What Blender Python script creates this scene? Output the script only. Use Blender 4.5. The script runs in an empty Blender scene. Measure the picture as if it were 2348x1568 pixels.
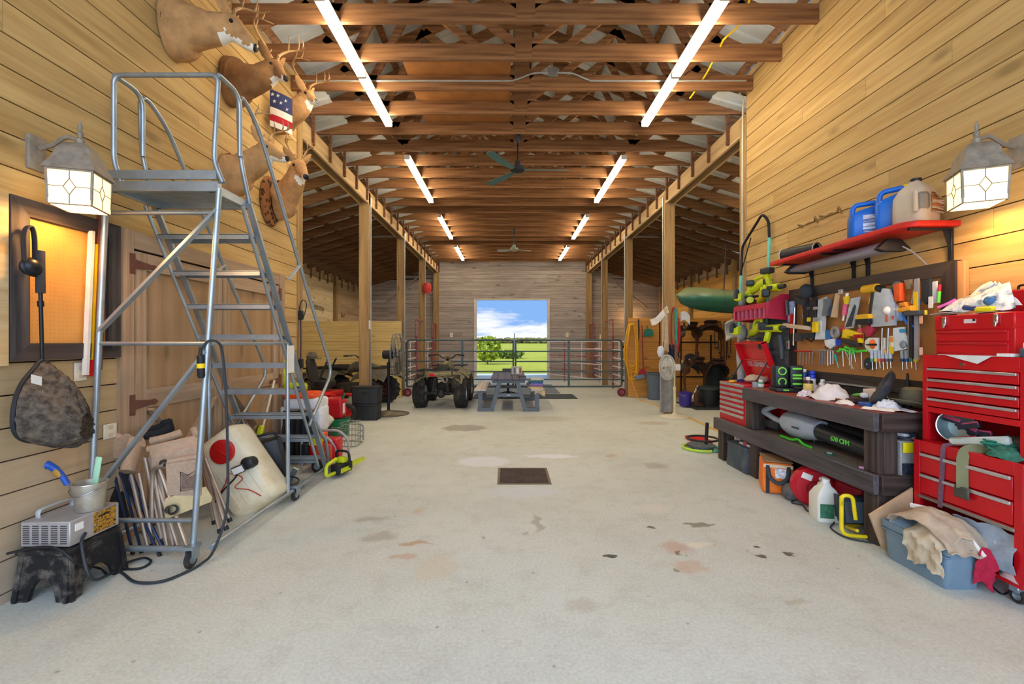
EXPO, SKY, SKYB, SUN, TUBE = 0.0, 1.1, 4.6, 4.0, 56.0
import bpy, bmesh, math, random
from mathutils import Vector as V, Matrix as MX, Euler
random.seed(7)
COL = bpy.context.scene.collection
PI = math.pi
# ---- camera geometry of the photograph (pixels of 2348 x 1568) ----
F, CX, CY, H = 1043.0, 1165.0, 784.0, 1.43
def at(px, py, Y): return V(((px-CX)*Y/F, Y, H-(py-CY)*Y/F))
def atX(px, py, X): return at(px, py, X*F/(px-CX))
def atZ(px, py, Z=0.0): return at(px, py, F*(H-Z)/(py-CY))
XL, XR, XOL, XOR, YW, YB = -2.75, 3.10, -5.80, 6.13, 6.02, 18.10
def R(d): return math.radians(d)
def rot(x=0, y=0, z=0): return Euler((R(x), R(y), R(z))).to_matrix().to_4x4()
def tr(x, y=None, z=None): return MX.Translation(V(x) if y is None else V((x, y, z)))
def lerp(a, b, t): return a+(b-a)*t
def cat(pts, n=6, closed=False):
    P = [V(p) for p in pts]; out = []; N = len(P)
    for i in range(N if closed else N-1):
        if closed: a, b, c, d = P[i-1], P[i], P[(i+1) % N], P[(i+2) % N]
        else: a, b, c, d = P[max(i-1, 0)], P[i], P[i+1], P[min(i+2, N-1)]
        for k in range(n):
            t = k/n
            out.append(.5*((2*b)+(c-a)*t+(2*a-5*b+4*c-d)*t*t+(3*b-a-3*c+d)*t**3))
    if not closed: out.append(P[-1])
    return out
def fil(pts, r=.05, n=5):
    """polyline with its corners rounded"""
    P = [V(p) for p in pts]; out = [P[0]]
    for a, b, c in zip(P, P[1:], P[2:]):
        d = min(r, (b-a).length*.48, (c-b).length*.48); p, q = b+(a-b).normalized()*d, b+(c-b).normalized()*d
        out += [p*(1-t)**2+b*2*t*(1-t)+q*t*t for t in [k/n for k in range(n+1)]]
    return out+[P[-1]]
def look(z, x=(1, 0, 0)):
    """rotation whose local Z is z"""
    z = V(z).normalized(); x = V(x)
    if abs(z.dot(x.normalized())) > .98: x = V((0, 1, 0)) if abs(z.y) < .9 else V((0, 0, 1))
    y = z.cross(x).normalized(); x = y.cross(z)
    return MX((x, y, z)).transposed().to_4x4()

class MB:
    def __init__(s, m=0): s.bm = bmesh.new(); s.m = m
    def raw(s, vs, fs, M=None):
        n = [s.bm.verts.new(M @ V(v) if M else V(v)) for v in vs]; out = []
        for f in fs:
            try: g = s.bm.faces.new([n[i] for i in f])
            except ValueError: continue
            g.material_index = s.m; out.append(g)
        return n, out
    def box(s, c, d, M=None, b=0, seg=1, taper=None):
        x, y, z = d[0]/2, d[1]/2, d[2]/2; t = taper or (1, 1)
        vs = [(-x, -y, -z), (x, -y, -z), (x, y, -z), (-x, y, -z), (-x*t[0], -y*t[1], z), (x*t[0], -y*t[1], z), (x*t[0], y*t[1], z), (-x*t[0], y*t[1], z)]
        T = tr(c) @ M if M else tr(c)
        n, fs = s.raw(vs, [(0, 3, 2, 1), (4, 5, 6, 7), (0, 1, 5, 4), (1, 2, 6, 5), (2, 3, 7, 6), (3, 0, 4, 7)], T)
        if b:
            es = list({e for f in fs for e in f.edges})
            bmesh.ops.bevel(s.bm, geom=es, offset=b, segments=seg, affect='EDGES', profile=.5)
        return s
    def bx(s, x0, x1, y0, y1, z0, z1, b=0, seg=1): return s.box(((x0+x1)/2, (y0+y1)/2, (z0+z1)/2), (abs(x1-x0), abs(y1-y0), abs(z1-z0)), None, b, seg)
    def beam(s, p, q, w, h, up=(0, 0, 1), b=0):
        p, q = V(p), V(q); d = q-p; z = d.normalized(); x = V(up).cross(z)
        if x.length < 1e-4: x = V((1, 0, 0)).cross(z)
        x.normalize(); y = z.cross(x)
        M = MX((x, y, z)).transposed().to_4x4()
        return s.box((p+q)/2, (w, h, d.length), M, b)
    def tube(s, pts, r, n=8, closed=False, caps=True, flat=None, up=None):
        P = [V(p) for p in pts]; N = len(P)
        if N < 2: return s
        T = []
        for i in range(N):
            a = P[i-1] if (i or closed) else P[i]; b = P[(i+1) % N] if (i < N-1 or closed) else P[i]
            t = (b-a)
            T.append(t.normalized() if t.length > 1e-9 else V((0, 0, 1)))
        u = V(up) if up else (V((0, 0, 1)) if abs(T[0].z) < .9 else V((1, 0, 0)))
        x = (u-T[0]*u.dot(T[0])).normalized(); rings = []
        for i in range(N):
            if i:
                x = x-T[i]*x.dot(T[i])
                x = x.normalized() if x.length > 1e-6 else T[i].orthogonal().normalized()
            y = T[i].cross(x); ri = r[i] if isinstance(r, (list, tuple)) else r
            fx, fy = flat or (1, 1)
            rings.append([s.bm.verts.new(P[i]+x*(math.cos(2*PI*k/n+PI/n)*ri*fx)+y*(math.sin(2*PI*k/n+PI/n)*ri*fy)) for k in range(n)])
        s._skin(rings, closed, caps)
        return s
    def _skin(s, rings, closed=False, caps=True, cl=True):
        N, n = len(rings), len(rings[0])
        for i in range(N if closed else N-1):
            a, b = rings[i], rings[(i+1) % N]
            for k in range(n if cl else n-1):
                try: s.bm.faces.new((a[k], a[(k+1) % n], b[(k+1) % n], b[k])).material_index = s.m
                except ValueError: pass
        if caps and not closed and cl:
            for g in (rings[0][::-1], rings[-1]):
                try: s.bm.faces.new(g).material_index = s.m
                except ValueError: pass
    def loft(s, rings, caps=True, closed=False, cl=True):
        s._skin([[s.bm.verts.new(V(p)) for p in r] for r in rings], closed, caps, cl); return s
    def cyl(s, p, q, r, r2=None, n=16): return s.tube([p, q], [r, r if r2 is None else r2], n)
    def lathe(s, prof, n=20, M=None, caps=True):
        M = M or MX()
        return s.loft([[M @ V((r*math.cos(2*PI*k/n), r*math.sin(2*PI*k/n), z)) for k in range(n)] for r, z in prof], caps)
    def ell(s, c, rad, M=None, n=14, m=8):
        T = tr(c) @ (M or MX())
        rings = [[T @ V((rad[0]*math.sin(PI*j/m)*math.cos(2*PI*k/n), rad[1]*math.sin(PI*j/m)*math.sin(2*PI*k/n), -rad[2]*math.cos(PI*j/m))) for k in range(n)] for j in range(1, m)]
        rv = [[s.bm.verts.new(p) for p in r] for r in rings]
        s._skin(rv, False, False)
        b, t = s.bm.verts.new(T @ V((0, 0, -rad[2]))), s.bm.verts.new(T @ V((0, 0, rad[2])))
        for k in range(n):
            s.bm.faces.new((b, rv[0][(k+1) % n], rv[0][k])).material_index = s.m
            s.bm.faces.new((t, rv[-1][k], rv[-1][(k+1) % n])).material_index = s.m
        return s
    def prism(s, poly, d, M=None, b=0):
        """polygon (x,y) extruded from z=0 to d"""
        n = len(poly); M = M or MX()
        vs = [(x, y, 0) for x, y in poly]+[(x, y, d) for x, y in poly]
        fs = [tuple(range(n))[::-1], tuple(range(n, 2*n))]+[(i, (i+1) % n, n+(i+1) % n, n+i) for i in range(n)]
        _, g = s.raw(vs, fs, M)
        if b: bmesh.ops.bevel(s.bm, geom=list({e for f in g[:2] for e in f.edges}), offset=b, segments=2, affect='EDGES', profile=.5)
        return s
    def sheet(s, fn, nu, nv, th=.004):
        """surface fn(u,v) for u,v in 0..1 given thickness"""
        P = [[V(fn(i/nu, j/nv)) for j in range(nv+1)] for i in range(nu+1)]; Q = []
        for i in range(nu+1):
            for j in range(nv+1):
                a = P[min(i+1, nu)][j]-P[max(i-1, 0)][j]; b = P[i][min(j+1, nv)]-P[i][max(j-1, 0)]; n = a.cross(b)
                Q.append(P[i][j]+(n.normalized() if n.length > 1e-12 else V((0, 0, 1)))*th)
        flat = [p for r in P for p in r]; w = nv+1; N = len(flat); fs = []
        for i in range(nu):
            for j in range(nv):
                a, b, c, d = i*w+j, (i+1)*w+j, (i+1)*w+j+1, i*w+j+1; fs += [(d, c, b, a), (a+N, b+N, c+N, d+N)]
        for i in range(nu): fs += [(i*w, (i+1)*w, (i+1)*w+N, i*w+N), (i*w+nv+N, (i+1)*w+nv+N, (i+1)*w+nv, i*w+nv)]
        for j in range(nv): fs += [(j+N, j+1+N, j+1, j), (nu*w+j, nu*w+j+1, nu*w+j+1+N, nu*w+j+N)]
        s.raw(flat+Q, fs); return s
    def ring(s, c, R_, r, M=None, n=24, m=8, arc=(0, 360)):
        T = tr(c) @ (M or MX()); full = arc[1]-arc[0] >= 360
        k = n if full else n+1
        return s.tube([T @ V((R_*math.cos(R(arc[0]+(arc[1]-arc[0])*i/n)), R_*math.sin(R(arc[0]+(arc[1]-arc[0])*i/n)), 0)) for i in range(k)], r, m, full)
    def text(s, body, size, M, ex=.001, align='CENTER', sx=1):
        c = bpy.data.curves.new('lettering', 'FONT'); c.body = body; c.size = size; c.extrude = ex; c.align_x = align; c.align_y = 'CENTER'; c.resolution_u = 3
        o = bpy.data.objects.new('lettering', c); COL.objects.link(o)
        me = bpy.data.meshes.new_from_object(o.evaluated_get(bpy.context.evaluated_depsgraph_get()))
        bpy.data.objects.remove(o); k = len(s.bm.verts); kf = len(s.bm.faces)
        s.bm.from_mesh(me); s.bm.verts.ensure_lookup_table(); s.bm.faces.ensure_lookup_table()
        for v in s.bm.verts[k:]: v.co = M @ V((v.co.x*sx, v.co.y, v.co.z))
        for f in s.bm.faces[kf:]: f.material_index = s.m
        bpy.data.meshes.remove(me); bpy.data.curves.remove(c); return s
    def xf(s, M): bmesh.ops.transform(s.bm, matrix=M, verts=s.bm.verts); return s
    def noise(s, a, seed=0):
        rd = random.Random(seed)
        for v in s.bm.verts: v.co += V((rd.uniform(-a, a), rd.uniform(-a, a), rd.uniform(-a, a)))
        return s
    def mesh(s, name, mats, ang=40, smooth=True):
        bmesh.ops.recalc_face_normals(s.bm, faces=s.bm.faces)
        me = bpy.data.meshes.new(name); s.bm.to_mesh(me); s.bm.free()
        for m in (mats if isinstance(mats, (list, tuple)) else [mats]): me.materials.append(m)
        if smooth:
            me.polygons.foreach_set('use_smooth', [True]*len(me.polygons))
            me.set_sharp_from_angle(angle=R(ang))
        return me

ROOTM = {}
def _mk(name, data, parent=None):
    o = bpy.data.objects.new(name, data); COL.objects.link(o)
    if parent is not None: o.parent = parent
    return o
def props(o, label=None, cat_=None, group=None, kind=None):
    if label: o['label'] = label
    if cat_: o['category'] = cat_
    if group: o['group'] = group
    if kind: o['kind'] = kind
    return o
def thing(name, label, cat_, loc=(0, 0, 0), rz=0, group=None, eul=None):
    o = _mk(name, None); o.empty_display_size = .05; o.location = loc
    o.rotation_euler = (0, 0, R(rz)) if eul is None else [R(a) for a in eul]
    return props(o, label, cat_, group)
def part(parent, name, mb, mats, label=None, ang=40, sub=0, world=False, kind=None):
    """a part of PARENT; mb in the parent's own coordinates, or in world coordinates when world"""
    if world:
        r = parent
        while r.parent is not None: r = r.parent
        M = tr(r.location) @ r.rotation_euler.to_matrix().to_4x4()
        mb.xf(M.inverted())
    o = _mk(name, mb.mesh(name, mats, ang), parent)
    if sub: m = o.modifiers.new('s', 'SUBSURF'); m.levels = sub; m.render_levels = sub
    if label: o['label'] = label
    if kind: o['kind'] = kind
    return o
def solo(name, mb, mats, label, cat_, loc=(0, 0, 0), rz=0, group=None, eul=None, ang=40, sub=0, kind=None, world=False):
    """a thing that is a single mesh"""
    M = tr(loc) @ (rot(0, 0, rz) if eul is None else rot(*eul))
    if world: mb.xf(M.inverted())
    o = _mk(name, mb.mesh(name, mats, ang)); o.matrix_world = M
    if sub: m = o.modifiers.new('s', 'SUBSURF'); m.levels = sub; m.render_levels = sub
    return props(o, label, cat_, group, kind)
def struct(name, mb, mats, label=None, parent=None, ang=40, group=None):
    o = _mk(name, mb.mesh(name, mats, ang), parent)
    if parent is None: o['kind'] = 'structure'
    if label: o['label'] = label
    if group: o['group'] = group
    return o
def dup(o, loc=None, rz=None, label=None, eul=None, scale=None, parent=None):
    c = o.copy(); COL.objects.link(c)
    if parent is not None: c.parent = parent
    for ch in list(o.children): dup(ch, parent=c)
    if loc is not None: c.location = loc
    if rz is not None: c.rotation_euler = (0, 0, R(rz))
    if eul is not None: c.rotation_euler = [R(a) for a in eul]
    if scale: c.scale = scale
    if label: c['label'] = label
    return c

# ---------------- materials ----------------
def lin(c):
    if isinstance(c, str): c = [int(c[i:i+2], 16)/255 for i in (0, 2, 4)]
    return tuple((x/12.92 if x <= .04045 else ((x+.055)/1.055)**2.4) for x in c[:3])+(1,)
class NT:
    def __init__(s, name):
        s.mat = bpy.data.materials.new(name); s.mat.use_nodes = True; s.t = s.mat.node_tree; s.t.nodes.clear()
        s.out = s.n('OutputMaterial'); s.b = s.n('BsdfPrincipled'); s.l(s.b.outputs[0], s.out.inputs[0])
    def n(s, typ, **k):
        nd = s.t.nodes.new('ShaderNode'+typ)
        for a, v in k.items():
            if a.startswith('i_'): nd.inputs[a[2:].replace('_', ' ')].default_value = v
            else: setattr(nd, a, v)
        return nd
    def l(s, a, b): s.t.links.new(a, b)
    def coord(s, scale=(1, 1, 1), kind='Object'):
        c = s.n('TexCoord'); m = s.n('Mapping'); m.inputs['Scale'].default_value = scale; s.l(c.outputs[kind], m.inputs[0]); return m.outputs[0]
    def noise(s, vec, scale, detail=4, rough=.6):
        n = s.n('TexNoise'); n.inputs['Scale'].default_value = scale; n.inputs['Detail'].default_value = detail; n.inputs['Roughness'].default_value = rough
        if vec is not None: s.l(vec, n.inputs['Vector'])
        return n.outputs[0]
    def ramp(s, fac, stops):
        r = s.n('ValToRGB'); e = r.color_ramp.elements
        while len(e) < len(stops): e.new(.5)
        for i, (p, c) in enumerate(stops): e[i].position = p; e[i].color = c if len(c) == 4 else tuple(c)+(1,)
        s.l(fac, r.inputs[0]); return r.outputs[0]
    def mix(s, fac, a, b, mode='MIX'):
        m = s.n('MixRGB'); m.blend_type = mode
        for i, v in enumerate((fac, a, b)):
            if isinstance(v, (int, float)): m.inputs[i].default_value = v if i == 0 else (v, v, v, 1)
            elif isinstance(v, tuple): m.inputs[i].default_value = v
            else: s.l(v, m.inputs[i])
        return m.outputs[0]
    def math(s, op, a, b=None, c=None, clamp=False):
        m = s.n('Math'); m.operation = op; m.use_clamp = clamp
        for i, v in enumerate((a, b, c)):
            if v is None: continue
            if isinstance(v, (int, float)): m.inputs[i].default_value = v
            else: s.l(v, m.inputs[i])
        return m.outputs[0]
    def bump(s, h, d=.01, st=.5):
        b = s.n('Bump'); b.inputs['Strength'].default_value = st; b.inputs['Distance'].default_value = d; s.l(h, b.inputs['Height']); s.l(b.outputs[0], s.b.inputs['Normal'])
    def set(s, col=None, rough=None, metal=None, spec=None):
        for k, v in (('Base Color', col), ('Roughness', rough), ('Metallic', metal), ('Specular IOR Level', spec)):
            if v is None: continue
            if isinstance(v, (int, float, tuple)): s.b.inputs[k].default_value = v
            else: s.l(v, s.b.inputs[k])
_MC = {}
def mat(col, rough=.5, metal=0, var=.12, scale=9, bump=0, dirt=None, spec=.4, alpha=1, trans=0, key=''):
    """general painted / plastic / metal surface with mottling, optional dirt colour"""
    k = (col, rough, metal, var, scale, bump, dirt, alpha, trans, key)
    if k in _MC: return _MC[k]
    t = NT('surface_'+(col if isinstance(col, str) else 'x')); c = lin(col); v = t.coord()
    n = t.noise(v, scale, 5)
    lo, hi = tuple(x*(1-var) for x in c[:3]), tuple(min(1, x*(1+var)) for x in c[:3])
    cc = t.ramp(n, [(.3, lo), (.7, hi)])
    if dirt:
        d = t.noise(v, scale*.6, 6, .7); f = t.ramp(d, [(.48, (0, 0, 0)), (.68, (1, 1, 1))])
        cc = t.mix(t.math('MULTIPLY', f, dirt[1] if len(dirt) > 1 else .6), cc, lin(dirt[0]))
    t.set(cc, rough, metal, spec)
    if bump: t.bump(t.noise(v, scale*4, 4), .01, bump)
    if alpha < 1: t.b.inputs['Alpha'].default_value = alpha
    if trans: t.b.inputs['Transmission Weight'].default_value = trans
    _MC[k] = t.mat; return t.mat
def wood(c1, c2, axis=0, knots=.5, var=.25, rough=.75, grain=1.0, tint=None, stain=None, key='', dust=None):
    """boards; grain runs along axis, each loose board of a mesh varies"""
    k = ('wood', c1, c2, axis, knots, var, rough, grain, tint, stain, key, dust)
    if k in _MC: return _MC[k]
    t = NT('timber'); sc = [9, 9, 9]; sc[axis] = .55; g = t.n('NewGeometry'); rnd = g.outputs['Random Per Island']
    c = t.n('TexCoord'); add = t.n('VectorMath'); add.operation = 'ADD'; t.l(c.outputs['Object'], add.inputs[0])
    cmb = t.n('CombineXYZ')
    for i in range(3): t.l(t.math('MULTIPLY', rnd, 13.7+7*i), cmb.inputs[i])
    t.l(cmb.outputs[0], add.inputs[1])
    m = t.n('Mapping'); m.inputs['Scale'].default_value = sc; t.l(add.outputs[0], m.inputs[0])
    n1 = t.noise(m.outputs[0], 2.2*grain, 6, .62)
    wv = t.n('TexWave', wave_type='BANDS', bands_direction='XYZ'[axis-1]); wv.inputs['Scale'].default_value = .55*grain; wv.inputs['Distortion'].default_value = 9; wv.inputs['Detail'].default_value = 3; t.l(m.outputs[0], wv.inputs[0])
    f = t.math('ADD', t.math('MULTIPLY', n1, .88), t.math('MULTIPLY', wv.outputs[1], .12))
    cc = t.ramp(f, [(.3, lin(c2)), (.62, lin(c1))])
    if knots:
        ks = [7, 7, 7]; ks[axis] = 2.6
        km = t.n('Mapping'); km.inputs['Scale'].default_value = ks; t.l(add.outputs[0], km.inputs[0])
        vo = t.n('TexVoronoi'); vo.inputs['Scale'].default_value = .55; t.l(km.outputs[0], vo.inputs[0])
        kf = t.ramp(vo.outputs[0], [(.07, (1, 1, 1)), (.17, (0, 0, 0))])
        cc = t.mix(t.math('MULTIPLY', kf, knots), cc, lin(tuple(x*.55 for x in [int(c2[i:i+2], 16)/255 for i in (0, 2, 4)])))
    if stain:
        sn = t.ramp(t.noise(t.coord((1, 1, 1)), 1.1, 5, .65), [(.45, (0, 0, 0)), (.7, (1, 1, 1))])
        cc = t.mix(t.math('MULTIPLY', sn, stain[1]), cc, lin(stain[0]))
    if dust:   # low boards greyed: cool daylight put into the colour, plus patchy dust
        z = t.n('SeparateXYZ'); t.l(c.outputs['Object'], z.inputs[0])
        mr = t.n('MapRange'); mr.inputs[1].default_value = dust[2]; mr.inputs[2].default_value = dust[3]; mr.inputs[3].default_value = dust[1]; mr.inputs[4].default_value = 0; t.l(t.math('ADD', z.outputs[2], t.math('MULTIPLY', t.noise(t.coord(), 1.3, 5), .8)), mr.inputs[0])
        cc = t.mix(mr.outputs[0], cc, lin(dust[0]))
    hv = t.n('HueSaturation'); hv.inputs['Saturation'].default_value = 1
    t.l(t.math('ADD', t.math('MULTIPLY', rnd, var*2), 1-var), hv.inputs['Value']); t.l(cc, hv.inputs['Color'])
    t.set(hv.outputs[0], rough, 0, .25); t.bump(n1, .004, .35)
    _MC[k] = t.mat; return t.mat
def emit(col, st, key=''):
    k = ('emit', col, st, key)
    if k in _MC: return _MC[k]
    t = NT('glow'); t.set(lin(col), .4); t.b.inputs['Emission Color'].default_value = lin(col); t.b.inputs['Emission Strength'].default_value = st
    _MC[k] = t.mat; return t.mat
BLK = mat('1b1d20', .5, var=.2); BLKM = mat('202225', .35, .4); RUB = mat('242321', .85, var=.25, dirt=('5c5349', .5), scale=14)
GALV = mat('a3afb6', .38, .75, var=.14, scale=6, dirt=('75706a', .25)); STEEL = mat('9a9da0', .3, .9); CHROME = mat('d8dadc', .18, 1, var=.04)
WHT = mat('e9e7e0', .5, var=.06); CREAM = mat('ded6bd', .5, var=.08); RED = mat('b80e18', .36, var=.1, dirt=('7c1012', .35)); REDD = mat('8d0c14', .45)
LIME = mat('c2cf17', .45); DGRY = mat('43474c', .55); LGRY = mat('a9abab', .5); BLUE = mat('1155b5', .4); ORG = mat('f0641a', .55); GRN = mat('116b3c', .5); YEL = mat('e7c413', .45); TAN = mat('a8917a', .85, bump=.3, scale=30)
LEA = mat('3a231b', .5, var=.3, scale=15); DWD = wood('5a463a', '35281f', 1, .4, .2)
# ================= camera, sky, sun =================
sc = bpy.context.scene
cam = bpy.data.cameras.new('camera'); cam.sensor_width = 36; cam.lens = F/2348*36; cam.shift_x = (1174-CX)/2348; cam.clip_end = 2000; cam.clip_start = .05
co = bpy.data.objects.new('camera', cam); COL.objects.link(co); co.location = (0, 0, H); co.rotation_euler = (PI/2, 0, 0); sc.camera = co
sc.view_settings.view_transform = 'Standard'; sc.view_settings.look = 'None'; sc.view_settings.gamma = 1; sc.view_settings.use_curve_mapping = False
sc.view_settings.exposure = EXPO
w = bpy.data.worlds.new('sky'); sc.world = w; w.use_nodes = True; t = w.node_tree; t.nodes.clear()
def wn(typ, **k):
    n = t.nodes.new('ShaderNode'+typ)
    for a, v in k.items(): setattr(n, a, v)
    return n
out = wn('OutputWorld'); bg = wn('Background'); t.links.new(bg.outputs[0], out.inputs[0]); bg.inputs[1].default_value = SKY
tc = wn('TexCoord'); mp = wn('Mapping'); mp.inputs['Scale'].default_value = (7, 7, 42); mp.inputs['Location'].default_value = (.3, .2, .1); t.links.new(tc.outputs['Generated'], mp.inputs[0])
nz = wn('TexNoise'); nz.inputs['Scale'].default_value = 1.0; nz.inputs['Detail'].default_value = 7; nz.inputs['Roughness'].default_value = .6; t.links.new(mp.outputs[0], nz.inputs[0])
sx = wn('SeparateXYZ'); t.links.new(tc.outputs['Generated'], sx.inputs[0])
gr = wn('MapRange'); gr.inputs[1].default_value = 0; gr.inputs[2].default_value = .09; gr.inputs[3].default_value = .24; gr.inputs[4].default_value = -.13; t.links.new(sx.outputs[2], gr.inputs[0])
ad = wn('Math', operation='ADD'); t.links.new(nz.outputs[0], ad.inputs[0]); t.links.new(gr.outputs[0], ad.inputs[1])
rp = wn('ValToRGB'); t.links.new(ad.outputs[0], rp.inputs[0]); e = rp.color_ramp.elements
e[0].position = .46; e[0].color = lin('84b2ee'); e[1].position = .62; e[1].color = lin('f2f5fb')
# the sunlit half of the sky, behind the photographer, is the brighter one
bk = wn('MapRange'); bk.interpolation_type = 'SMOOTHSTEP'; bk.inputs[1].default_value = .2; bk.inputs[2].default_value = -.7; bk.inputs[3].default_value = 1; bk.inputs[4].default_value = SKYB; t.links.new(sx.outputs[1], bk.inputs[0])
tint = wn('MixRGB'); tm_ = wn('MapRange'); tm_.inputs[1].default_value = .1; tm_.inputs[2].default_value = -.6; tm_.inputs[3].default_value = 0; tm_.inputs[4].default_value = .9; t.links.new(sx.outputs[1], tm_.inputs[0]); t.links.new(tm_.outputs[0], tint.inputs[0]); t.links.new(rp.outputs[0], tint.inputs[1]); tint.inputs[2].default_value = lin('d2e3ff')
sm = wn('VectorMath', operation='SCALE'); t.links.new(tint.outputs[0], sm.inputs[0]); t.links.new(bk.outputs[0], sm.inputs[3]); t.links.new(sm.outputs[0], bg.inputs[0])
sun = bpy.data.lights.new('sun', 'SUN'); sun.energy = SUN; sun.angle = R(1); sun.color = (1, .95, .86); so = bpy.data.objects.new('sun', sun); COL.objects.link(so)
so.rotation_euler = V((-.75, -.25, 1)).to_track_quat('Z', 'Y').to_euler()

# ================= setting materials =================
def floor_mat():
    t = NT('concrete'); v = t.coord()
    n1, n2, n3 = t.noise(v, .55, 6, .65), t.noise(v, 5, 6, .7), t.noise(v, 60, 3, .6)
    cc = t.ramp(n1, [(.3, lin('bdc4bb')), (.52, lin('cdd5cc')), (.75, lin('d3dcd8'))])
    cc = t.mix(t.ramp(n2, [(.5, (0, 0, 0)), (.85, (.55, .55, .55))]), cc, lin('a09c92'))
    cc = t.mix(.25, cc, t.ramp(n3, [(.35, lin('9c9588')), (.65, lin('e2ded6'))]))
    vo = t.n('TexVoronoi'); vo.inputs['Scale'].default_value = 5.5; vo.inputs['Randomness'].default_value = 1; t.l(v, vo.inputs[0])
    cc = t.mix(t.math('MULTIPLY', t.ramp(vo.outputs[0], [(.03, (1, 1, 1)), (.07, (0, 0, 0))]), .55), cc, lin('6d675c'))
    pn = t.n('TexNoise'); pn.inputs['Scale'].default_value = 7; pn.inputs['Detail'].default_value = 4; t.l(v, pn.inputs['Vector'])
    sb = t.n('VectorMath'); sb.operation = 'MULTIPLY_ADD'; t.l(pn.outputs[1], sb.inputs[0]); sb.inputs[1].default_value = (.22, .22, 0); t.l(v, sb.inputs[2])
    pert = sb.outputs[0]
    S = [  # pixel x, y, half width, half height, colour, strength: oil, rust, chalk marks on the slab
        (1065, 981, 54, 8, '7d766c', .66), (850, 1190, 44, 12, '8f8676', .5), (870, 1232, 46, 15, '8f8676', .5), (960, 1246, 46, 5, 'b07a48', .6), (925, 1278, 34, 7, 'b98a58', .45), (1395, 1275, 13, 6, '2c2c2c', .9), (1745, 1277, 20, 5, '4a4230', .85),
        (1735, 1254, 9, 4, '3c3628', .85), (1813, 1271, 10, 5, '4a4230', .85), (1496, 1212, 13, 3, '4b4132', .8), (1562, 1268, 9, 4, '2f2f2f', .8), (1600, 1203, 42, 4, '6a6248', .7), (1550, 1255, 40, 18, 'bb8a68', .5), (1590, 1303, 44, 20, 'c09472', .45),
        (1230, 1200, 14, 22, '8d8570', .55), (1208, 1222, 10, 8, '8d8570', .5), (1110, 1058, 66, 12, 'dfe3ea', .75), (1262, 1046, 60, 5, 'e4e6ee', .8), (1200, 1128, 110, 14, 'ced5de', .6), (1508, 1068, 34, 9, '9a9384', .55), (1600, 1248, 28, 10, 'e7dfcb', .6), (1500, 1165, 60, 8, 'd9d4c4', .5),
        (1345, 1385, 52, 22, '9c947f', .35), (1555, 1308, 9, 6, '7c7a5a', .7), (1100, 1235, 8, 4, '6a655c', .5), (960, 1172, 18, 6, 'c9a070', .4), (1830, 1375, 28, 10, 'a39878', .4), (1400, 1045, 14, 4, 'b08c78', .5), (1240, 960, 90, 8, '9d917c', .4), (1500, 970, 40, 5, 'a88a66', .4), (1130, 920, 90, 7, 'b3a88f', .5), (1000, 1300, 60, 40, 'c9b894', .35)]
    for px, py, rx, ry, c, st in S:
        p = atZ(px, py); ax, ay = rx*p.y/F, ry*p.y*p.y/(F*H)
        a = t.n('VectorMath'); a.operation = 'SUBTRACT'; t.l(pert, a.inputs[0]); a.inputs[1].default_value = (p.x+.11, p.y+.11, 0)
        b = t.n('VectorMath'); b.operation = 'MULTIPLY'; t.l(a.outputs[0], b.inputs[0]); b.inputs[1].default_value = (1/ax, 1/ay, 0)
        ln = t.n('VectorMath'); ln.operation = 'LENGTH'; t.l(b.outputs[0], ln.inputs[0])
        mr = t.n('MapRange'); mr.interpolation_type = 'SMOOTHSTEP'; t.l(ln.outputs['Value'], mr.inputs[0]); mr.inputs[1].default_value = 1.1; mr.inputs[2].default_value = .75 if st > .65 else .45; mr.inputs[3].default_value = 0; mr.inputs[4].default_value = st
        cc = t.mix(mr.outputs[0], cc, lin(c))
    t.set(cc, t.math('ADD', t.math('MULTIPLY', n2, .35), .38), 0, .35); t.bump(n3, .002, .25)
    return t.mat
PINE = wood('c8a76c', 'ad8a52', 1, .45, .1, .8, dust=('a39c94', .72, .3, 2.3))            # wall boards, grain along Y
PINEX = wood('b48f68', '8f6b4a', 0, .55, .12, .8)          # back wall, grain along X
PINEG = wood('d6bd90', 'bd9d68', 1, .45, .1, .75)
CHORD = wood('a8794f', '724c2f', 0, .5, .14, .8)
RAFT = wood('7a5238', '50321f', 0, .4, .15, .8)
POST = wood('a98a5c', '80623c', 2, .45, .06, .8)
GIRD = wood('bfa276', '9b7d52', 1, .3, .1, .8)
BACKING = mat('2a1f16', .9)
TRIMW = mat('cfc9bd', .6)
METAL = mat('cfd3cf', .45, .0, var=.1, scale=3)

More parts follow.
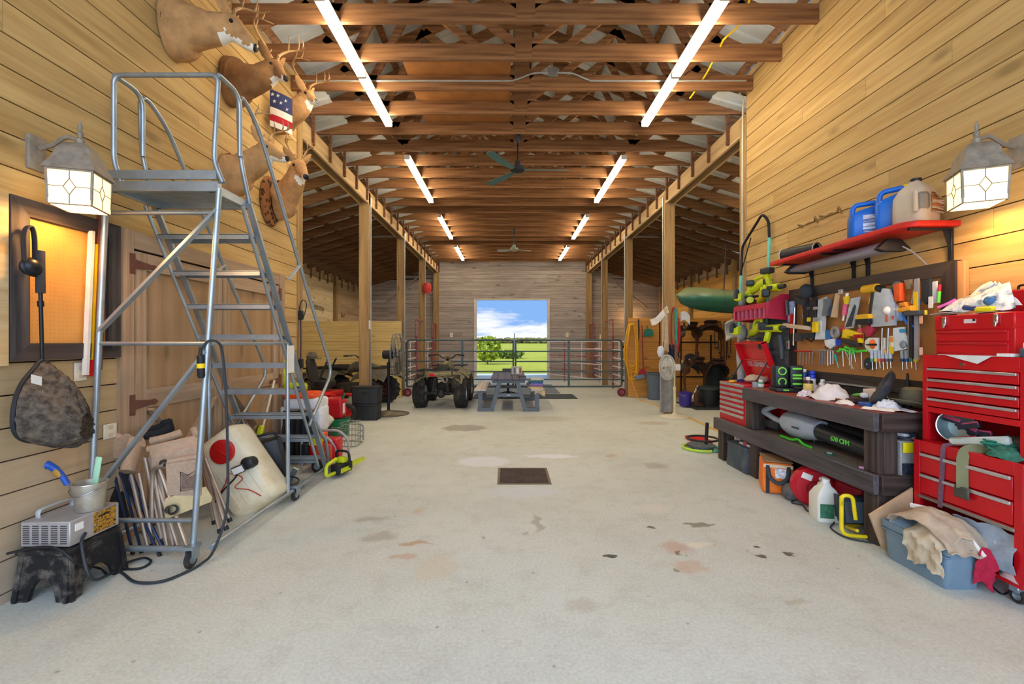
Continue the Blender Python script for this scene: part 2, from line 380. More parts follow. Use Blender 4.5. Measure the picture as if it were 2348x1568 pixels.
def rows(mb, mapf, u0, u1, z0, z1, pitch=.18, gap=.008, holes=(), th=.022, joint=3.2, top=None, seed=1, zoff=0):
    """horizontal boards on a wall plane; mapf(u, d, z) -> world; top(u) limits the height"""
    rd = random.Random(seed); z = z0-zoff
    while z < z1-1e-4:
        a, b = max(z, z0), min(z+pitch-gap, z1); z += pitch
        if b-a < .02: continue
        segs = [(u0, u1)]
        for (h0, h1, v0, v1) in holes:
            if a < v1-.01 and b > v0+.01: segs = [q for s_, e_ in segs for q in ((s_, min(e_, h0)), (max(s_, h1), e_)) if q[1]-q[0] > .01]
        for s_, e_ in segs:
            c = s_+rd.uniform(.6, joint)
            cuts = [s_]
            while c < e_-.5: cuts.append(c); c += joint*rd.uniform(.8, 1.2)
            cuts.append(e_)
            for p, q in zip(cuts, cuts[1:]):
                q -= .003; zt = [b, b]
                if top: zt = [min(b, top(p)), min(b, top(q))]
                if min(zt) < a+.01 and max(zt) < a+.02: continue
                zt = [max(x, a+.005) for x in zt]
                vs = [mapf(p, 0, a), mapf(q, 0, a), mapf(q, 0, zt[1]), mapf(p, 0, zt[0]), mapf(p, th, a), mapf(q, th, a), mapf(q, th, zt[1]), mapf(p, th, zt[0])]
                mb.raw(vs, [(0, 1, 2, 3), (7, 6, 5, 4), (0, 4, 5, 1), (1, 5, 6, 2), (2, 6, 7, 3), (3, 7, 4, 0)])
    return mb

# ================= floor =================
fm = floor_mat(); m = MB()
m.bx(XOL-.2, XOR+.2, -4, 5.80, -.15, 0); m.bx(XOL-.2, XOR+.2, 5.808, YB+2.5, -.15, 0); m.bx(XOL-.2, XOR+.2, 5.79, 5.82, -.15, -.012)
struct('floor', m, fm, 'pale stained concrete floor slab with a joint across it')
# drain
dr = thing('floor_drain', 'rusty brown rectangular drain grate set in the concrete floor', 'drain', atZ(1203, 1092))
c = dr.location; m = MB(); x0, x1 = atZ(1143, 1110).x, atZ(1262, 1110).x; y1, y0 = atZ(1200, 1074).y, atZ(1200, 1110).y
for a in (x0, x1): m.bx(a-.012, a+.012, y0, y1, -.01, .006)
for b in (y0, y1): m.bx(x0-.012, x1+.012, b-.012, b+.012, -.01, .006)
part(dr, 'frame', m, mat('7a6a58', .7, .3), world=True)
m = MB(); n = 26
for i in range(n): yy = y0+.015+(y1-y0-.03)*i/(n-1); m.bx(x0+.01, x1-.01, yy-.006, yy+.006, -.008, .003)
for i in range(1, 6): xx = x0+(x1-x0)*i/6; m.bx(xx-.004, xx+.004, y0, y1, -.006, .0045)
part(dr, 'grate', m, mat('4b4038', .75, .3, dirt=('6d5545', .6)), world=True)

# ================= walls =================
WT = 4.82
m = MB(); rows(m, lambda u, d, z: V((XL-.022+d, u, z)), -.9, YW-.1, 0, WT, joint=3.4, seed=3, zoff=.12, holes=[(3.30, 5.46, 0, 2.13)]); m.m = 1
m.bx(XL-.06, XL-.024, -.9, YW-.1, 0, WT)
struct('wall_left', m, [PINE, BACKING], 'pine board wall with mounted deer heads')
m = MB(); rows(m, lambda u, d, z: V((XR+.022-d, u, z)), -.9, YW-.1, 0, WT, joint=3.4, seed=8, zoff=.05); m.m = 1
m.bx(XR+.024, XR+.06, -.9, YW-.1, 0, WT)
struct('wall_right', m, [PINE, BACKING], 'pine board wall behind the workbench')
for nm, X, s in (('trim_1', XL, -1), ('trim_2', XR, 1)):
    m = MB(); m.bx(X-s*.012, X+s*.16, YW-.1, YW+.05, 0, 4.38, .004); struct(nm, m, POST, 'pale corner board at the end of the board wall')
for nm, X, s in (('wall_left_return', XL, -1), ('wall_right_return', XR, 1)):
    m = MB(); Xe = XOL if s < 0 else XOR
    rows(m, lambda u, d, z: V((u, YW-.01+d, z)), min(X+s*.16, Xe), max(X+s*.16, Xe), 0, 4.4, seed=12); struct(nm, m, PINEX, 'board wall closing the side room')
# gable-slope of the lean-to ends
def leanz(x):
    return 4.76-(XL-x)*.30 if x < 0 else 4.76-(x-XR)*.30
D0, D1, DT = -1.30, 1.61, 3.10
m = MB()
rows(m, lambda u, d, z: V((u, YB+.022-d, z)), XL, XR, 0, 4.95, holes=[(D0, D1, 0, DT)], joint=3.0, seed=5, pitch=.165)
rows(m, lambda u, d, z: V((u, YB+.022-d, z)), XOL, XL, 0, 4.8, joint=3.0, seed=6, top=leanz, pitch=.165)
rows(m, lambda u, d, z: V((u, YB+.022-d, z)), XR, XOR, 0, 4.8, joint=3.0, seed=9, top=leanz, pitch=.165)
m.m = 1
for x0, x1 in ((XOL, XL), (XR, XOR)): m.prism([(x0, 3.2), (x1, 3.2), (x1, leanz(x1)), (x0, leanz(x0))], .03, MX(((1, 0, 0, 0), (0, 0, 1, YB+.024), (0, 1, 0, 0), (0, 0, 0, 1))))
for a, b, c_, d_ in ((XOL, D0, 0, 3.6), (D1, XOR, 0, 3.6), (D0, D1, DT, 3.6), (XL-1, XR+1, 3.6, 4.4), (XL, XR, 4.4, 6.4)): m.bx(a, b, YB+.024, YB+.07, c_, d_)
struct('wall_back', m, [wood('b2a8a0', '8c8078', 0, .6, .12, .8, key='b'), BACKING], 'grey brown board end wall around the open doorway')
m = MB()
for a in (D0, D1): m.bx(a-.05, a+.05, YB-.03, YB+.12, 0, DT+.05, .004)
m.bx(D0, D1, YB-.03, YB+.12, DT, DT+.05, .004); struct('door_2', m, TRIMW, 'pale frame of the open end doorway')
# outer side walls (visible stretches), low-lit panelling and plates
for s, X, nm, pan, seed in ((-1, XOL, 'wall_far_left', wood('e2cfa8', 'cdb384', 1, .45, .12, .75), 21), (1, XOR, 'wall_far_right', wood('d9a75a', 'bf8a40', 1, .45, .12, .75), 22)):
    m = MB(); rows(m, lambda u, d, z: V((X-s*(d-.022), u, z)), YW, YB, 0, 3.72, seed=seed); m.m = 1; m.bx(X+s*.024, X+s*.05, YW, YB, 0, 3.7)
    struct(nm, m, [wood('b79f7c', '957b58', 1, .4, .15, .8), BACKING], 'outer board wall of the side aisle')
    for k, (a, b) in enumerate(((11.9, 14.86), (15.12, YB-.1))):
        m = MB(); rows(m, lambda u, d, z: V((X-s*(.06+d), u, z)), a, b, 0, 3.36, seed=seed+k+2, pitch=.24, gap=.003, joint=9)
        struct('wall_lining', m, pan if k == 0 or s > 0 else wood('b39b7a', '94785a', 1, .45, .12, .8), 'pale board lining on the outer wall of the side aisle')
    for Y in (12.05, 15.0, 17.95):
        m = MB(); m.bx(X-s*.02, X-s*.17, Y-.07, Y+.07, 0, 3.62, .004); struct('pillar', m, POST, 'timber post against the outer wall', group='outer wall posts')
# corner posts and inner posts
for s, X in ((-1, XL), (1, XR)):
    for Y in (9.05, 12.1, 15.1, 17.95):
        m = MB(); a, b = (X-.2, X) if s < 0 else (X, X+.2)
        m.bx(a, b, Y-.06, Y+.06 if Y < 17 else Y+.1, 0, 4.4, .006)
        struct('pillar', m, POST, 'square timber post holding the girder', group='aisle posts')
        if Y < 16:
            m = MB(); xx = X-s*.012
            m.tube([(xx, Y-.05 if Y > 10 else Y+.02, .02), (xx, Y-.05 if Y > 10 else Y+.02, 4.3)], .012, 8)
            o = solo('conduit_pipe', m, mat('b7bdbb', .35, .6), 'grey conduit pipe on a timber post '+('by the mower and crate', 'by the black drum fan', 'behind the gate by the red funnel', 'behind the white pedestal fan', 'beside the yellow cord coil', 'behind the gate opposite the red funnel')[(0 if s < 0 else 3)+int(round((Y-9.05)/3.03))], 'conduit')
    # girder, two planks either side of the posts
    m = MB(); m.bx(X, X-s*.0+s*.04, YW, YB, 4.16, 4.40, .003); m.bx(X+s*.16, X+s*.2, YW, YB, 4.16, 4.40, .003)
    struct('girder_beam', m, GIRD, 'doubled timber girder on the aisle posts')
    m = MB(); m.bx(X, X+s*.04, -.9, YW, 4.82, 4.9); m.bx(X+s*.02, X+s*.2, YW, YB, 4.4, 4.44)
    struct('plate_beam', m, GIRD, 'timber plate over the wall')
# ================= trusses, rafters, roof =================
CXM = (XL+XR)/2; HW = 3.42; ZC = 4.62; SL = .45
TY = [4.55+.61*k for k in range(-3, 23)]
def roofz(x): return 4.98+(HW-abs(x-CXM))*SL
tm = None
for Y in TY:
    if tm is None:
        m = MB(); T = lambda x, z: V((CXM+x, 0, z))
        m.box((CXM, 0, ZC+.09), (2*HW-.5, .04, .185))
        top = lambda x: 4.90+(HW-abs(x))*SL
        for s in (-1, 1):
            m.beam(T(s*HW, 4.84), T(0, top(0)-.06), .14, .04, (0, 1, 0))
            for (x0, z0, x1, z1) in ((.05, ZC+.15, 1.35, top(1.35)-.05), (1.35, top(1.35)-.05, 1.9, ZC+.12), (1.9, ZC+.12, 2.5, top(2.5)-.04)):
                m.beam(T(s*x0, z0), T(s*x1, z1), .09, .04, (0, 1, 0))
        m.beam(T(0, ZC+.02), T(0, top(0)-.1), .19, .045, (0, 1, 0))
        tm = struct('truss_beam', m, CHORD, 'brown timber roof truss', group='roof trusses'); tm.location = (0, Y, 0)
    else:
        c = tm.copy(); COL.objects.link(c); c.location = (0, Y, 0)
for s, X in ((-1, XL), (1, XR)):
    hm = None; rm = None
    for k in range(20):
        Y = 6.38+.61*k
        if Y > YB-.1: break
        if hm is None:
            m = MB(); m.bx(X-s*.04, X-s*.0, -.02, .02, 4.19, 4.62, .002); hm = struct('hanger_beam', m, RAFT, 'short timber hanger from truss to girder', group='truss hangers'); hm.location.y = Y
            m = MB(); Xo = XOL if s < 0 else XOR; p = V((X+s*.02, .05, 4.53)); q = V((Xo, .05, 3.63)); m.beam(p, q, .04, .18, (0, 0, 1)); m.bx(Xo-s*.10, Xo-s*.14, .0, .04, 3.28, 3.66)
            rm = struct('rafter_beam', m, wood('84603c', '553a24', 0, .45, .18, .8), 'sloping rafter over the side aisle', group='side aisle rafters'); rm.location.y = Y
        else:
            for a in (hm, rm): c = a.copy(); COL.objects.link(c); c.location.y = Y
# corrugated sheets, purlins
def corr(mb, p0, p1, y0, y1, pitch=.23, hgt=.02):
    pr = []; y = y0
    while y < y1: pr += [(y, 0), (y+.15, 0), (y+.165, hgt), (y+.215, hgt)]; y += pitch
    pr.append((y1, 0))
    a = [V((p0[0], yy, p0[1]+h)) for yy, h in pr]; b = [V((p1[0], yy, p1[1]+h)) for yy, h in pr]
    mb.loft([a, b], False, False, False)
for s, X, nm in ((-1, XL, 'roof_left'), (1, XR, 'roof_right')):
    Xo = (XOL if s < 0 else XOR)+s*.3; m = MB()
    corr(m, (CXM, 4.90+HW*SL+.13), (CXM+s*(HW+.12), 5.0), -3.2, YB+.3)  # front overhang is unseen, added to keep direct sun off the floor
    corr(m, (X-s*.3, 4.78), (Xo, 3.74), YW, YB+.3)
    m.bx(X+s*.5, X+s*.52, YW, YB, 4.55, 5.02)
    struct(nm, m, METAL, 'ribbed grey metal roof sheets')
    for i in range(6):
        m = MB(); xx = CXM+s*(HW*(i+.35)/6); z = 4.90+(HW-abs(xx-CXM))*SL+.085
        m.box((xx, (YB-3)/2, z), (.09, YB+3, .04), rot(0, s*math.degrees(math.atan(SL)), 0)); struct('purlin_beam', m, CHORD if i else RAFT, 'timber purlin under the metal roof', group='roof purlins')
    for i in range(5):
        f = (i+.5)/5; xx = lerp(X, Xo-s*.3, f); z = lerp(4.65, 3.74, f)
        m = MB(); m.box((xx, (YW+YB)/2, z), (.09, YB-YW, .04)); struct('purlin_beam', m, RAFT, 'timber purlin under the metal roof', group='roof purlins')
    m = MB(); m.tube([(X+s*.1, 12.16, 4.25), ((XOL if s < 0 else XOR), 12.16, 4.25)], .03, 8); struct('tie_beam', m, mat('8d8478', .5, .3), 'horizontal tie across the side aisle')
    m = MB(); m.beam((X+s*.15, 17.2, 4.3), (X+s*1.9, 17.2, 2.9) if s < 0 else (X+s*2.2, 17.2, 2.7), .05, .05); struct('brace_beam', m, mat('8d8478', .5, .3), 'diagonal brace in the side aisle')
m = MB(); rows(m, lambda u, d, z: V((u, YB-.1+d, z)), XL-.3, XR+.3, 4.6, 6.6, seed=31, top=lambda x: 4.9+(HW-abs(x-CXM))*SL); struct('wall_back_gable', m, PINEX, 'board gable over the end wall')

# ================= outdoors =================
t_ = NT('pasture'); v = t_.coord(); n1 = t_.noise(v, .05, 6); n2 = t_.noise(v, 3, 5)
cc = t_.ramp(n1, [(.35, lin('7a7a24')), (.55, lin('8f8f2c')), (.7, lin('a09446'))]); cc = t_.mix(.4, cc, t_.ramp(n2, [(.3, lin('5f6a1c')), (.7, lin('a3a648'))])); t_.set(cc, .95, 0, .1)
m = MB(); m.bx(-400, 400, YB+2.5, 620, -.5, -.12); struct('ground', m, t_.mat, 'sunlit pasture beyond the doorway')
m = MB(); m.bx(-14, 14, -30, -4.01, -.2, -.02); struct('ground', m, mat('d8d4ca', .8), 'unseen concrete apron added before the barn to bounce sunlight')  # pale slab added out of view to throw sunlight into the barn
m = MB(); rd = random.Random(4)
for i in range(420):
    x = rd.uniform(-110, 120); y = rd.uniform(500, 560); h = rd.uniform(4, 6.5)*(1 if x > -40 else 1.15); m.ell((x, y, h*.45), (rd.uniform(2.5, 6), 4, h*.6), None, 8, 5)
m.noise(.5, 3); o = solo('treeline', m, mat('565426', .95, var=.5, scale=.3), 'long dark green treeline at the far edge of the pasture', 'trees', kind='stuff')
def bush(name, label, p, w, h, n, col, seed):
    r = random.Random(seed); tt = thing(name, label, 'bush', p); m = MB()
    for i in range(n):
        a, b, q = r.uniform(0, 2*PI), r.uniform(-1, 1), r.uniform(.5, 1)**.5
        d = V((math.cos(a)*math.sqrt(1-b*b), math.sin(a)*math.sqrt(1-b*b), b))*q; c0 = V((d.x*w/2, d.y*w/2, h*.55+d.z*h*.45)); s_ = r.uniform(.06, .14)*w*.6
        M = tr(c0) @ Euler((r.uniform(0, 6), r.uniform(0, 6), r.uniform(0, 6))).to_matrix().to_4x4()
        m.raw([(-s_, -s_*.5, 0), (s_, -s_*.5, 0), (s_*.7, s_*.6, s_*.3), (-s_*.7, s_*.6, -.2*s_)], [(0, 1, 2, 3)], M)
    part(tt, 'foliage', m, mat(col, .8, var=.45, scale=2.5))
    m = MB(); m.tube([(0, 0, -.15), (.02, 0, h*.6)], [.05, .02], 8); part(tt, 'stem', m, mat('5a4630', .9))
bush('shrub', 'round olive green shrub just outside the doorway', V((atZ(1118, 835, -.12).x, atZ(1118, 835, -.12).y, -.12)), 1.9, 1.95, 700, '7c8a16', 1)
bush('shrub', 'low dark green clump of brush on the pasture behind the shrub', V((atZ(1170, 822, -.12).x, atZ(1170, 822, -.12).y, -.12)), 2.6, .7, 300, '4d5c16', 2)
# ================= strip lights =================
tubem = emit('ffeed2', TUBE, 'tube')
pl = ('first', 'second', 'third', 'farthest')
lt = None
for k in range(4):
    for s, X in ((0, -1.726), (1, 1.98)):
        Y = 5.37+3.61*k
        lab = f"{pl[k]} lit twin-tube strip light of the {'deer head wall' if s == 0 else 'workbench'} side, under the trusses"
        if lt is None:
            lt = thing('strip_light', lab, 'ceiling light', (X, Y, 4.62), 0, 'fluorescent strip lights')
            m = MB(); m.prism([(-.055, 0), (.055, 0), (.04, -.03), (-.04, -.03)], 2.46, tr(0, 1.23, 0) @ rot(90, 0, 0)); part(lt, 'housing', m, mat('dcd8cc', .5))
            for yy in (-.615, .615):
                for xx in (-.034, .034):
                    m = MB(); m.cyl((xx, yy-.59, -.058), (xx, yy+.59, -.058), .0165, None, 12); part(lt, 'fluorescent_tube', m, tubem)
                for e in (-.6, .6): m = MB(); m.box((0, yy+e, -.05), (.1, .018, .05), None, .003); part(lt, 'lamp_holder', m, CREAM)
        else: dup(lt, (X, Y, 4.62), label=lab)
dup(lt, (-4.45, 7.4, 3.86), label='lit strip light under the rafters of the mower bay, beyond the deer wall')
dup(lt, (4.75, 7.4, 3.86), label='lit strip light under the rafters of the tack bay, beyond the workbench wall')
# ================= ceiling fans =================
def fan(name, label, hub, ztop, blades, L, tilt, cols):
    t = thing(name, label, 'ceiling fan', hub)
    zt = ztop-hub[2]
    m = MB(); m.lathe([(.0, zt), (.05, zt), (.045, zt-.08), (.02, zt-.13)], 16); part(t, 'canopy', m, BLKM)
    m = MB(); m.cyl((0, 0, .06), (0, 0, zt-.1), .013); part(t, 'downrod', m, BLKM)
    m = MB(); m.lathe([(0, .12), (.045, .11), (.05, .05), (.11, .03), (.115, -.02), (.08, -.05), (0, -.06)], 24); part(t, 'motor', m, cols[0])
    for a in blades:
        m = MB(); pts = [(.1, -.03), (.16, -.045), (L*.5, -.075), (L*.95, -.06), (L, -.03), (L, .03), (L*.9, .055), (.16, .03), (.1, .02)]
        m.prism(pts, .006, tr(0, 0, -.02) @ rot(0, 0, a) @ rot(tilt, 0, 0)); m.beam((.06*math.cos(R(a)), .06*math.sin(R(a)), 0), (.2*math.cos(R(a)), .2*math.sin(R(a)), -.018), .04, .008)
        part(t, 'blade', m, cols[1])
    return t
hb = at(1187, 388, 7.02)
fan('ceiling_fan', 'black and teal three-blade ceiling fan hanging above the middle of the barn', hb, 4.62, (0, 128, 238), .80, 14, (mat('2b2f30', .4, .3), mat('4d6f6c', .45)))
hb = at(1179, 571, 12.9)
fan('ceiling_fan', 'small pale three-blade ceiling fan far back near the end wall', hb, 4.62, (17, 163, 268), .50, 14, (mat('9c9a88', .5), mat('b9cbc4', .5)))
# ================= conduit, cord, plywood =================
t = thing('conduit_pipe', 'grey conduit run across the third truss with a humped box in its middle', 'conduit', (0, 5.77-.04, 4.72))
m = MB(); m.tube(cat([(-2.7, 0, 0), (-1, 0, 0), (-.05, 0, 0), (.08, 0, .01), (.3, 0, .09), (.42, 0, .10), (.7, 0, .10), (.82, 0, .09), (1.02, 0, .01), (1.15, 0, 0), (2.2, 0, 0), (3.0, 0, 0)], 4), .011, 8); part(t, 'pipe', m, mat('c6cac6', .35, .5))
m = MB(); m.bx(.5, .62, -.02, .03, .05, .16, .004); part(t, 'junction_box', m, mat('a8aaa4', .4, .6))
m = MB(); m.cyl((.555, .0, .15), (.6, .55, .75), .009); part(t, 'riser', m, mat('c6cac6', .35, .5))
m = MB(); m.tube(cat([(XR-.015, YW-.04, .5), (XR-.015, YW-.04, 2), (XR-.015, YW-.04, 4.3), (XR-.02, YW-.08, 4.55), (XR-.1, YW-.12, 4.66)], 5), .013, 8)
solo('conduit_pipe', m, mat('c2b99f', .4, .4), 'tan painted conduit climbing the corner board at the end of the workbench wall', 'conduit')
m = MB(); P = [(1.9, 4.4, 5.35), (2.15, 5.0, 5.1), (2.3, 5.3, 4.98), (2.55, 5.32, 4.93), (2.2, 5.5, 4.86), (2.05, 5.7, 4.84), (2.0, 6.3, 4.83), (2.2, 5.9, 4.82)]
m.tube(cat([at(1726, -30, 4.7), at(1712, 20, 4.8), at(1690, 62, 4.95), at(1662, 88, 5.0), at(1655, 100, 5.1), at(1640, 130, 5.3), at(1622, 165, 5.6), at(1600, 200, 5.9), at(1582, 225, 6.1)], 6), .011, 8)
solo('yellow_cable', m, YEL, 'yellow cord looped up among the trusses above the workbench side', 'cord')
m = MB(); m.bx(-1.27, .03, 5.2, 7.42, 4.805, 4.825); solo('plywood_sheet', m, mat('a8703c', .7, var=.2, scale=5), 'orange brown plywood sheet lying on top of the trusses', 'plywood')
# ================= wall lanterns =================
def lantern(label, p, s, yaw):
    """p: body centre; s: +1 wall at +X"""
    t = thing('wall_lantern', label, 'wall light', p, 0, 'wall lanterns'); Z = rot(0, 0, yaw)
    met = mat('8f8474', .6, .3, var=.25, scale=20); hw, h = .105, .19
    m = MB(); q = lambda a, w, z: Z @ V((math.cos(R(a))*w*1.414, math.sin(R(a))*w*1.414, z))
    for a in (45, 135, 225, 315):
        m.beam(q(a, hw, h/2+.01), q(a, hw*.92, -h/2), .011, .011, Z @ V((1, 0, 0)))
    for z, w_ in ((h/2, hw), (-h/2, hw*.92)):
        for a in (45, 135, 225, 315): m.beam(q(a, w_, z), q(a+90, w_, z), .011, .011)
    part(t, 'cage', m, met)
    m = MB(); m.loft([[q(a, w_, z) for a in (45, 135, 225, 315)] for w_, z in ((hw*1.16, h/2+.005), (hw*1.1, h/2+.02), (hw*.86, h/2+.07), (hw*.72, h/2+.13), (hw*.5, h/2+.17), (hw*.2, h/2+.185))]); part(t, 'roof_cap', m, met)
    m = MB(); m.lathe([(.02, h/2+.18), (.022, h/2+.21), (.012, h/2+.22), (.018, h/2+.245), (.008, h/2+.26), (.012, h/2+.285), (.002, h/2+.32)], 12); part(t, 'finial', m, met)
    m = MB(); wx = s*.26; m.tube(cat([(0, 0, h/2+.2), (s*.08, .0, h/2+.225), (s*.16, .0, h/2+.18), (wx-s*.03, 0, h/2+.16)], 5), .013, 8); m.box((wx, 0, h/2+.13), (.035, .1, .2), None, .008, 2); m.box((wx+s*.022, 0, h/2+.13), (.02, .13, .23), None, .005); part(t, 'bracket', m, met)
    gl = emit('ffd893', 2.3, 'lantern'); ld = mat('6b5a40', .6)
    for a in (0, 90, 180, 270):
        M = Z @ rot(0, 0, a) @ tr(hw*.955, 0, 0) @ rot(0, 90, 0) @ rot(0, 0, 90)  # local x: width, y: height
        m = MB(); w_ = hw*.9; m.prism([(-w_, -h/2), (w_, -h/2), (w_*1.04, h/2), (-w_*1.04, h/2)], .003, M); pn = part(t, 'glass_pane', m, gl)
        m = MB(); d = [(0, .045), (.028, 0), (0, -.045), (-.028, 0)]
        seg = [(d[i], d[(i+1) % 4]) for i in range(4)]+[(d[0], (0, h/2)), (d[2], (0, -h/2)), (d[1], (w_, 0)), (d[3], (-w_, 0))]
        for a_, b_ in seg: m.beam(M @ V((a_[0], a_[1], .004)), M @ V((b_[0], b_[1], .004)), .0035, .003, M.to_3x3() @ V((0, 0, 1)))
        part(pn, 'leading', m, ld)
    L = bpy.data.lights.new('lantern_bulb', 'POINT'); L.energy = 22; L.color = (1, .56, .2); L.shadow_soft_size = .04; o = bpy.data.objects.new('lantern_bulb', L); COL.objects.link(o); o.parent = t; o.location = (0, 0, -.07)
    return t
lantern('lit wall lantern above the framed pegboard holding the fishing net', at(184, 441, 2.64), -1, 18)
lantern('lit wall lantern near the blue jugs on the red shelf', at(2239, 434, 2.76), 1, -25)
lb = at(1429, 720, 15.3)
t = thing('wall_lantern', 'distant glowing lamp on the wall behind the tack partition post', 'wall light', (4.80, 17.9, 2.45))
m = MB(); m.box((0, 0, 0), (.12, .12, .2), None, .01, taper=(1.2, 1.2)); part(t, 'glass_body', m, emit('ffc56a', 6, 'far'))
m = MB(); m.box((0, .05, .13), (.18, .14, .04), None, .005, taper=(.6, .6)); part(t, 'cap', m, BLKM)
L = bpy.data.lights.new('lantern_bulb', 'POINT'); L.energy = 14; L.color = (1, .55, .2); L.shadow_soft_size = .1; o = bpy.data.objects.new('lantern_bulb', L); COL.objects.link(o); o.parent = t; o.location = (0, -.16, 0)
# ================= barn doors on the deer wall =================
DOORM = wood('b59c80', '94795e', 2, .3, .12, .8); DOORH = wood('b59c80', '94795e', 1, .3, .12, .8)
def prt(parent, name, boxes, mats, label=None):
    m = MB()
    for b in boxes: m.bx(*b)
    return part(parent, name, m, mats, label, world=True)
for k, (y0, y1, hs) in enumerate(((3.33, 4.36, 0), (4.37, 5.43, 1))):
    d = _mk('door_%d' % (1 if k == 0 else 3), None); d.location = (XL, y0, 0); d['kind'] = 'structure'; d['label'] = 'tan plywood barn door leaf with rusty strap hinges'
    m = MB(); m.bx(XL-.03, XL-.015, y0, y1, .02, 2.10); part(d, 'panel', m, wood('b0906c', '9a7b58', 2, .5, .05, .8, .35), world=True)
    m = MB(); x0, x1 = XL-.016, XL+.012
    for a, b in ((y0, y0+.12), (y1-.12, y1)): m.bx(x0, x1, a, b, .02, 2.10, .003)
    part(d, 'stile', m, DOORM, world=True); m = MB()
    for a, b in ((.02, .16), (.93, 1.07), (1.97, 2.10)): m.bx(x0, x1, y0+.122, y1-.122, a, b, .003)
    part(d, 'rail', m, DOORH, world=True); m = MB()
    m.beam((x0+.01, y0+.13, .18), (x0+.01, y1-.13, .92), .02, .12, (1, 0, 0)); m.beam((x0+.009, y0+.13, .92), (x0+.009, y1-.13, .18), .02, .12, (1, 0, 0)); part(d, 'brace', m, DOORH, world=True)
    for z in (.97, 2.0):
        m = MB(); a, s = (y0-.05, 1) if hs == 0 else (y1+.05, -1); X = XL+.017
        M = tr(X, a, z) @ MX(((0, 0, 1, 0), (s, 0, 0, 0), (0, 1, 0, 0), (0, 0, 0, 1)))
        m.prism([(0, -.075), (.05, -.075), (.05, -.035), (.20, -.018), (.24, -.022), (.27, 0), (.24, .022), (.20, .018), (.05, .035), (.05, .075), (0, .075)], .006, M); part(d, 'hinge', m, mat('6e4a3c', .8, .3, dirt=('8a4e34', .5)), world=True)
m = MB(); m.bx(XL-.012, XL+.02, 3.20, 3.32, 0, 2.24); struct('trim_3', m, DOORM, 'door jamb board'); m = MB(); m.bx(XL-.012, XL+.02, 5.44, 5.56, 0, 2.24); struct('trim_4', m, DOORM, 'door jamb board')
m = MB(); m.bx(XL-.012, XL+.02, 3.325, 5.435, 2.115, 2.24); struct('trim_5', m, DOORH, 'door head board')
# ================= framed pegboard =================
def pegmat(col):
    t = NT('pegboard'); c = t.n('TexCoord'); v = t.n('VectorMath'); v.operation = 'SCALE'; v.inputs[3].default_value = 1/.0254; t.l(c.outputs['Object'], v.inputs[0])
    f = t.n('VectorMath'); f.operation = 'FRACTION'; t.l(v.outputs[0], f.inputs[0]); s = t.n('SeparateXYZ'); t.l(f.outputs[0], s.inputs[0])
    a = t.math('SUBTRACT', s.outputs[1], .5); b = t.math('SUBTRACT', s.outputs[2], .5); r = t.math('SQRT', t.math('ADD', t.math('MULTIPLY', a, a), t.math('MULTIPLY', b, b)))
    h = t.ramp(r, [(.08, (1, 1, 1)), (.12, (0, 0, 0))]); n = t.noise(t.coord(), 4, 5); cc = t.ramp(n, [(.3, tuple(x*.8 for x in lin(col)[:3])), (.7, lin(col))])
    t.set(t.mix(t.math('MULTIPLY', h, .45), cc, lin('3a2a18')), .6); return t.mat
pg = thing('pegboard', 'orange tan pegboard in a dark wood frame under the lantern of the deer wall', 'pegboard', (XL, 2.48, 1.34))
FRM = wood('4e4440', '2b2624', 1, .5, .15, .7); FRMV = wood('56504e', '2e2a2a', 2, .5, .15, .7)
m = MB(); m.bx(XL+.004, XL+.012, 2.55, 3.14, 1.40, 2.2); part(pg, 'panel', m, pegmat('d59a4c'), world=True)
M0 = MX(((0, 0, 1, 0), (1, 0, 0, 0), (0, 1, 0, 0), (0, 0, 0, 1)))   # prism x->Y, y->Z, extrude->X
def frame4(parent, y0, y1, z0, z1, w, X, th, mh, mv, s=1):
    for nm, poly, mm in (('frame_board', [(y0, z0), (y1, z0), (y1-w, z0+w), (y0+w, z0+w)], mh), ('frame_board', [(y0, z1), (y0+w, z1-w), (y1-w, z1-w), (y1, z1)], mh), ('frame_board', [(y0, z0), (y0+w, z0+w), (y0+w, z1-w), (y0, z1)], mv), ('frame_board', [(y1, z0), (y1, z1), (y1-w, z1-w), (y1-w, z0+w)], mv)):
        m = MB(); m.prism(poly, s*th, tr(X, 0, 0) @ M0); part(parent, nm, m, mm, world=True)
frame4(pg, 2.485, 3.19, 1.325, 2.24, .098, XL+.001, .035, FRM, FRMV)
m = MB(); m.bx(XL+.001, XL+.03, 2.40, 2.478, 1.3, 2.24); solo('wood_strip', m, PINEG, 'pale wood strip beside the dark pegboard frame, at the picture edge', 'board', world=True)
# landing net
X = -2.63
nt = thing('fishing_net', 'black landing net hanging head down before the framed pegboard', 'fishing net', atX(97, 838, X))
m = MB(); m.cyl(atX(92, 575, X), atX(93, 672, X), .021, .021, 12); part(nt, 'grip', m, mat('2e2f31', .8), 'foam grip', world=True)
m = MB(); m.cyl(atX(93, 672, X), atX(97, 826, X), .0095, .0095, 10); m.cyl(atX(93, 690, X), atX(94, 703, X), .015, None, 10); part(nt, 'pole', m, BLKM, world=True)
hoop = cat([atX(97, 826, X), atX(76, 846, X+.01), atX(46, 885, X+.03), atX(31, 935, X+.05), atX(31, 985, X+.05), atX(52, 1008, X+.04), atX(92, 1012, X+.02), atX(130, 1000, X), atX(150, 950, X-.02), atX(146, 895, X-.02), atX(122, 848, X)], 5, True)
m = MB(); m.tube(hoop, .011, 8, True); part(nt, 'hoop', m, mat('23262b', .5), world=True)
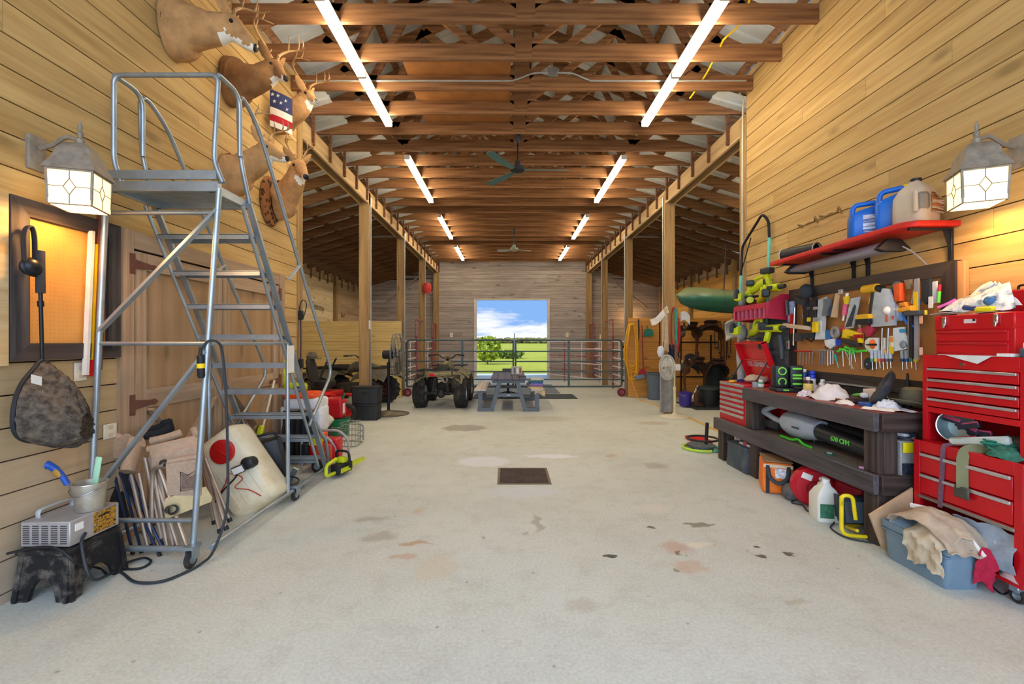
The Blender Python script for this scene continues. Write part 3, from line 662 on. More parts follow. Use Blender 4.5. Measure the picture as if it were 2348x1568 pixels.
cen = sum(hoop, V())/len(hoop); t = NT('netting'); v = t.coord(); n = t.noise(v, 30, 5); ck = t.n('TexVoronoi'); ck.feature = 'DISTANCE_TO_EDGE'; ck.inputs['Scale'].default_value = 110; t.l(v, ck.inputs[0])
t.set(t.ramp(n, [(.35, lin('2b2723')), (.7, lin('6d6152'))]), .9); t.l(t.ramp(ck.outputs[0], [(.1, (1, 1, 1)), (.5, (.5, .5, .5))]), t.b.inputs['Alpha'])
off = atX(150, 960, X+.12)-cen; m = MB(); rings = []
for k in range(9):
    f = k/8; sc_ = 1-.12*f-.55*f*f*f; rr = random.Random(k)
    rings.append([cen+off*f*1.15+V((.10*f, 0, -.03*f))+(p-cen)*sc_+V((rr.uniform(-.006, .006) for _ in range(3))) for p in hoop])
m.loft(rings, False); m.noise(.004, 2); part(nt, 'net_bag', m, t.mat, world=True)
m = MB(); p = atX(84, 868, X+.09); m.sheet(lambda u, v: atX(lerp(72, 96, u), lerp(858, 878, v)+6*u, X+.1), 2, 2, .002); part(nt, 'care_tag', m, WHT, 'white tag', world=True)
# ear muffs
X = -2.67; em = thing('ear_muffs', 'black strapped ear muffs hung on the framed pegboard above the net handle', 'ear muffs', atX(70, 520, X))
for dx, nm in ((0, 'strap'), (.03, 'strap')):
    m = MB(); m.tube(cat([atX(56, 600, X+dx), atX(54, 545, X+dx), atX(60, 523, X+dx), atX(72, 520, X+dx), atX(79, 545, X+dx), atX(80, 598, X+dx)], 5), .012, 8, flat=(1.3, .5)); part(em, nm, m, mat('2b2a29', .85), world=True)
m = MB(); m.ell(atX(72, 612, X+.03), (.045, .052, .05)); m.lathe([(.05, -.01), (.056, 0), (.05, .01)], 20, tr(atX(72, 612, X+.03)) @ rot(0, 80, 0)); part(em, 'ear_cup', m, BLKM, world=True)
# level, strip, rule
X = -2.70; lv = thing('spirit_level', 'brown wooden spirit level with round vials hanging on the pegboard frame', 'spirit level', atX(225, 850, X))
p, q = atX(220, 848, X), atX(236, 486, X); d = (q-p).normalized()
m = MB(); m.beam(p, q, .028, .062, (1, 0, 0), .002); part(lv, 'body', m, wood('7c4a38', '5d3427', 2, .2, .1, .45), world=True)
for f in (.03, .23, .62, .96):
    m = MB(); c = lerp(p, q, f); m.ell(c+V((.018, 0, 0)), (.008, .016, .024)); part(lv, 'vial', m, mat('d8d2b8', .2), world=True)
for f in (.41, .80):
    m = MB(); c = lerp(p, q, f); m.box(c+V((.0145, 0, 0)), (.002, .014, .09), look(d) if 0 else None, 0); part(lv, 'hand_slot', m, mat('2a1511', .8), world=True)
m = MB(); m.beam(atX(196, 860, -2.705), atX(210, 530, -2.705), .02, .03, (1, 0, 0)); solo('plastic_strip', m, mat('d9d2c6', .5), 'long white plastic strip leaning beside the wooden level', 'strip', world=True)
m = MB(); m.beam(atX(208, 845, -2.72), atX(219, 560, -2.72), .012, .025, (1, 0, 0)); m.m = 1; m.beam(atX(203, 862, -2.715), atX(209, 825, -2.715), .016, .05, (1, 0, 0)); solo('measuring_rule', m, [YEL, RED], 'yellow rule with a red end behind the wooden level', 'ruler', world=True)
def outlet(nm, label, p, n, size=(.075, .115), col='e5dcc6'):
    t = thing(nm, label, 'outlet', p); M = look(n, (1, 0, 0) if abs(n[0]) < .5 else (0, 1, 0))
    m = MB(); m.box((0, 0, .004), (size[0], size[1], .008), None, .002); m.xf(M); part(t, 'cover_plate', m, mat(col, .5))
    for s in (-1, 1): m = MB(); m.box((0, s*.026, .009), (.034, .028, .003), None, .001); m.xf(M); part(t, 'socket', m, mat('cfc4a8', .5))
outlet('power_outlet', 'cream power outlet half hidden behind the hanging net and white strip', atX(183, 852, XL+.004), (1, 0, 0), (.08, .115))
outlet('power_outlet', 'cream outlet low on the wall above the black chair bag', atX(251, 988, XL+.004), (1, 0, 0), (.1, .1))
# ================= deer heads =================
HIDE = mat('b68a58', .9, var=.3, scale=8, bump=.3, dirt=('8d6238', .35)); HIDED = mat('8a6239', .9, var=.3, scale=8, bump=.3); DWH = mat('eee6d6', .9, var=.06); NOSE = mat('1d1a18', .3); ANT = mat('b08a58', .6, var=.35, scale=10); EARIN = mat('dcc3ac', .9)
def deer(label, pb, pn, ps, pz, hb, hn, hs, hide=HIDE, asc=1.0, tines=3, spread=.16, seed=0):
    t = thing('deer_mount', label, 'deer head', pb, 0, 'mounted deer heads'); rd = random.Random(seed)
    f = (pz-ps).normalized(); back = ps-f*.07+V((0, 0, .0))
    key = [pb, lerp(pb, pn, .35)+V((0, 0, -.01)), lerp(pb, pn, .75), lerp(pn, ps, .35)+V((0, 0, -.01)), lerp(pn, ps, .75), ps, lerp(ps, pz, .42)-V((0, 0, .012)), lerp(ps, pz, .8)-V((0, 0, .012)), pz]
    rad = [(hb*.78, hb), (hb*.80, hb*.98), (hb*.6, hb*.74), (hn*.88, hn*1.05), (hs*.86, hn*.9), (hs*.80, hs*.92), (hs*.58, hs*.66), (hs*.40, hs*.44), (hs*.30, hs*.26)]
    sp = cat(key, 8); N = len(sp); n = 28; rings = []
    for i, p in enumerate(sp):
        g = i/(N-1)*(len(rad)-1); a = min(int(g), len(rad)-2); w, h = (lerp(rad[a][j], rad[a+1][j], g-a) for j in (0, 1))
        tg = (sp[min(i+1, N-1)]-sp[max(i-1, 0)]).normalized(); z = V((0, 0, 1)); z = (z-tg*z.dot(tg)).normalized(); y = tg.cross(z)
        if i < 5: tg = V((1, 0, 0)); z = V((0, 0, 1)); y = tg.cross(z)
        rings.append([p+y*math.cos(2*PI*k/n)*w+z*(math.sin(2*PI*k/n)*h*(1.12 if i < 14 and math.sin(2*PI*k/n) < 0 else 1)) for k in range(n)])
    m = MB(); m.loft(rings); m.bm.faces.ensure_lookup_table(); m.bm.normal_update()
    i0 = 0
    for fc in m.bm.faces:
        c = fc.calc_center_median(); best = min(range(N), key=lambda i: (sp[i]-c).length); g = best/(N-1); dn = (c-sp[best]); h = dn.z/(dn.length+1e-6)
        if g > .965: fc.material_index = 2
        elif .40 < g < .60 and h < -.2-(.60-g)*2.2: fc.material_index = 1
        elif .60 <= g < .93 and h < -.5: fc.material_index = 1
        elif .90 < g <= .965 and (h < .3): fc.material_index = 1
        elif g < .12 and h < -.6: fc.material_index = 0
    for v in m.bm.verts: v.co += V((rd.uniform(-.002, .002), rd.uniform(-.002, .002), rd.uniform(-.002, .002)))
    hd = part(t, 'head_and_neck', m, [hide, DWH, NOSE], world=True, ang=80)
    up = V((0, 0, 1)); up = (up-f*up.dot(f)).normalized(); r = f.cross(up); up = (up*.35+V((0, 0, .75))-V((.12, 0, 0))).normalized()
    L = (pz-ps).length
    for s in (-1, 1):
        m = MB(); m.ell(ps+f*L*.16+r*s*hs*.72+up*hs*.28, (.016, .016, .016)); part(t, 'eye', m, mat('120d0a', .08, var=0), world=True)
        a = ps-f*L*.10+r*s*hs*.6+up*hs*.5; d = (r*s*.75+up*.85-f*.25).normalized(); pts = [(0, .5), (.25, 1), (.55, .95), (.85, .5), (1, .05)]; nn = f+r*s*.3
        z = d; y = nn.cross(z).normalized(); x = y.cross(z)
        m = MB(); m.loft([[a+d*.17*g+y*.045*w*math.cos(2*PI*k/10)+x*.012*w*math.sin(2*PI*k/10) for k in range(10)] for g, w in pts]); part(t, 'ear', m, hide, world=True)
        m = MB(); m.loft([[a+d*.17*(g*.8+.06)+x*.010*max(w, .3)+nn*.004+y*.032*w*math.cos(2*PI*k/10)+x*.006*w*math.sin(2*PI*k/10) for k in range(10)] for g, w in pts]); part(t, 'inner_ear', m, EARIN, 'pale inner ear', world=True)
        o = ps-f*L*.02+r*s*hs*.35+up*hs*.8; q = lambda rr, uu, ff: o+(r*s*rr+up*uu+f*ff)*asc
        bm_ = cat([q(0, 0, 0), q(.05, .07, -.05), q(spread*.8, .17, -.06), q(spread*1.1, .25, .03), q(spread*1.0, .30, .14), q(spread*.72, .33, .22)], 5)
        m = MB(); m.tube(bm_, [lerp(.016, .004, i/(len(bm_)-1))*asc**.5 for i in range(len(bm_))], 8)
        k0 = [.12, .40, .60, .78][:tines+1]
        for j, g in enumerate(k0):
            b = bm_[int(g*(len(bm_)-1))]; ln = (.05, .15, .14, .10)[j]*asc; tip = b+up*ln+f*.02-r*s*.02
            m.tube(cat([b, lerp(b, tip, .5)+f*.012, tip], 4), [.009, .008, .0075, .007, .006, .0055, .004, .003, .002][:9], 7)
        part(t, 'antler', m, ANT, world=True)
    return t
def dp(a, X): return atX(a[0], a[1], X)
deer('deer head mount nearest the picture top, closest to the lit lantern', dp((398, 62), -2.735), dp((462, 66), -2.5), dp((531, 62), -2.3), dp((588, 112), -2.1), .235, .125, .105, HIDE, 1.05, 2, .2, 1)
deer('dark-maned deer head mount just above the ladder guard rail, nose raised', dp((528, 185), -2.735), dp((578, 186), -2.5), dp((630, 158), -2.32), dp((656, 180), -2.18), .225, .12, .095, HIDED, 1.0, 3, .2, 2)
deer('small deer head mount wearing the flag cloth', dp((640, 262), -2.72), dp((676, 258), -2.52), dp((706, 222), -2.37), dp((726, 232), -2.25), .21, .12, .085, HIDE, .95, 3, .2, 3)
deer('deer head mount behind the ladder handrail, lower row, level muzzle', dp((522, 402), -2.735), dp((574, 380), -2.52), dp((614, 345), -2.36), dp((660, 364), -2.14), .20, .125, .09, HIDE, .8, 3, .17, 4)
d5 = deer('deer head mount on the spotted brown shield, nearest the corner board', dp((640, 458), -2.70), dp((664, 440), -2.56), dp((686, 384), -2.42), dp((702, 406), -2.28), .22, .13, .10, HIDE, .75, 2, .14, 5)
# spotted shield, flag cloth
t = NT('spotted_hide'); v = t.coord(); vo = t.n('TexVoronoi'); vo.inputs['Scale'].default_value = 16; t.l(v, vo.inputs[0])
t.set(t.ramp(vo.outputs[0], [(.33, lin('3a1d0e')), (.42, lin('8c5a2c'))]), .9)
c = dp((620, 462), -2.735); m = MB(); m.lathe([(0, -.012), (.2, -.012), (.215, .0), (.2, .02), (0, .02)], 28, tr(c) @ rot(0, 90, 0) @ MX.Diagonal((1.35, 1, 1, 1))); part(d5, 'shield', m, t.mat, 'spotted brown shield', world=True)
fc = thing('flag_cloth', 'stars and stripes cloth draped around the small deer mount', 'flag', dp((634, 262), -2.7))
cb = dp((634, 268), -2.70); FB = mat('333b63', .9, var=.1); FR = mat('b31f2c', .9, var=.1)
def band(u, v, z0, z1):  # wraps the front of the mount, facing the camera side
    a = R(lerp(-150, -20, u)); z = lerp(z0, z1, v); x = .06+.17*(1-abs(z)*.9)*(.5+.5*u); return cb+V((.03+.20*u, -.20+.10*u*u, z-.06*u))
for z0, z1, mm, nm in ((.02, .21, FB, 'canton'), (-.06, .018, DWH, 'white_stripe'), (-.135, -.062, FR, 'red_stripe'), (-.20, -.137, DWH, 'white_stripe')):
    m = MB(); m.sheet(lambda u, v: band(u, v, z0, z1), 6, 3, .006); part(fc, nm, m, mm, world=True)
m = MB()
for (u, z) in ((.15, .16), (.42, .17), (.25, .09), (.55, .1), (.75, .15), (.8, .06)):
    p = band(u, .5, z, z)+V((.0, -.008, 0)); M = tr(p) @ look((.1, -1, 0.05), (1, 0, 0)); m.prism([((.022 if k % 2 == 0 else .009)*math.cos(R(90+36*k)), (.022 if k % 2 == 0 else .009)*math.sin(R(90+36*k))) for k in range(10)], .004, M)
part(fc, 'star', m, WHT, world=True)
# ================= rolling warehouse ladder =================
ld = thing('rolling_ladder', 'tall grey steel rolling platform ladder against the deer wall', 'ladder', (-2.3, 2.95, 0))
GL = GALV
def lp(nm, pts, r=.017, n=10, closed=False, lab=None):
    m = MB(); m.tube(pts, r, n, closed); return part(ld, nm, m, GL, lab, world=True)
xl, xr = -2.62, -1.94
BR, BL, TRp, TL = V((-2.03, 2.93, .10)), V((-2.70, 2.93, .10)), V((-1.905, 3.0, 2.44)), V((-2.65, 3.0, 2.44))
def on(a, b, z): f = (z-a.z)/(b.z-a.z); return lerp(a, b, f)
lp('rear_leg', [BR, TRp], .019); lp('rear_leg', [BL, TL], .019)
for z in (.28, 1.42, 2.28): lp('cross_bar', [on(BL, TL, z), on(BR, TRp, z)], .0145)
lp('base_rail', [BL, BR], .019)
m = MB(); m.beam(on(BL, TL, 1.5), on(BR, TRp, 2.30), .018, .04, (0, 1, 0)); part(ld, 'diagonal_brace', m, GL, world=True)
m = MB(); m.beam(on(BL, TL, .42)+V((0, -.01, 0)), on(BR, TRp, 1.37)+V((0, -.01, 0)), .018, .04, (0, 1, 0)); part(ld, 'diagonal_brace', m, GL, world=True)
# platform
m = MB(); m.bx(xl-.04, xr+.04, 2.98, 3.02, 2.42, 2.485, .003); m.bx(xl, xl+.04, 3.0, 3.40, 2.42, 2.48, .003); m.bx(xr-.04, xr, 3.0, 3.40, 2.42, 2.48, .003); m.bx(xl, xr, 3.37, 3.41, 2.42, 2.48, .003)
for i in range(7): y = 3.045+i*.05; m.bx(xl+.02, xr-.02, y, y+.03, 2.455, 2.475)
part(ld, 'platform', m, GL, world=True)
m = MB(); m.bx(xl-.02, xr+.02, 2.985, 3.0, 2.50, 2.56, .002); part(ld, 'toe_board', m, GL, world=True)
# steps and stringers
for i in range(9):
    y, z = 3.5+.152*i, 2.235-.25*i; m = MB(); m.bx(xl, xr, y-.10, y+.06, z-.004, z+.004); m.bx(xl, xr, y-.10, y-.094, z-.035, z); m.bx(xl, xr, y+.054, y+.06, z-.035, z)
    for j in range(5): m.bx(xl+.02, xr-.02, y-.08+j*.028, y-.072+j*.028, z, z+.008)
    part(ld, 'step', m, GL, world=True)
for X in (xl-.012, xr+.012):
    m = MB(); m.beam((X, 3.38, 2.46), (X, 4.86, .03), .02, .045, (1, 0, 0)); part(ld, 'stringer', m, GL, world=True)
    m = MB(); m.tube([(X, 3.30, 2.42), (X, 4.62, .17)], .014, 8); part(ld, 'support_leg', m, GL, world=True)
    lp('base_rail', [(X if X > -2.3 else -2.7, 2.95, .10), (X, 4.88, .10)], .017)
    lp('front_leg', [(X, 4.55, .62), (X, 4.80, .40), (X, 4.87, .22), (X, 4.88, .0)], .017)
    # handrail hoop
    lp('handrail', fil([(X, 3.40, 2.45), (X, 3.27, 2.75), (X, 3.25, 3.24), (X, 3.50, 3.10), (X, 4.98, 1.10), (X, 4.40, .62)], .14, 6), .016)
m = MB(); m.beam((xr+.012, 4.0, 1.98), (xr+.012, 4.22, 2.15), .012, .03, (1, 0, 0)); part(ld, 'handrail_strut', m, mat('c9cbc4', .4, .4), world=True)
m = MB(); m.beam((xl-.012, 4.0, 1.98), (xl-.012, 4.22, 2.15), .012, .03, (1, 0, 0)); part(ld, 'handrail_strut', m, mat('c9cbc4', .4, .4), world=True)
lp('middle_leg', [(xr+.01, 3.99, .10), (xr+.01, 3.98, 1.42)], .017); lp('middle_leg', [(xl, 3.99, .10), (xl, 3.98, 1.42)], .017)
lp('side_bar', [on(BR, TRp, 1.42), (xr+.01, 3.98, 1.42)], .0145); lp('side_bar', [on(BL, TL, 1.42), (xl, 3.98, 1.42)], .0145)
# platform guard
gx0, gx1 = -2.60, -1.91
lp('guard_rail', fil([(gx0, 3.24, 2.75), (gx0, 3.24, 3.19), (gx0, 3.0, 3.19)], .12), .016)
lp('guard_rail', fil([(gx1, 3.24, 2.75), (gx1, 3.24, 3.19), (gx1, 3.0, 3.19)], .12), .016)
lp('guard_hoop', fil([(gx0+.05, 3.0, 2.48), (gx0-.0, 3.0, 2.62), (gx0, 3.0, 3.19), (gx1, 3.0, 3.19), (gx1-.03, 3.0, 2.62), (gx1+.03, 3.0, 2.48)], .06), .016)
# casters
for p in (BR+V((.02, -.05, 0)), V((-2.68, 2.90, .1)), V((xr+.02, 4.1, .1))):
    c = V((p.x, p.y, .055)); m = MB(); m.ring((0, 0, 0), .04, .016, rot(0, 90, 0), 20, 8); m.xf(tr(c)); w_ = part(ld, 'caster', m, RUB, world=True)
    m = MB(); m.cyl(c-V((.018, 0, 0)), c+V((.018, 0, 0)), .028, None, 14); part(w_, 'hub', m, GALV, world=True)
    m = MB(); m.bx(c.x-.026, c.x-.02, c.y-.02, c.y+.05, .05, .13); m.bx(c.x+.02, c.x+.026, c.y-.02, c.y+.05, .05, .13); m.bx(c.x-.03, c.x+.03, c.y-.03, c.y+.06, .12, .14); part(w_, 'fork', m, GL, world=True)
m = MB(); m.bx(xr+.03, xr+.036, 3.93, 4.05, 1.16, 1.40); part(ld, 'sign_card', m, WHT, 'white warning card', world=True)
# ================= camp chairs =================
TANF = mat('b49a80', .92, bump=.4, scale=40, var=.12); NAVY = mat('2a3c5c', .4, .4); BFAB = mat('1e2024', .9, bump=.3, scale=40); TUBT = mat('a89684', .4, .5)
def chair(label, feet, tops, r, colt, fabs, pad=None):
    t = thing('folded_camp_chair', label, 'folding chair', V((sum(f.x for f in feet)/len(feet), sum(f.y for f in feet)/len(feet), 0)), 0, 'folded camp chairs')
    for a, b in zip(feet, tops):
        m = MB(); m.cyl(a, b, r, None, 8); lg = part(t, 'leg', m, colt, world=True)
        m = MB(); m.cyl(a, a+(b-a).normalized()*.03, r*1.35, None, 8); part(lg, 'foot_cap', m, BLK, world=True)
    for nm, mb_, mm in fabs: part(t, nm, mb_, mm, world=True, ang=60)
    return t
def roll(p, q, r, fl=(1, .45), sag=.02, n=12, up=(0, 0, 1)):
    pts = cat([p, lerp(p, q, .33)+V((0, 0, -sag)), lerp(p, q, .66)+V((0, 0, -sag)), q], 4); m = MB(); m.tube(pts, r, n, flat=fl, up=up); return m
P3 = lambda px, py, Y: at(px, py, Y)
chair('folded navy tubed camp chair with black seat nearest the step stool', [P3(285, 1272, 3.05), P3(272, 1262, 3.12), P3(305, 1270, 3.06), P3(325, 1268, 3.08)], [P3(243, 1088, 3.22), P3(250, 1075, 3.24), P3(262, 1085, 3.2), P3(275, 1070, 3.2)], .009, NAVY,
      [('seat_fabric', roll(P3(258, 1100, 3.2), P3(280, 1190, 3.16), .05, (.4, 1.0)), BFAB), ('bag', MB().box(P3(228, 1052, 3.2), (.16, .12, .17), rot(0, 8, 10), .02, 2), BFAB)])
chair('folded navy tubed camp chair between the black one and the tan ones', [P3(368, 1276, 3.04), P3(376, 1262, 3.1), P3(330, 1225, 3.18), P3(352, 1240, 3.16)], [P3(268, 1070, 3.22), P3(280, 1068, 3.2), P3(286, 1064, 3.2), P3(294, 1060, 3.2)], .009, NAVY,
      [('seat_fabric', roll(P3(292, 1085, 3.2), P3(330, 1170, 3.18), .04, (.4, 1.0)), BFAB), ('arm_pad', roll(P3(330, 998, 3.30), P3(392, 978, 3.42), .03), BFAB)])
chair('folded tan director chair with a rolled fabric seat beside the navy tubed chairs', [P3(340, 1262, 3.06), P3(352, 1255, 3.1), P3(372, 1245, 3.12), P3(384, 1262, 3.06)], [P3(300, 1088, 3.16), P3(318, 1085, 3.16), P3(332, 1050, 3.18), P3(345, 1040, 3.18)], .0125, TUBT,
      [('seat_fabric', roll(P3(312, 1008, 3.22), P3(294, 1082, 3.12), .075, (1, .55), .0), TANF), ('back_fabric', roll(P3(262, 1004, 3.2), P3(325, 1010, 3.22), .05, (1, .6), .03), TANF), ('arm_fabric', MB().sheet(lambda u, v: P3(lerp(252, 300, u), lerp(1000, 1045, v)+6*math.sin(6*u), 3.17), 8, 6, .006), TANF)])
c3 = chair('folded tan director chair with a side table and mesh pocket, in front of its twin', [P3(412, 1262, 3.05), P3(398, 1260, 3.08), P3(378, 1250, 3.12), P3(432, 1262, 3.05)], [P3(342, 1048, 3.2), P3(354, 1030, 3.2), P3(330, 1050, 3.22), P3(366, 1075, 3.14)], .0125, TUBT,
      [('back_fabric', MB().sheet(lambda u, v: P3(lerp(343, 452, u)+8*v, lerp(1028, 1078, v)-26*u+5*math.sin(9*v), 3.16-.03*math.sin(3*v)), 10, 10, .012), TANF), ('back_roll', roll(P3(340, 1030, 3.17), P3(452, 1004, 3.2), .024, (1, .9), .0), TANF), ('seat_roll', roll(P3(385, 1060, 3.12), P3(462, 1046, 3.12), .022, (1, .9), 0), TANF)])
m = MB(); m.sheet(lambda u, v: P3(lerp(380, 458, u)+4*v, lerp(1064, 1136, v)-12*u*(1-v), 3.08), 6, 6, .012); pk = part(c3, 'organizer_pocket', m, TANF, world=True)
m = MB(); m.sheet(lambda u, v: P3(lerp(416, 450, u), lerp(1088+8*math.sin(PI*u), 1122, v)-4*u, 3.068), 5, 4, .004); part(pk, 'mesh_pocket', m, mat('7d6657', .9, scale=90, var=.4), world=True)
m = MB(); m.tube([P3(414, 1082, 3.062), P3(430, 1090, 3.062), P3(452, 1076, 3.062), P3(452, 1120, 3.062), P3(414, 1126, 3.062)], .003, 6, True); part(pk, 'pocket_trim', m, BLK, world=True)
m = MB(); m.prism([(-.16, -.05), (.16, -.01), (.17, .02), (.14, .10), (-.13, .09), (-.15, .06)], .014, tr(P3(432, 1160, 3.09)) @ look((0, -1, .1), (1, 0, .25)), .004); part(c3, 'side_table', m, mat('d3bd8d', .5), 'cream plastic side table', world=True)
m = MB(); m.lathe([(.027, 0), (.034, .08), (.03, .08), (.024, .01), (0, .01)], 18, tr(P3(388, 1168, 3.08)) @ look((.75, -.6, .2))); part(c3, 'cup_holder', m, mat('4a4640', .7), world=True)
m = MB(); m.ring(P3(375, 1062, 3.1), .018, .008, rot(90, 0, 20), 14, 8, (20, 320)); part(c3, 'arm_end', m, BLK, world=True)
m = MB(); m.tube(cat([P3(348, 1190, 3.1), P3(350, 1090, 3.13), P3(362, 1070, 3.1), P3(376, 1066, 3.1)], 5), .013, 8); part(c3, 'arm_tube', m, TUBT, world=True)
chair('folded tan director chair leaning against the white tank behind the rear ladder leg', [P3(492, 1202, 3.4), P3(505, 1222, 3.3), P3(520, 1215, 3.32), P3(528, 1196, 3.4)], [P3(444, 988, 3.5), P3(452, 1000, 3.5), P3(462, 1020, 3.45), P3(470, 1050, 3.4)], .0125, TUBT,
      [('back_fabric', roll(P3(443, 982, 3.5), P3(458, 1030, 3.46), .03, (1, .8), 0), TANF), ('arm_fabric', MB().sheet(lambda u, v: P3(lerp(438, 462, u), lerp(1052, 1130, v), 3.4+.02*math.sin(5*v)), 4, 6, .01), TANF)])
m = MB(); m.tube(cat([P3(345, 1012, 3.3), P3(380, 1004, 3.34), P3(416, 992, 3.4)], 4), .03, 10); solo('folded_chair_bag', m, TANF, 'rolled tan chair cover lying along the top of the folded chairs', 'chair cover', world=True)
m = MB(); m.beam(P3(330, 992, 3.36), P3(388, 975, 3.5), .05, .06, b=.01); m.beam(P3(372, 980, 3.46), P3(396, 972, 3.52), .05, .1, b=.01); solo('tripod_case', m, BFAB, 'black padded bundle on top of the folded chairs against the barn door', 'case', world=True)
# ================= spray tank =================
t = thing('spray_tank', 'yellowed white plastic tank with a red lid lying tilted on the floor', 'tank', V((-2.29, 3.92, 0)))
T0 = tr(P3(556, 1078, 3.92)) @ look((0, -1, .12), (.60, 0, -.80))
TKM = mat('e4ddc0', .45, var=.08, dirt=('c9a860', .55), scale=5)
def rrect(w, h, r, n=4): return [(sx_*(w-r)+r*math.cos(a), sy_*(h-r)+r*math.sin(a)) for (sx_, sy_, a0) in ((1, 1, 0), (-1, 1, 90), (-1, -1, 180), (1, -1, 270)) for a in [R(a0+90*k/n) for k in range(n+1)]]
m2 = MB(); 
part(t, 'tank_body', m2.loft([[T0 @ V((x*g, y*g, z)) for x, y in rrect(.37, .205, .07)] for z, g in ((-.15, .86), (-.13, .95), (-.09, 1), (.05, 1), (.10, .97), (.14, .88), (.15, .82))]), TKM, world=True)
lid = MB()
lid.lathe([(0, .148), (.092, .148), (.10, .155), (.10, .178), (.086, .184), (0, .182)], 28, T0 @ tr(-.19, .04, 0)); part(t, 'lid', lid, mat('c01818', .35), 'red screw lid', world=True)
m = MB(); m.box((0, 0, 0), (.15, .018, .012), None, .003); m.xf(T0 @ tr(-.19, .04, .188) @ rot(0, 0, 20)); part(t, 'lid_grip', m, mat('c01818', .35), world=True)
m = MB()
for yy in (-.1, -.03, .05, .12): m.box((.12, yy, .143), (.34, .025, .018), None, .008, 2)
m.xf(T0); part(t, 'moulded_rib', m, TKM, world=True)
m = MB(); m.lathe([(.0, 0), (.05, 0), (.05, .09), (.035, .1), (0, .1)], 14); m.xf(T0 @ tr(.02, .17, .12)); part(t, 'pump', m, BLK, world=True)
m = MB(); m.tube(cat([T0 @ V((.1, -.2, .17)), T0 @ V((.05, -.08, .18)), T0 @ V((.0, .0, .19)), T0 @ V((.09, .06, .17)), T0 @ V((.12, -.02, .19)), T0 @ V((.2, .05, .17)), T0 @ V((.30, .1, .165))], 6), .004, 6); solo('jumper_wire', m, mat('b8231c', .5), 'thin red wire tangled across the white tank', 'wire', world=True)
m = MB(); m.tube(cat([T0 @ V((.12, -.22, .18)), T0 @ V((.08, -.1, .19)), T0 @ V((.06, .02, .2)), T0 @ V((.02, .12, .2))], 6), .007, 6); solo('rubber_hose', m, BLK, 'short black hose lying across the white tank', 'hose', world=True)
m = MB(); m.box(P3(546, 1077, 3.70), (.1, .03, .07), rot(10, -22, 8), .012, 2); m.m = 1; m.box(P3(545, 1078, 3.682), (.085, .004, .05), rot(10, -22, 8)); solo('battery_pack', m, [DGRY, WHT], 'small white-faced charger box sitting on the white tank', 'charger', world=True)
# black speaker-like box and bits at the ladder's foot
t = thing('leaf_shredder', 'black plastic bin with a grey mesh front tilted beside the white tank', 'bin', V((P3(628, 1130, 4.0).x, 4.2, 0)))
M = tr(P3(620, 1052, 4.25)) @ rot(0, -14, 18); m = MB(); m.box((0, 0, 0), (.24, .2, .36), M, .02, 2); part(t, 'housing', m, BLK, world=True)
m = MB(); m.box((-.01, -.102, 0), (.13, .012, .26), M, .004); part(t, 'mesh_front', m, mat('8a8478', .8, var=.3, scale=60), world=True)
m = MB(); m.tube([M @ V(p) for p in cat([(-.1, 0, .18), (-.08, 0, .23), (.08, 0, .23), (.1, 0, .18)], 4)], .012, 8); part(t, 'handle', m, BLK, world=True)
m = MB(); m.cyl((M @ V((0, 0, -.19))).xyz, V((P3(640, 1120, 4.2).x, 4.25, .0)), .05, .07, 12); part(t, 'base', m, mat('3a2c20', .7), world=True)
m = MB(); c = V((P3(648, 1118, 4.1).x, 4.12, .008)); m.tube(cat([c+V((math.cos(a)*.13, math.sin(a)*.11, .01+.008*k)) for k, a in enumerate([i*.7 for i in range(22)])], 3), .007, 6); solo('coiled_cable', m, BLK, 'black cable coiled on the floor at the middle ladder leg', 'cable', world=True)
# ================= step stool, charger, pail =================
t = thing('step_stool', 'dusty black plastic step stool under the battery charger', 'stool', V((-2.56, 2.68, 0)))
SBL = mat('17181a', .6, var=.3, dirt=('8a8174', .55), scale=18)
m = MB(); m.box((0, 0, .268), (.30, .37, .03), None, .006); part(t, 'top', m, mat('1d1d1e', .6, dirt=('9a8f7e', .8), scale=9))
def legpanel(w, h, cut, th):
    pts = [(-w/2-.02, 0), (-w/2+.07, 0)]+[(-w/2+.07+(w-.14)*k/8, cut*math.sin(PI*k/8)**.6) for k in range(0, 9)]+[(w/2-.07, 0), (w/2+.02, 0), (w/2-.01, h), (-w/2+.01, h)]
    q = []
    for p in pts:
        if not q or (abs(q[-1][0]-p[0])+abs(q[-1][1]-p[1])) > 1e-5: q.append(p)
    return MB().prism(q, th)
for s in (-1, 1):
    m = legpanel(.30, .26, .13, .022); m.xf(tr(0, s*.175, 0) @ rot(90+s*4, 0, 0) @ tr(0, 0, -.011)); part(t, 'leg', m, SBL)
for s in (-1, 1):
    m = legpanel(.36, .26, .13, .022); m.xf(tr(s*.14, 0, 0) @ rot(0, 0, 90) @ rot(90-s*4, 0, 0) @ tr(0, 0, -.011)); part(t, 'side_panel', m, SBL)
t = thing('battery_charger', 'silver louvred battery charger sitting on the black step stool', 'battery charger', V((-2.575, 2.69, .284)), 0)
SIL = mat('b8b4b2', .45, .4, dirt=('a08e70', .3)); m = MB(); m.box((0, 0, .075), (.275, .32, .14), None, .004); part(t, 'case', m, SIL)
m = MB()
for c_ in range(5):
    for r_ in range(9): m.box((-.105+c_*.052, -.1605, .025+r_*.012), (.036, .004, .006))
part(t, 'louvre_vent', m, mat('4b4444', .7))
m = MB(); m.box((.138, -.105, .10), (.003, .05, .04)); part(t, 'meter', m, mat('f0f0ea', .3), 'white dial')
tl = NT('charger_label'); v = tl.coord((14, 14, 30)); n = tl.noise(v, 1.4, 5, .7); tl.set(tl.ramp(n, [(.40, lin('14120f')), (.47, lin('d89a1f')), (.55, lin('1a1712')), (.62, lin('c9b48a'))]), .5)
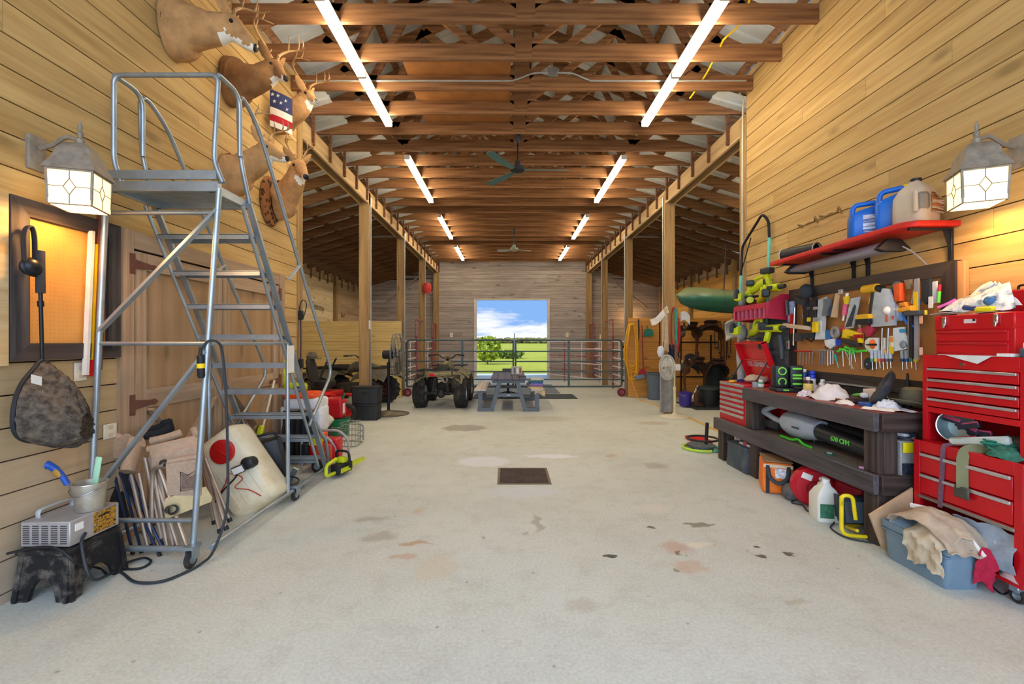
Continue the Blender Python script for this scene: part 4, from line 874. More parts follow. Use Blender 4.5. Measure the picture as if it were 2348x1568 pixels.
m = MB(); m.box((.1385, .06, .078), (.002, .15, .12)); part(t, 'label_plate', m, tl.mat)
m = MB(); m.tube(cat([(-.1, -.1, .145), (-.1, -.1, .175), (-.1, -.07, .19), (-.1, .07, .19), (-.1, .1, .175), (-.1, .1, .145)], 4), .008, 8, flat=(1.8, .6)); part(t, 'handle', m, mat('c5cdd4', .4, .4))
t = thing('metal_pail', 'small galvanized pail standing on the battery charger', 'pail', V((-2.50, 2.72, .431)))
m = MB(); m.lathe([(0, 0), (.066, 0), (.07, .01), (.073, .06), (.083, .155), (.088, .158), (.086, .163), (.08, .16), (.07, .06), (.064, .012), (0, .012)], 28); part(t, 'body', m, mat('bfb9ab', .35, .7, dirt=('8f8672', .5), scale=14))
m = MB(); m.tube(cat([(-.086, 0, .14), (-.07, -.06, .125), (0, -.092, .10), (.07, -.06, .125), (.086, 0, .14)], 5), .0025, 6); part(t, 'bail_handle', m, STEEL)
t = thing('knife_handle', 'blue and yellow handled saw leaning out of the galvanized pail', 'saw', V((-2.53, 2.70, .45)))
m = MB(); m.tube([(0, 0, 0), (-.07, -.02, .15)], .006, 8); part(t, 'blade', m, STEEL)
m = MB(); pp = cat([(-.065, -.02, .14), (-.1, -.03, .21), (-.145, -.04, .255), (-.165, -.045, .262)], 4); m.tube(pp, [.016]*6+[.02]*4+[.024, .024, .02], 10); part(t, 'grip', m, mat('1c4fa8', .45))
m = MB(); m.ell((-.105, -.046, .215), (.018, .008, .032), rot(0, -40, 0)); part(t, 'grip_insert', m, mat('a98332', .5))
t = thing('paint_stick', 'mint green flat stick handle standing in the galvanized pail', 'brush', V((-2.48, 2.72, .45)))
m = MB(); m.box((.02, 0, .2), (.036, .012, .19), rot(0, 9, 0), .006, 2); part(t, 'handle', m, mat('a9d8b0', .5)); m = MB(); m.box((0, 0, .06), (.035, .01, .1), rot(0, 9, 0)); part(t, 'blade', m, TAN)
# cables
m = MB(); m.tube(cat([V((-2.435, 2.62, .33)), V((-2.40, 2.56, .28)), V((-2.33, 2.55, .10)), atZ(270, 1310, .01), atZ(310, 1334, .01), atZ(370, 1333, .01), atZ(430, 1310, .01), atZ(462, 1292, .012), at(490, 1262, 2.9), at(520, 1170, 3.0), at(522, 1050, 3.02), at(518, 900, 3.02), at(510, 810, 3.02), at(500, 785, 2.99), at(478, 782, 2.95), at(462, 800, 2.94)], 6), .0085, 8)
solo('charger_cable', m, mat('2d3136', .5), 'thick black cord sweeping from the charger over the floor and up the rear ladder leg', 'cord', world=True)
t = thing('cord_plug', 'black plug connector hanging from the cord on the rear ladder leg', 'plug', at(461, 840, 2.94)); m = MB(); m.lathe([(.009, .12), (.012, .08), (.022, .07), (.024, -.06), (.018, -.075), (0, -.075)], 14, rot(3, 0, 0)); part(t, 'body', m, BLK); m = MB(); m.lathe([(.0235, .02), (.0245, .02), (.0245, -.01), (.0235, -.01)], 14, rot(3, 0, 0), False); part(t, 'warning_band', m, YEL)
m = MB(); m.tube(cat([V((-2.70, 2.45, .29)), V((-2.58, 2.49, .305)), V((-2.45, 2.48, .30)), V((-2.38, 2.52, .2)), atZ(225, 1302, .01), atZ(246, 1318, .01)], 6), .007, 8); solo('charger_cable', m, BLK, 'black lead draped over the front edge of the step stool', 'cord', world=True)
m = MB(); m.tube(cat([atZ(245, 1290, .01), atZ(272, 1303, .01), atZ(320, 1303, .01), atZ(346, 1288, .012), atZ(330, 1279, .014), atZ(290, 1290, .02), atZ(262, 1305, .012)], 6), .007, 8); solo('cable_loop', m, BLK, 'black cable loop lying on the floor beside the step stool', 'cable', world=True)
# ================= partitions of the side aisles =================
def partition(nm, x0, x1, Y, zt, mats, seed, label, pitch=.24, tilt=0):
    m = MB(); rows(m, lambda u, d, z: V((u, Y+.02-d, z)), x0, x1, 0.01, zt, seed=seed, pitch=pitch, gap=.003, joint=9); m.m = 1; m.bx(x0, x1, Y+.021, Y+.05, 0.01, zt)
    struct(nm, m, mats, label)
partition('partition_left', XOL+.1, XL+.0, 11.75, 1.97, [wood('dcc486', 'c4a55c', 0, .6, .08, .7), BACKING], 41, 'pale yellow pine board partition behind the mower')
partition('partition_right', XR-.0, XOR-.1, 11.75, 2.05, [wood('d39a50', 'b57c36', 0, .55, .1, .7), BACKING], 42, 'orange pine board partition hung with tack')
# ================= wheels =================
def wheel(parent, c, R_, w, ax='x', rimc=GALV, rub=RUB, knob=0, nm='wheel', rimr=.55, yaw=0):
    M = tr(c) @ (rot(0, 0, yaw)) @ (rot(0, 90, 0) if ax == 'x' else rot(90, 0, 0)); h = w/2
    m = MB(); m.lathe([(R_*rimr, -h*.8), (R_*.8, -h), (R_*.95, -h*.85), (R_, -h*.5), (R_, h*.5), (R_*.95, h*.85), (R_*.8, h), (R_*rimr, h*.8)], 28, M, False)
    if knob:
        for k in range(knob):
            for s in (-1, 1):
                a = 2*PI*(k+.25*s)/knob; m.box(M @ V((math.cos(a)*R_, math.sin(a)*R_, s*h*.45)), (.022, R_*.13, h*.75), (M.to_3x3() @ rot(0, 0, math.degrees(a)).to_3x3() @ rot(s*22, 0, 0).to_3x3()).to_4x4(), .004)
    wl = part(parent, nm, m, rub, ang=50)
    m = MB(); m.lathe([(0, -h*.35), (R_*.2, -h*.4), (R_*.25, -h*.2), (R_*rimr*.9, -h*.15), (R_*rimr*1.02, -h*.75), (R_*rimr*1.02, h*.75), (R_*rimr*.9, h*.15), (R_*.25, h*.2), (R_*.2, h*.4), (0, h*.35)], 24, M); part(wl, 'rim', m, rimc)
    return wl
# ================= four wheeler =================
CAMO = None
def camo():
    t = NT('camouflage'); v = t.coord((1, 1, 2.2)); n = t.noise(v, 7, 3, .5)
    t.set(t.ramp(n, [(.38, lin('3f3a28')), (.44, lin('6f6748')), (.52, lin('8a8060')), (.60, lin('4b4a30'))]), .55, 0, .3); return t.mat
CAMO = camo()
def atv(name, label, loc, rz, body, rack=BLKM, rim=GALV):
    """local: drives towards +Y, rear axle at y=0"""
    t = thing(name, label, 'quad bike', loc, rz); D = mat('3a3632', .6, .3, var=.4, dirt=('7d7059', .5), scale=20)
    for y, r, w, x in ((0, .315, .27, .445), (1.25, .31, .21, .45)):
        for s in (-1, 1): wheel(t, (s*x, y, r), r, w, 'x', rim, RUB, 15)
    m = MB(); m.cyl((-.4, 0, .31), (.4, 0, .31), .032); m.ell((.0, 0, .31), (.10, .11, .11)); m.beam((-.1, .05, .33), (-.18, .7, .38), .05, .05); m.beam((.1, .05, .33), (.18, .7, .38), .05, .05); m.cyl((-.4, 1.25, .31), (.4, 1.25, .31), .025); m.bx(-.17, .17, .3, 1.1, .22, .5, .04, 2)
    for s in (-1, 1): m.beam((s*.12, .02, .35), (s*.2, .0, .62), .05, .05); m.tube([(s*.17, -.08, .36), (s*.12, -.1, .66)], .035, 10)
    part(t, 'chassis', m, D)
    m = MB(); m.cyl((.14, -.34, .63), (.18, .25, .55), .065, .06, 16); m.m = 1; m.cyl((.137, -.345, .63), (.138, -.343, .63), .045, None, 16); part(t, 'exhaust', m, [mat('8d8372', .5, .5), BLK])
    def fender(y0, y1, zt, hw, sg):
        m = MB(); prof = []
        N = 10; ys = [lerp(y0, y1, k/N) for k in range(N+1)]
        top = lambda u: zt-.10*abs(u*2-1)**2.5
        m.sheet(lambda u, v: V((lerp(-hw, hw, v), lerp(y0, y1, u), top(u)-(.15*max(0, abs(v*2-1)-.62)/.38)**1*1.0)), 10, 12, -.02)
        return m
    part(t, 'rear_fender', fender(-.38, .40, .79, .50, 1), body); part(t, 'front_fender', fender(.85, 1.62, .80, .50, 1), body)
    for s in (-1, 1):
        m = MB(); m.sheet(lambda u, v: V((s*(.30+.17*v), -.36+.1*u+.02*v, .74-.28*u)), 5, 5, .012); part(t, 'mud_flap', m, D)
    m = MB(); m.loft([[V((w*math.cos(2*PI*k/14), y, z+h*math.sin(2*PI*k/14))) for k in range(14)] for y, z, w, h in ((-.1, .80, .10, .03), (0, .84, .15, .06), (.3, .85, .15, .07), (.55, .84, .11, .08), (.62, .84, .08, .06))]); part(t, 'seat', m, mat('22211f', .8))
    m = MB(); m.loft([[V((w*math.cos(2*PI*k/14), y, z+h*math.sin(2*PI*k/14))) for k in range(14)] for y, z, w, h in ((.55, .80, .1, .1), (.7, .86, .15, .12), (.9, .86, .15, .13), (1.02, .86, .1, .12), (1.3, .82, .12, .06))]); part(t, 'fuel_tank', m, body)
    for y0, y1, z in ((-.45, .1, .83), (1.05, 1.65, .86)):
        m = MB()
        m.tube(fil([(-.42, y0, z), (.42, y0, z), (.42, y1, z), (-.42, y1, z), (-.42, y0, z)], .05), .012, 8)
        for k in range(1, 5): x = -.42+.84*k/5; m.tube([(x, y0, z), (x, y1, z)], .009, 6)
        for x in (-.3, .3): m.tube([(x, y0+.1, z), (x, y0+.12, z-.16)], .011, 6)
        part(t, 'cargo_rack', m, rack)
    m = MB(); m.tube([(0, .93, .85), (0, .82, 1.05)], .03, 10); m.tube(cat([(-.40, .66, 1.12), (-.22, .80, 1.13), (-.1, .86, 1.05), (.1, .86, 1.05), (.22, .80, 1.13), (.40, .66, 1.12)], 5), .013, 8); part(t, 'handlebar', m, BLKM)
    for s in (-1, 1): m = MB(); m.cyl((s*.27, .76, 1.127), (s*.42, .64, 1.12), .019); part(t, 'hand_grip', m, BLK); m = MB(); m.tube([(s*.24, .83, 1.13), (s*.40, .74, 1.12)], .006, 6); part(t, 'brake_lever', m, STEEL)
    m = MB(); m.box((0, .9, 1.06), (.16, .12, .10), None, .03, 2); part(t, 'headlight_pod', m, body)
    m = MB(); m.box((-.1, -.40, .735), (.13, .03, .065), None, .008, 2); part(t, 'tail_light', m, mat('d01020', .2), 'red tail light')
    return t
q = atZ(1006, 937, 0)
atv('quad_bike', 'mud brown camouflage four wheeler parked beside the picnic table', V((-1.47, 9.98, 0)), -2, CAMO)
atv('quad_bike', 'dark four wheeler half hidden behind the aisle post and mower', V((-4.2, 10.6, 0)), -100, mat('4e4a40', .5, dirt=('8a826e', .4)), BLKM, mat('5a2622', .5))
# ================= zero-turn mower =================
MRED = mat('cc1414', .35, var=.1, dirt=('741010', .3)); MBK = mat('2b2a24', .6, dirt=('6d6550', .35))
t = thing('riding_mower', 'red and black zero-turn riding mower parked behind the ladder foot', 'riding mower', V((-2.86, 8.1, 0)), 0); t.scale = (1, .78, 1)
# local: faces +X, front caster at origin
for y in (0, 1.0): wheel(t, (0, y, .165), .165, .14, 'y', mat('c01515', .4), RUB)
for y in (-.06, 1.06): wheel(t, (-1.35, y, .27), .27, .24, 'y', mat('d8d2c2', .4), RUB, 14)
m = MB()
for y in (0, 1.0): m.tube(fil([(0, y-.0, .17), (.0, y-.11, .20), (-.03, y-.11, .36), (-.03, y, .40), (-.5, y+(.12 if y < .5 else -.12), .42)], .04), .028, 8)
m.beam((-.35, -.05, .41), (-.35, 1.05, .41), .06, .06); m.beam((-.5, .12, .42), (-1.6, .12, .42), .07, .06); m.beam((-.5, .88, .42), (-1.6, .88, .42), .07, .06); part(t, 'frame', m, MRED)
m = MB(); m.prism([(-.25, 0), (-.18, .12), (-.2, .42), (-.3, .8), (-.45, 1.02), (-1.0, 1.02), (-1.1, .7), (-1.08, .1), (-.95, -.12), (-.4, -.12)], .17, tr(0, 0, .13), .025); part(t, 'mower_deck', m, MRED)
m = MB(); m.box((-.62, -.19, .2), (.42, .16, .05), rot(18, 0, 0), .01); part(t, 'discharge_chute', m, mat('d8503c', .5), 'faded red chute')
m = MB(); m.bx(-.62, -.30, .12, .88, .40, .52, .03, 2); m.bx(-.75, -.35, .06, .94, .45, .50, .015); part(t, 'foot_plate', m, MRED)
m = MB(); m.bx(-1.45, -.7, -.02, .2, .42, .66, .05, 2); part(t, 'fuel_tank', m, MBK); m = MB(); m.bx(-1.45, -.7, .8, 1.02, .42, .66, .05, 2); part(t, 'fuel_tank', m, MBK)
m = MB(); m.bx(-1.75, -1.2, .2, .8, .45, .85, .06, 2); part(t, 'engine', m, BLKM)
m = MB(); m.loft([[V((x+.4+.19*math.cos(2*PI*k/16)*g, .5+.25*math.sin(2*PI*k/16)*g, z)) for k in range(16)] for x, z, g in ((-.95, .60, .9), (-.95, .64, 1), (-.95, .70, .98), (-.95, .72, .8))]); part(t, 'seat', m, mat('23211f', .7))
m = MB(); m.loft([[V((x+.4+.06*math.cos(2*PI*k/16), .5+w*math.sin(2*PI*k/16), z)) for k in range(16)] for x, z, w in ((-1.13, .68, .2), (-1.16, .75, .25), (-1.2, .95, .25), (-1.23, 1.08, .2), (-1.23, 1.12, .1))]); part(t, 'backrest', m, mat('23211f', .7))
for y in (.22, .74):
    m = MB(); m.tube(fil([(-.57, y, .6), (-.55, y, .80), (-.44, y+.02*(1 if y < .5 else -1), 1.07), (-.40, y+(.05 if y < .5 else -.05), 1.12)], .06), .017, 8); part(t, 'steering_lever', m, BLK)
m = MB(); m.tube(fil([(-1.5, .05, .5), (-1.5, .05, 1.0), (-1.5, .95, 1.0), (-1.5, .95, .5)], .1), .02, 8); part(t, 'roll_bar', m, BLKM)
m = MB(); m.tube([(-.92, -.03, .66), (-.92, -.03, 1.0)], .016, 8); m.tube([(-.92, -.03, .68), (-.74, -.03, .66)], .01, 6); part(t, 'arm_post', m, mat('9a9a94', .5))
m = MB(); m.lathe([(0, 0), (.09, .0), (.10, .05), (.06, .12), (0, .14)], 16); m.box((.1, 0, .01), (.12, .15, .012), None, .005)
solo('cap', m, mat('5b564a', .9), 'dusty olive cap resting on top of the mower seat', 'cap', V((-3.66, 8.49, 1.115)))
m = MB(); m.ell((0, 0, .12), (.13, .13, .12)); m.lathe([(.128, .12), (.145, .125), (.128, .13)], 20, None, False); solo('blue_helmet', m, mat('143e86', .3), 'round dark blue cooler lid tucked behind the mower front wheel', 'cooler', V((-2.95, 8.42, .0)))
# ================= woven crate, drum fan =================
t = thing('storage_crate', 'tall black woven-look plastic crate standing before the first aisle post', 'crate', V((-2.61, 8.43, 0)))
BW = NT('woven'); v = BW.coord(); ck = BW.n('TexBrick'); ck.inputs['Scale'].default_value = 16; ck.inputs['Mortar Size'].default_value = .03; BW.l(v, ck.inputs[0]); ck.inputs['Color1'].default_value = lin('1e2124'); ck.inputs['Color2'].default_value = lin('272b30'); ck.inputs['Mortar'].default_value = lin('0d0e10'); BW.set(ck.outputs[0], .55)
m = MB()
for z0, z1, g in ((0, .30, .94), (.31, .61, 1)):
    m.loft([[V((x, y, z)) for x, y in rrect(.235*k, .16*k, .03)] for z, k in ((z0, g), (z1-.03, g*1.03), (z1-.028, g*1.07), (z1, g*1.07))])
part(t, 'body', m, BW.mat)
for s in (-1, 1): m = MB(); m.box((s*.0, -.178, .30+s*.15+.06), (.1, .012, .03), None, .005); part(t, 'handle', m, BLK)
t = thing('drum_fan', 'black pedestal drum fan with a wire cage turned sideways', 'fan', V((-2.37, 9.02, 0)))
m = MB(); m.lathe([(0, 0), (.40, 0), (.405, .015), (.36, .025), (.12, .045), (.06, .08), (0, .08)], 36); part(t, 'base', m, mat('5d564c', .7, .2, dirt=('a39474', .8), scale=5))
m = MB(); m.cyl((0, 0, .05), (0, 0, 1.0), .028); m.cyl((0, 0, .95), (.02, 0, 1.12), .02); m.box((0, 0, .98), (.06, .06, .1), None, .01); part(t, 'pole', m, BLKM)
A = tr(.19, 0, 1.18) @ rot(0, 0, 3) @ rot(0, 90, 0)
m = MB(); m.lathe([(0, -.30), (.07, -.30), (.085, -.28), (.085, -.10), (.05, -.06), (0, -.05)], 20, A); part(t, 'motor', m, BLK)
m = MB()
for k in range(3):
    a = 2*PI*k/3; m.sheet(lambda u, v: A @ V((math.cos(a+(v-.5)*1.1*(.5+.5*u))*lerp(.05, .36, u), math.sin(a+(v-.5)*1.1*(.5+.5*u))*lerp(.05, .36, u), (v-.5)*.1)), 5, 5, .004)
m.lathe([(0, -.04), (.06, -.04), (.06, .05), (0, .06)], 14, A); part(t, 'fan_blade', m, mat('6b655c', .4, .6))
m = MB(); CAG = mat('8f8c86', .35, .7)
for r_, z in ((.42, 0), (.415, -.07), (.415, .07), (.30, .10), (.18, .115), (.30, -.10), (.07, .12)): m.ring((0, 0, 0), r_, .006 if r_ < .42 else .011, A @ tr(0, 0, z), 32, 6)
for k in range(40):
    a = 2*PI*k/40; c_, s_ = math.cos(a), math.sin(a); m.tube([A @ V((c_*r_, s_*r_, z)) for r_, z in ((.07, .12), (.18, .115), (.30, .10), (.415, .07), (.42, 0), (.415, -.07), (.30, -.10), (.08, -.12))], .0028, 4)
part(t, 'cage', m, CAG)
# ================= picnic table =================
t = thing('picnic_table', 'grey framed picnic table with pale bench seats and a dark top', 'picnic table', V((.01, 9.30, 0)))
GF = mat('5e6973', .55, var=.08); TOPM = wood('5b5560', '443f49', 1, .1, .06, .5); BEN = wood('c8bfb4', 'aca396', 1, .2, .05, .6)
for k in range(5): x = -.30+.15*k; m = MB(); m.bx(x-.072, x+.072, 0, 2.0, .645, .68, .004); part(t, 'table_plank', m, TOPM)
for s in (-1, 1):
    for k in range(2): x = s*(.52+.125*k); m = MB(); m.bx(x-.06, x+.06, .0, 2.0, .425, .455, .004); part(t, 'bench_plank', m, BEN)
for y in (.10, 1.85):
    m = MB()
    for s in (-1, 1):
        m.bx(s*.30 if s > 0 else -.64, s*.64 if s > 0 else -.30, y-.045, y+.045, 0, .075, .004); m.bx(s*.585-.04, s*.585+.04, y-.045, y+.045, .07, .425, .004)
        m.beam((s*.345, y, .04), (s*.17, y, .645), .085, .085, (0, 1, 0), .004)
    m.bx(-.30, .30, y-.04, y+.04, .30, .37, .004); m.bx(-.34, .34, y-.04, y+.04, .58, .645, .004); m.bx(-.64, -.44, y-.04, y+.04, .39, .425); m.bx(.44, .64, y-.04, y+.04, .39, .425)
    part(t, 'leg_frame', m, GF)
m = MB(); m.bx(-.05, .05, .1, 1.9, .6, .645); part(t, 'stretcher', m, GF)
m = MB(); m.box((0, .05, .335), (.08, .006, .018)); part(t, 'name_plate', m, mat('b9bcc0', .4))
t = thing('swivel_chair', 'dark swivel chair standing behind the picnic table', 'chair', V((0, 11.75, .0145)))
m = MB(); m.cyl((0, 0, .1), (0, 0, .42), .03); part(t, 'pedestal', m, BLKM)
for k in range(5): a = R(72*k+20); m = MB(); m.beam((0, 0, .14), (math.cos(a)*.3, math.sin(a)*.3, .06), .05, .035); lg = part(t, 'leg', m, BLKM); m = MB(); m.ell((math.cos(a)*.3, math.sin(a)*.3, .03), (.03, .03, .03)); part(lg, 'caster', m, BLK)
m = MB(); m.box((0, 0, .45), (.46, .46, .07), None, .03, 2); part(t, 'seat', m, DGRY)
m = MB(); m.box((0, .2, .62), (.3, .06, .2), None, .02, 2); part(t, 'backrest', m, DGRY)
# boxes on the table and bench
t = thing('parts_box', 'printed cardboard carton standing on the dark picnic table top', 'box', V((.20, 10.6, .68)))
m = MB(); m.box((0, 0, .09), (.24, .18, .18), None, .003); part(t, 'carton', m, mat('b9b2a4', .7)); m = MB(); m.box((-.05, -.0915, .09), (.05, .003, .13)); m.m = 1; m.box((.02, -.0915, .09), (.05, .003, .13)); m.m = 2; m.box((.08, -.0915, .09), (.04, .003, .12)); part(t, 'printed_panel', m, [mat('5f7f94', .6), mat('e3e0d8', .6), mat('8c5a3c', .6)])
m = MB(); m.box((.3, 9.75, .69), (.16, .2, .02), None, .003); solo('notebook', m, mat('3b3743', .6), 'dark notebook lying on the picnic table by the carton', 'book', world=True)
rd = random.Random(5); cols = ('c9c3ae', '4f7a68', '2c4a78', '3e6fa6', '8a6fa8', '6b5a8a', 'c8a76a', 'd8c9a0')
for k in range(8):
    m = MB(); m.box((0, 0, .014), (.29+rd.uniform(-.03, .02), .34+rd.uniform(-.04, .02), .026), None, .003)
    nm = ('pale', 'green', 'navy', 'blue', 'violet', 'plum', 'tan', 'sand')[7-k]
    o = solo('board_game', m, mat(cols[7-k], .5, var=.25, scale=25), f'{nm} flat box in the pile on the picnic bench, number {k+1} from the bottom'.replace(', number 1 from the bottom', ', lowest one').replace(', number 8 from the bottom', ', topmost one').replace(', number', ', layer'), 'box', V((.58+rd.uniform(-.015, .015), 9.55, .4555+k*.0268)), rd.uniform(-7, 7), 'flat boxes piled on the picnic bench')
m = MB(); m.sheet(lambda u, v: V((lerp(.55, .76, u), 9.37-.03*math.sin(3*v), .46-.12*v+.03*math.sin(5*u))), 6, 5, .006); solo('cloth_rag', m, mat('c9b48c', .9), 'tan rag hanging off the picnic bench under the pile of boxes', 'rag', world=True)
# ================= gates =================
CR = mat('8c2f3c', .5, var=.2, dirt=('d8c4c8', .5), scale=8)
GG = mat('46595a', .45, .3, var=.1)
def gate(label, x0, x1, Y, mids, flip):
    t = thing('pipe_gate', label, 'gate', V((x0, Y, 0)))
    zs = (.24, .43, .64, .91, 1.18, 1.48)
    m = MB(); m.tube(fil([(x0, Y, zs[0]), (x0, Y, zs[-1]), (x1, Y, zs[-1]), (x1, Y, zs[0]), (x0, Y, zs[0])], .10), .024, 10); part(t, 'frame_tube', m, GG, world=True)
    for z in zs[1:-1]: m = MB(); m.tube([(x0, Y, z), (x1, Y, z)], .019, 8); part(t, 'rail', m, GG, world=True)
    for x in mids: m = MB(); m.box((x, Y-.01, (zs[0]+zs[-1])/2), (.055, .03, zs[-1]-zs[0])); part(t, 'upright', m, GG, world=True)
    for z in (.4, 1.3): m = MB(); m.box((flip, Y, z), (.10, .03, .05), None, .004); part(t, 'hinge', m, BLKM, world=True)
    wx = x0+.06 if flip < 0 else x1-.06
    wheel(t, (wx-x0, -.2, .11), .11, .05, 'y', CR, mat('6d1a22', .6), 0, 'gate_wheel')
    return t
gate('dark green pipe gate closing the half of the aisle behind the four wheeler', -2.70, .14, 12.15, (-1.22,), -2.74)
gate('dark green pipe gate closing the half of the aisle beside the yellow cord', .20, 3.04, 12.15, (1.62,), 3.08)
m = MB(); m.box((.17, 12.11, 1.35), (.05, .05, .35), None, .005); m.tube([(.17, 12.11, 1.5), (.17, 12.11, 1.66)], .012, 8); m.ring((.17, 12.10, 1.38), .05, .008, rot(90, 0, 0)); solo('gate_latch', m, mat('6a7273', .4, .5), 'grey latch post where the two green gates meet', 'latch', world=True)
# corral panels and bow gates
CR = mat('8c2f3c', .5, var=.2, dirt=('d8c4c8', .5), scale=8); CW = mat('d9ced0', .5, var=.1)
for s, X, nm in ((-1, -2.82, 'deer wall'), (1, 3.2, 'tack')):
    for k, (a, b) in enumerate(((13.9, 15.1), (16.85, 17.8))):
        t = thing('corral_panel', f'tall red bow gate frame on the {nm} side, {"nearer the green gate" if k == 0 else "close to the end wall"}', 'corral panel', V((X, a, 0)), 0, 'red bow gates')
        m = MB(); m.tube(fil([(X, a, .02), (X, a, 2.12), (X, b, 2.12), (X, b, .02)], .12), .022, 10); part(t, 'bow_frame', m, CR, world=True)
        m = MB(); m.tube([(X+.03, a+.05, .2), (X+.03, a+.05, 1.6)], .016, 8); part(t, 'latch_rod', m, CR, world=True)
    for k, (a, b) in enumerate(((12.35, 13.85), (15.15, 16.8))):
        t = thing('corral_panel', f'pale six-rail stock panel running back along the {nm} side, {"first behind the green gate" if k == 0 else "second, near the end wall"}', 'corral panel', V((X, a, 0)), 0, 'stock panels')
        for z in (.22, .46, .70, .95, 1.2, 1.45): m = MB(); m.tube([(X, a, z), (X, b, z)], .017, 8); part(t, 'rail', m, CW, world=True)
        for y in (a, (a+b)/2, b): m = MB(); m.tube([(X, y, .02), (X, y, 1.5)], .02, 8); part(t, 'upright', m, CR if y != (a+b)/2 else CW, world=True)
t = thing('corral_panel', 'pale stock panel standing across behind the gate with the single upright', 'corral panel', V((2.0, 14.2, 0)), 0, 'stock panels')
for z in (.22, .46, .70, .95, 1.2, 1.45): m = MB(); m.tube([(1.45, 17.6, z), (2.0, 15.2, z), (3.1, 14.0, z)] if 0 else [(1.55, 17.2, z), (3.0, 14.6, z)], .017, 8); part(t, 'rail', m, CW if z not in (.46, .95) else CR, world=True)
for f in (0, .33, .66, 1): m = MB(); x, y = lerp(1.55, 3.0, f), lerp(17.2, 14.6, f); m.tube([(x, y, .02), (x, y, 1.5)], .02, 8); part(t, 'upright', m, CR if f in (.33,) else CW, world=True)
# mats, funnel, outlets
m = MB(); m.bx(-.9, 1.75, 11.4, 12.4, .002, .014, .003); solo('rubber_mat', m, mat('434a4d', .75), 'dark rubber mat on the floor under the green gates, nearer one', 'mat', world=True)
m = MB(); m.bx(-1.2, 1.45, 12.6, 15.2, .002, .014, .003); solo('rubber_mat', m, mat('6f787c', .7), 'grey rubber mat on the floor behind the green gates', 'mat', world=True)
p = at(979, 660, 14.95); t = thing('feed_funnel', 'red plastic funnel hanging on the aisle post behind the gate', 'funnel', p)
m = MB(); m.loft([[V((x, y, z)) for x, y in [(w*math.cos(2*PI*k/16), w*.6*math.sin(2*PI*k/16)) for k in range(16)]] for z, w in ((.16, .09), (.05, .15), (-.05, .14), (-.17, .05), (-.2, .05))]); part(t, 'bowl', m, mat('d23a38', .4)); m = MB(); m.box((.12, 0, -.14), (.12, .1, .05), rot(0, 30, 0), .01); part(t, 'spout', m, mat('d8504c', .4))
outlet('power_outlet', 'cream outlet plate on the end wall beside the doorway, four wheeler side', atX(1035, 768, -2.25)*1 if 0 else V((-2.25, YB-.005, 1.71)), (0, -1, 0), (.12, .17))
outlet('power_outlet', 'cream outlet plate on the end wall beside the doorway, stock panel side', V((2.35, YB-.005, 1.72)), (0, -1, 0), (.11, .17))
outlet('power_outlet', 'white weatherproof outlet box on the first aisle post above the crate', V((-2.735, 8.98, 1.77)), (1, 0, 0), (.11, .17), 'd9d9d4')
outlet('power_outlet', 'cream outlet box on the aisle post inside the tall bow frame', V((3.05, 15.02, 1.6)), (-1, -.3, 0), (.1, .16), 'cfc39a')
# ================= clutter at the foot of the ladder =================
t = thing('gas_can', 'red plastic fuel can standing in front of the mower deck', 'fuel can', V((atZ(765, 1000, 0).x, 6.75, .27)))
m = MB(); m.loft([[V((x*k+dx, y*k, z)) for x, y in rrect(.16, .11, .03)] for z, k, dx in ((0, .93, 0), (.02, 1, 0), (.22, 1, 0), (.27, .9, 0), (.31, .55, .04))]); part(t, 'body', m, mat('b3101c', .35))
m = MB(); m.tube(fil([(-.12, 0, .26), (-.1, 0, .34), (.02, 0, .34), (.04, 0, .28)], .03), .014, 8); part(t, 'handle', m, mat('b3101c', .35)); m = MB(); m.cyl((.13, 0, .26), (.17, 0, .36), .016); part(t, 'spout', m, GRN, 'green spout'); m = MB(); m.box((.15, -.05, .16), (.006, .06, .13)); m.box((.165, -.02, .14), (.01, .08, .15), None, .003); part(t, 'sticker', m, mat('e4d4d4', .5))
t = thing('bucket', 'green plastic bucket under the red fuel can', 'bucket', V((-2.58, 6.95, 0)))
m = MB(); m.lathe([(0, 0), (.12, 0), (.14, .02), (.155, .24), (.165, .245), (.165, .27), (.15, .27), (.148, .25), (.13, .02), (0, .02)], 24); part(t, 'body', m, mat('0d7040', .4)); m = MB(); m.tube([(math.cos(R(a))*.165, -.05-math.sin(R(a))*.12, .25-.10*math.sin(R(a))) for a in range(0, 181, 15)], .004, 6); part(t, 'bail_handle', m, STEEL)
m = MB(); m.lathe([(0, .27), (.15, .272), (.155, .278), (0, .285)], 20); m.xf(tr(-2.58, 6.95, 0)); 
solo('bucket_tray', m, mat('3b3b38', .6), 'dark round tray on the green bucket holding the fuel can', 'tray', world=True)
bpy.data.objects['gas_can'].location = (-2.66, 6.93, .286)
t = thing('wire_basket', 'grey wire trap basket on the floor beside the green bucket', 'basket', V((-2.20, 6.35, 0)))
m = MB()
for z in (.01, .09, .17, .25, .31): m.tube([V((x, y, z)) for x, y in rrect(.13-.03*(z > .26), .16, .04)], .005, 5, True)
for k in range(18): a = 2*PI*k/18; x, y = .13*math.cos(a), .16*math.sin(a); m.tube([(x, y, .01), (x, y, .25), (x*.75, y*.9, .31)], .003, 4)
part(t, 'wire_cage', m, mat('8d9488', .5, .4)); m = MB(); m.tube(fil([(.1, 0, .3), (.18, 0, .27), (.18, 0, .06)], .05), .012, 8); part(t, 'handle', m, GALV)
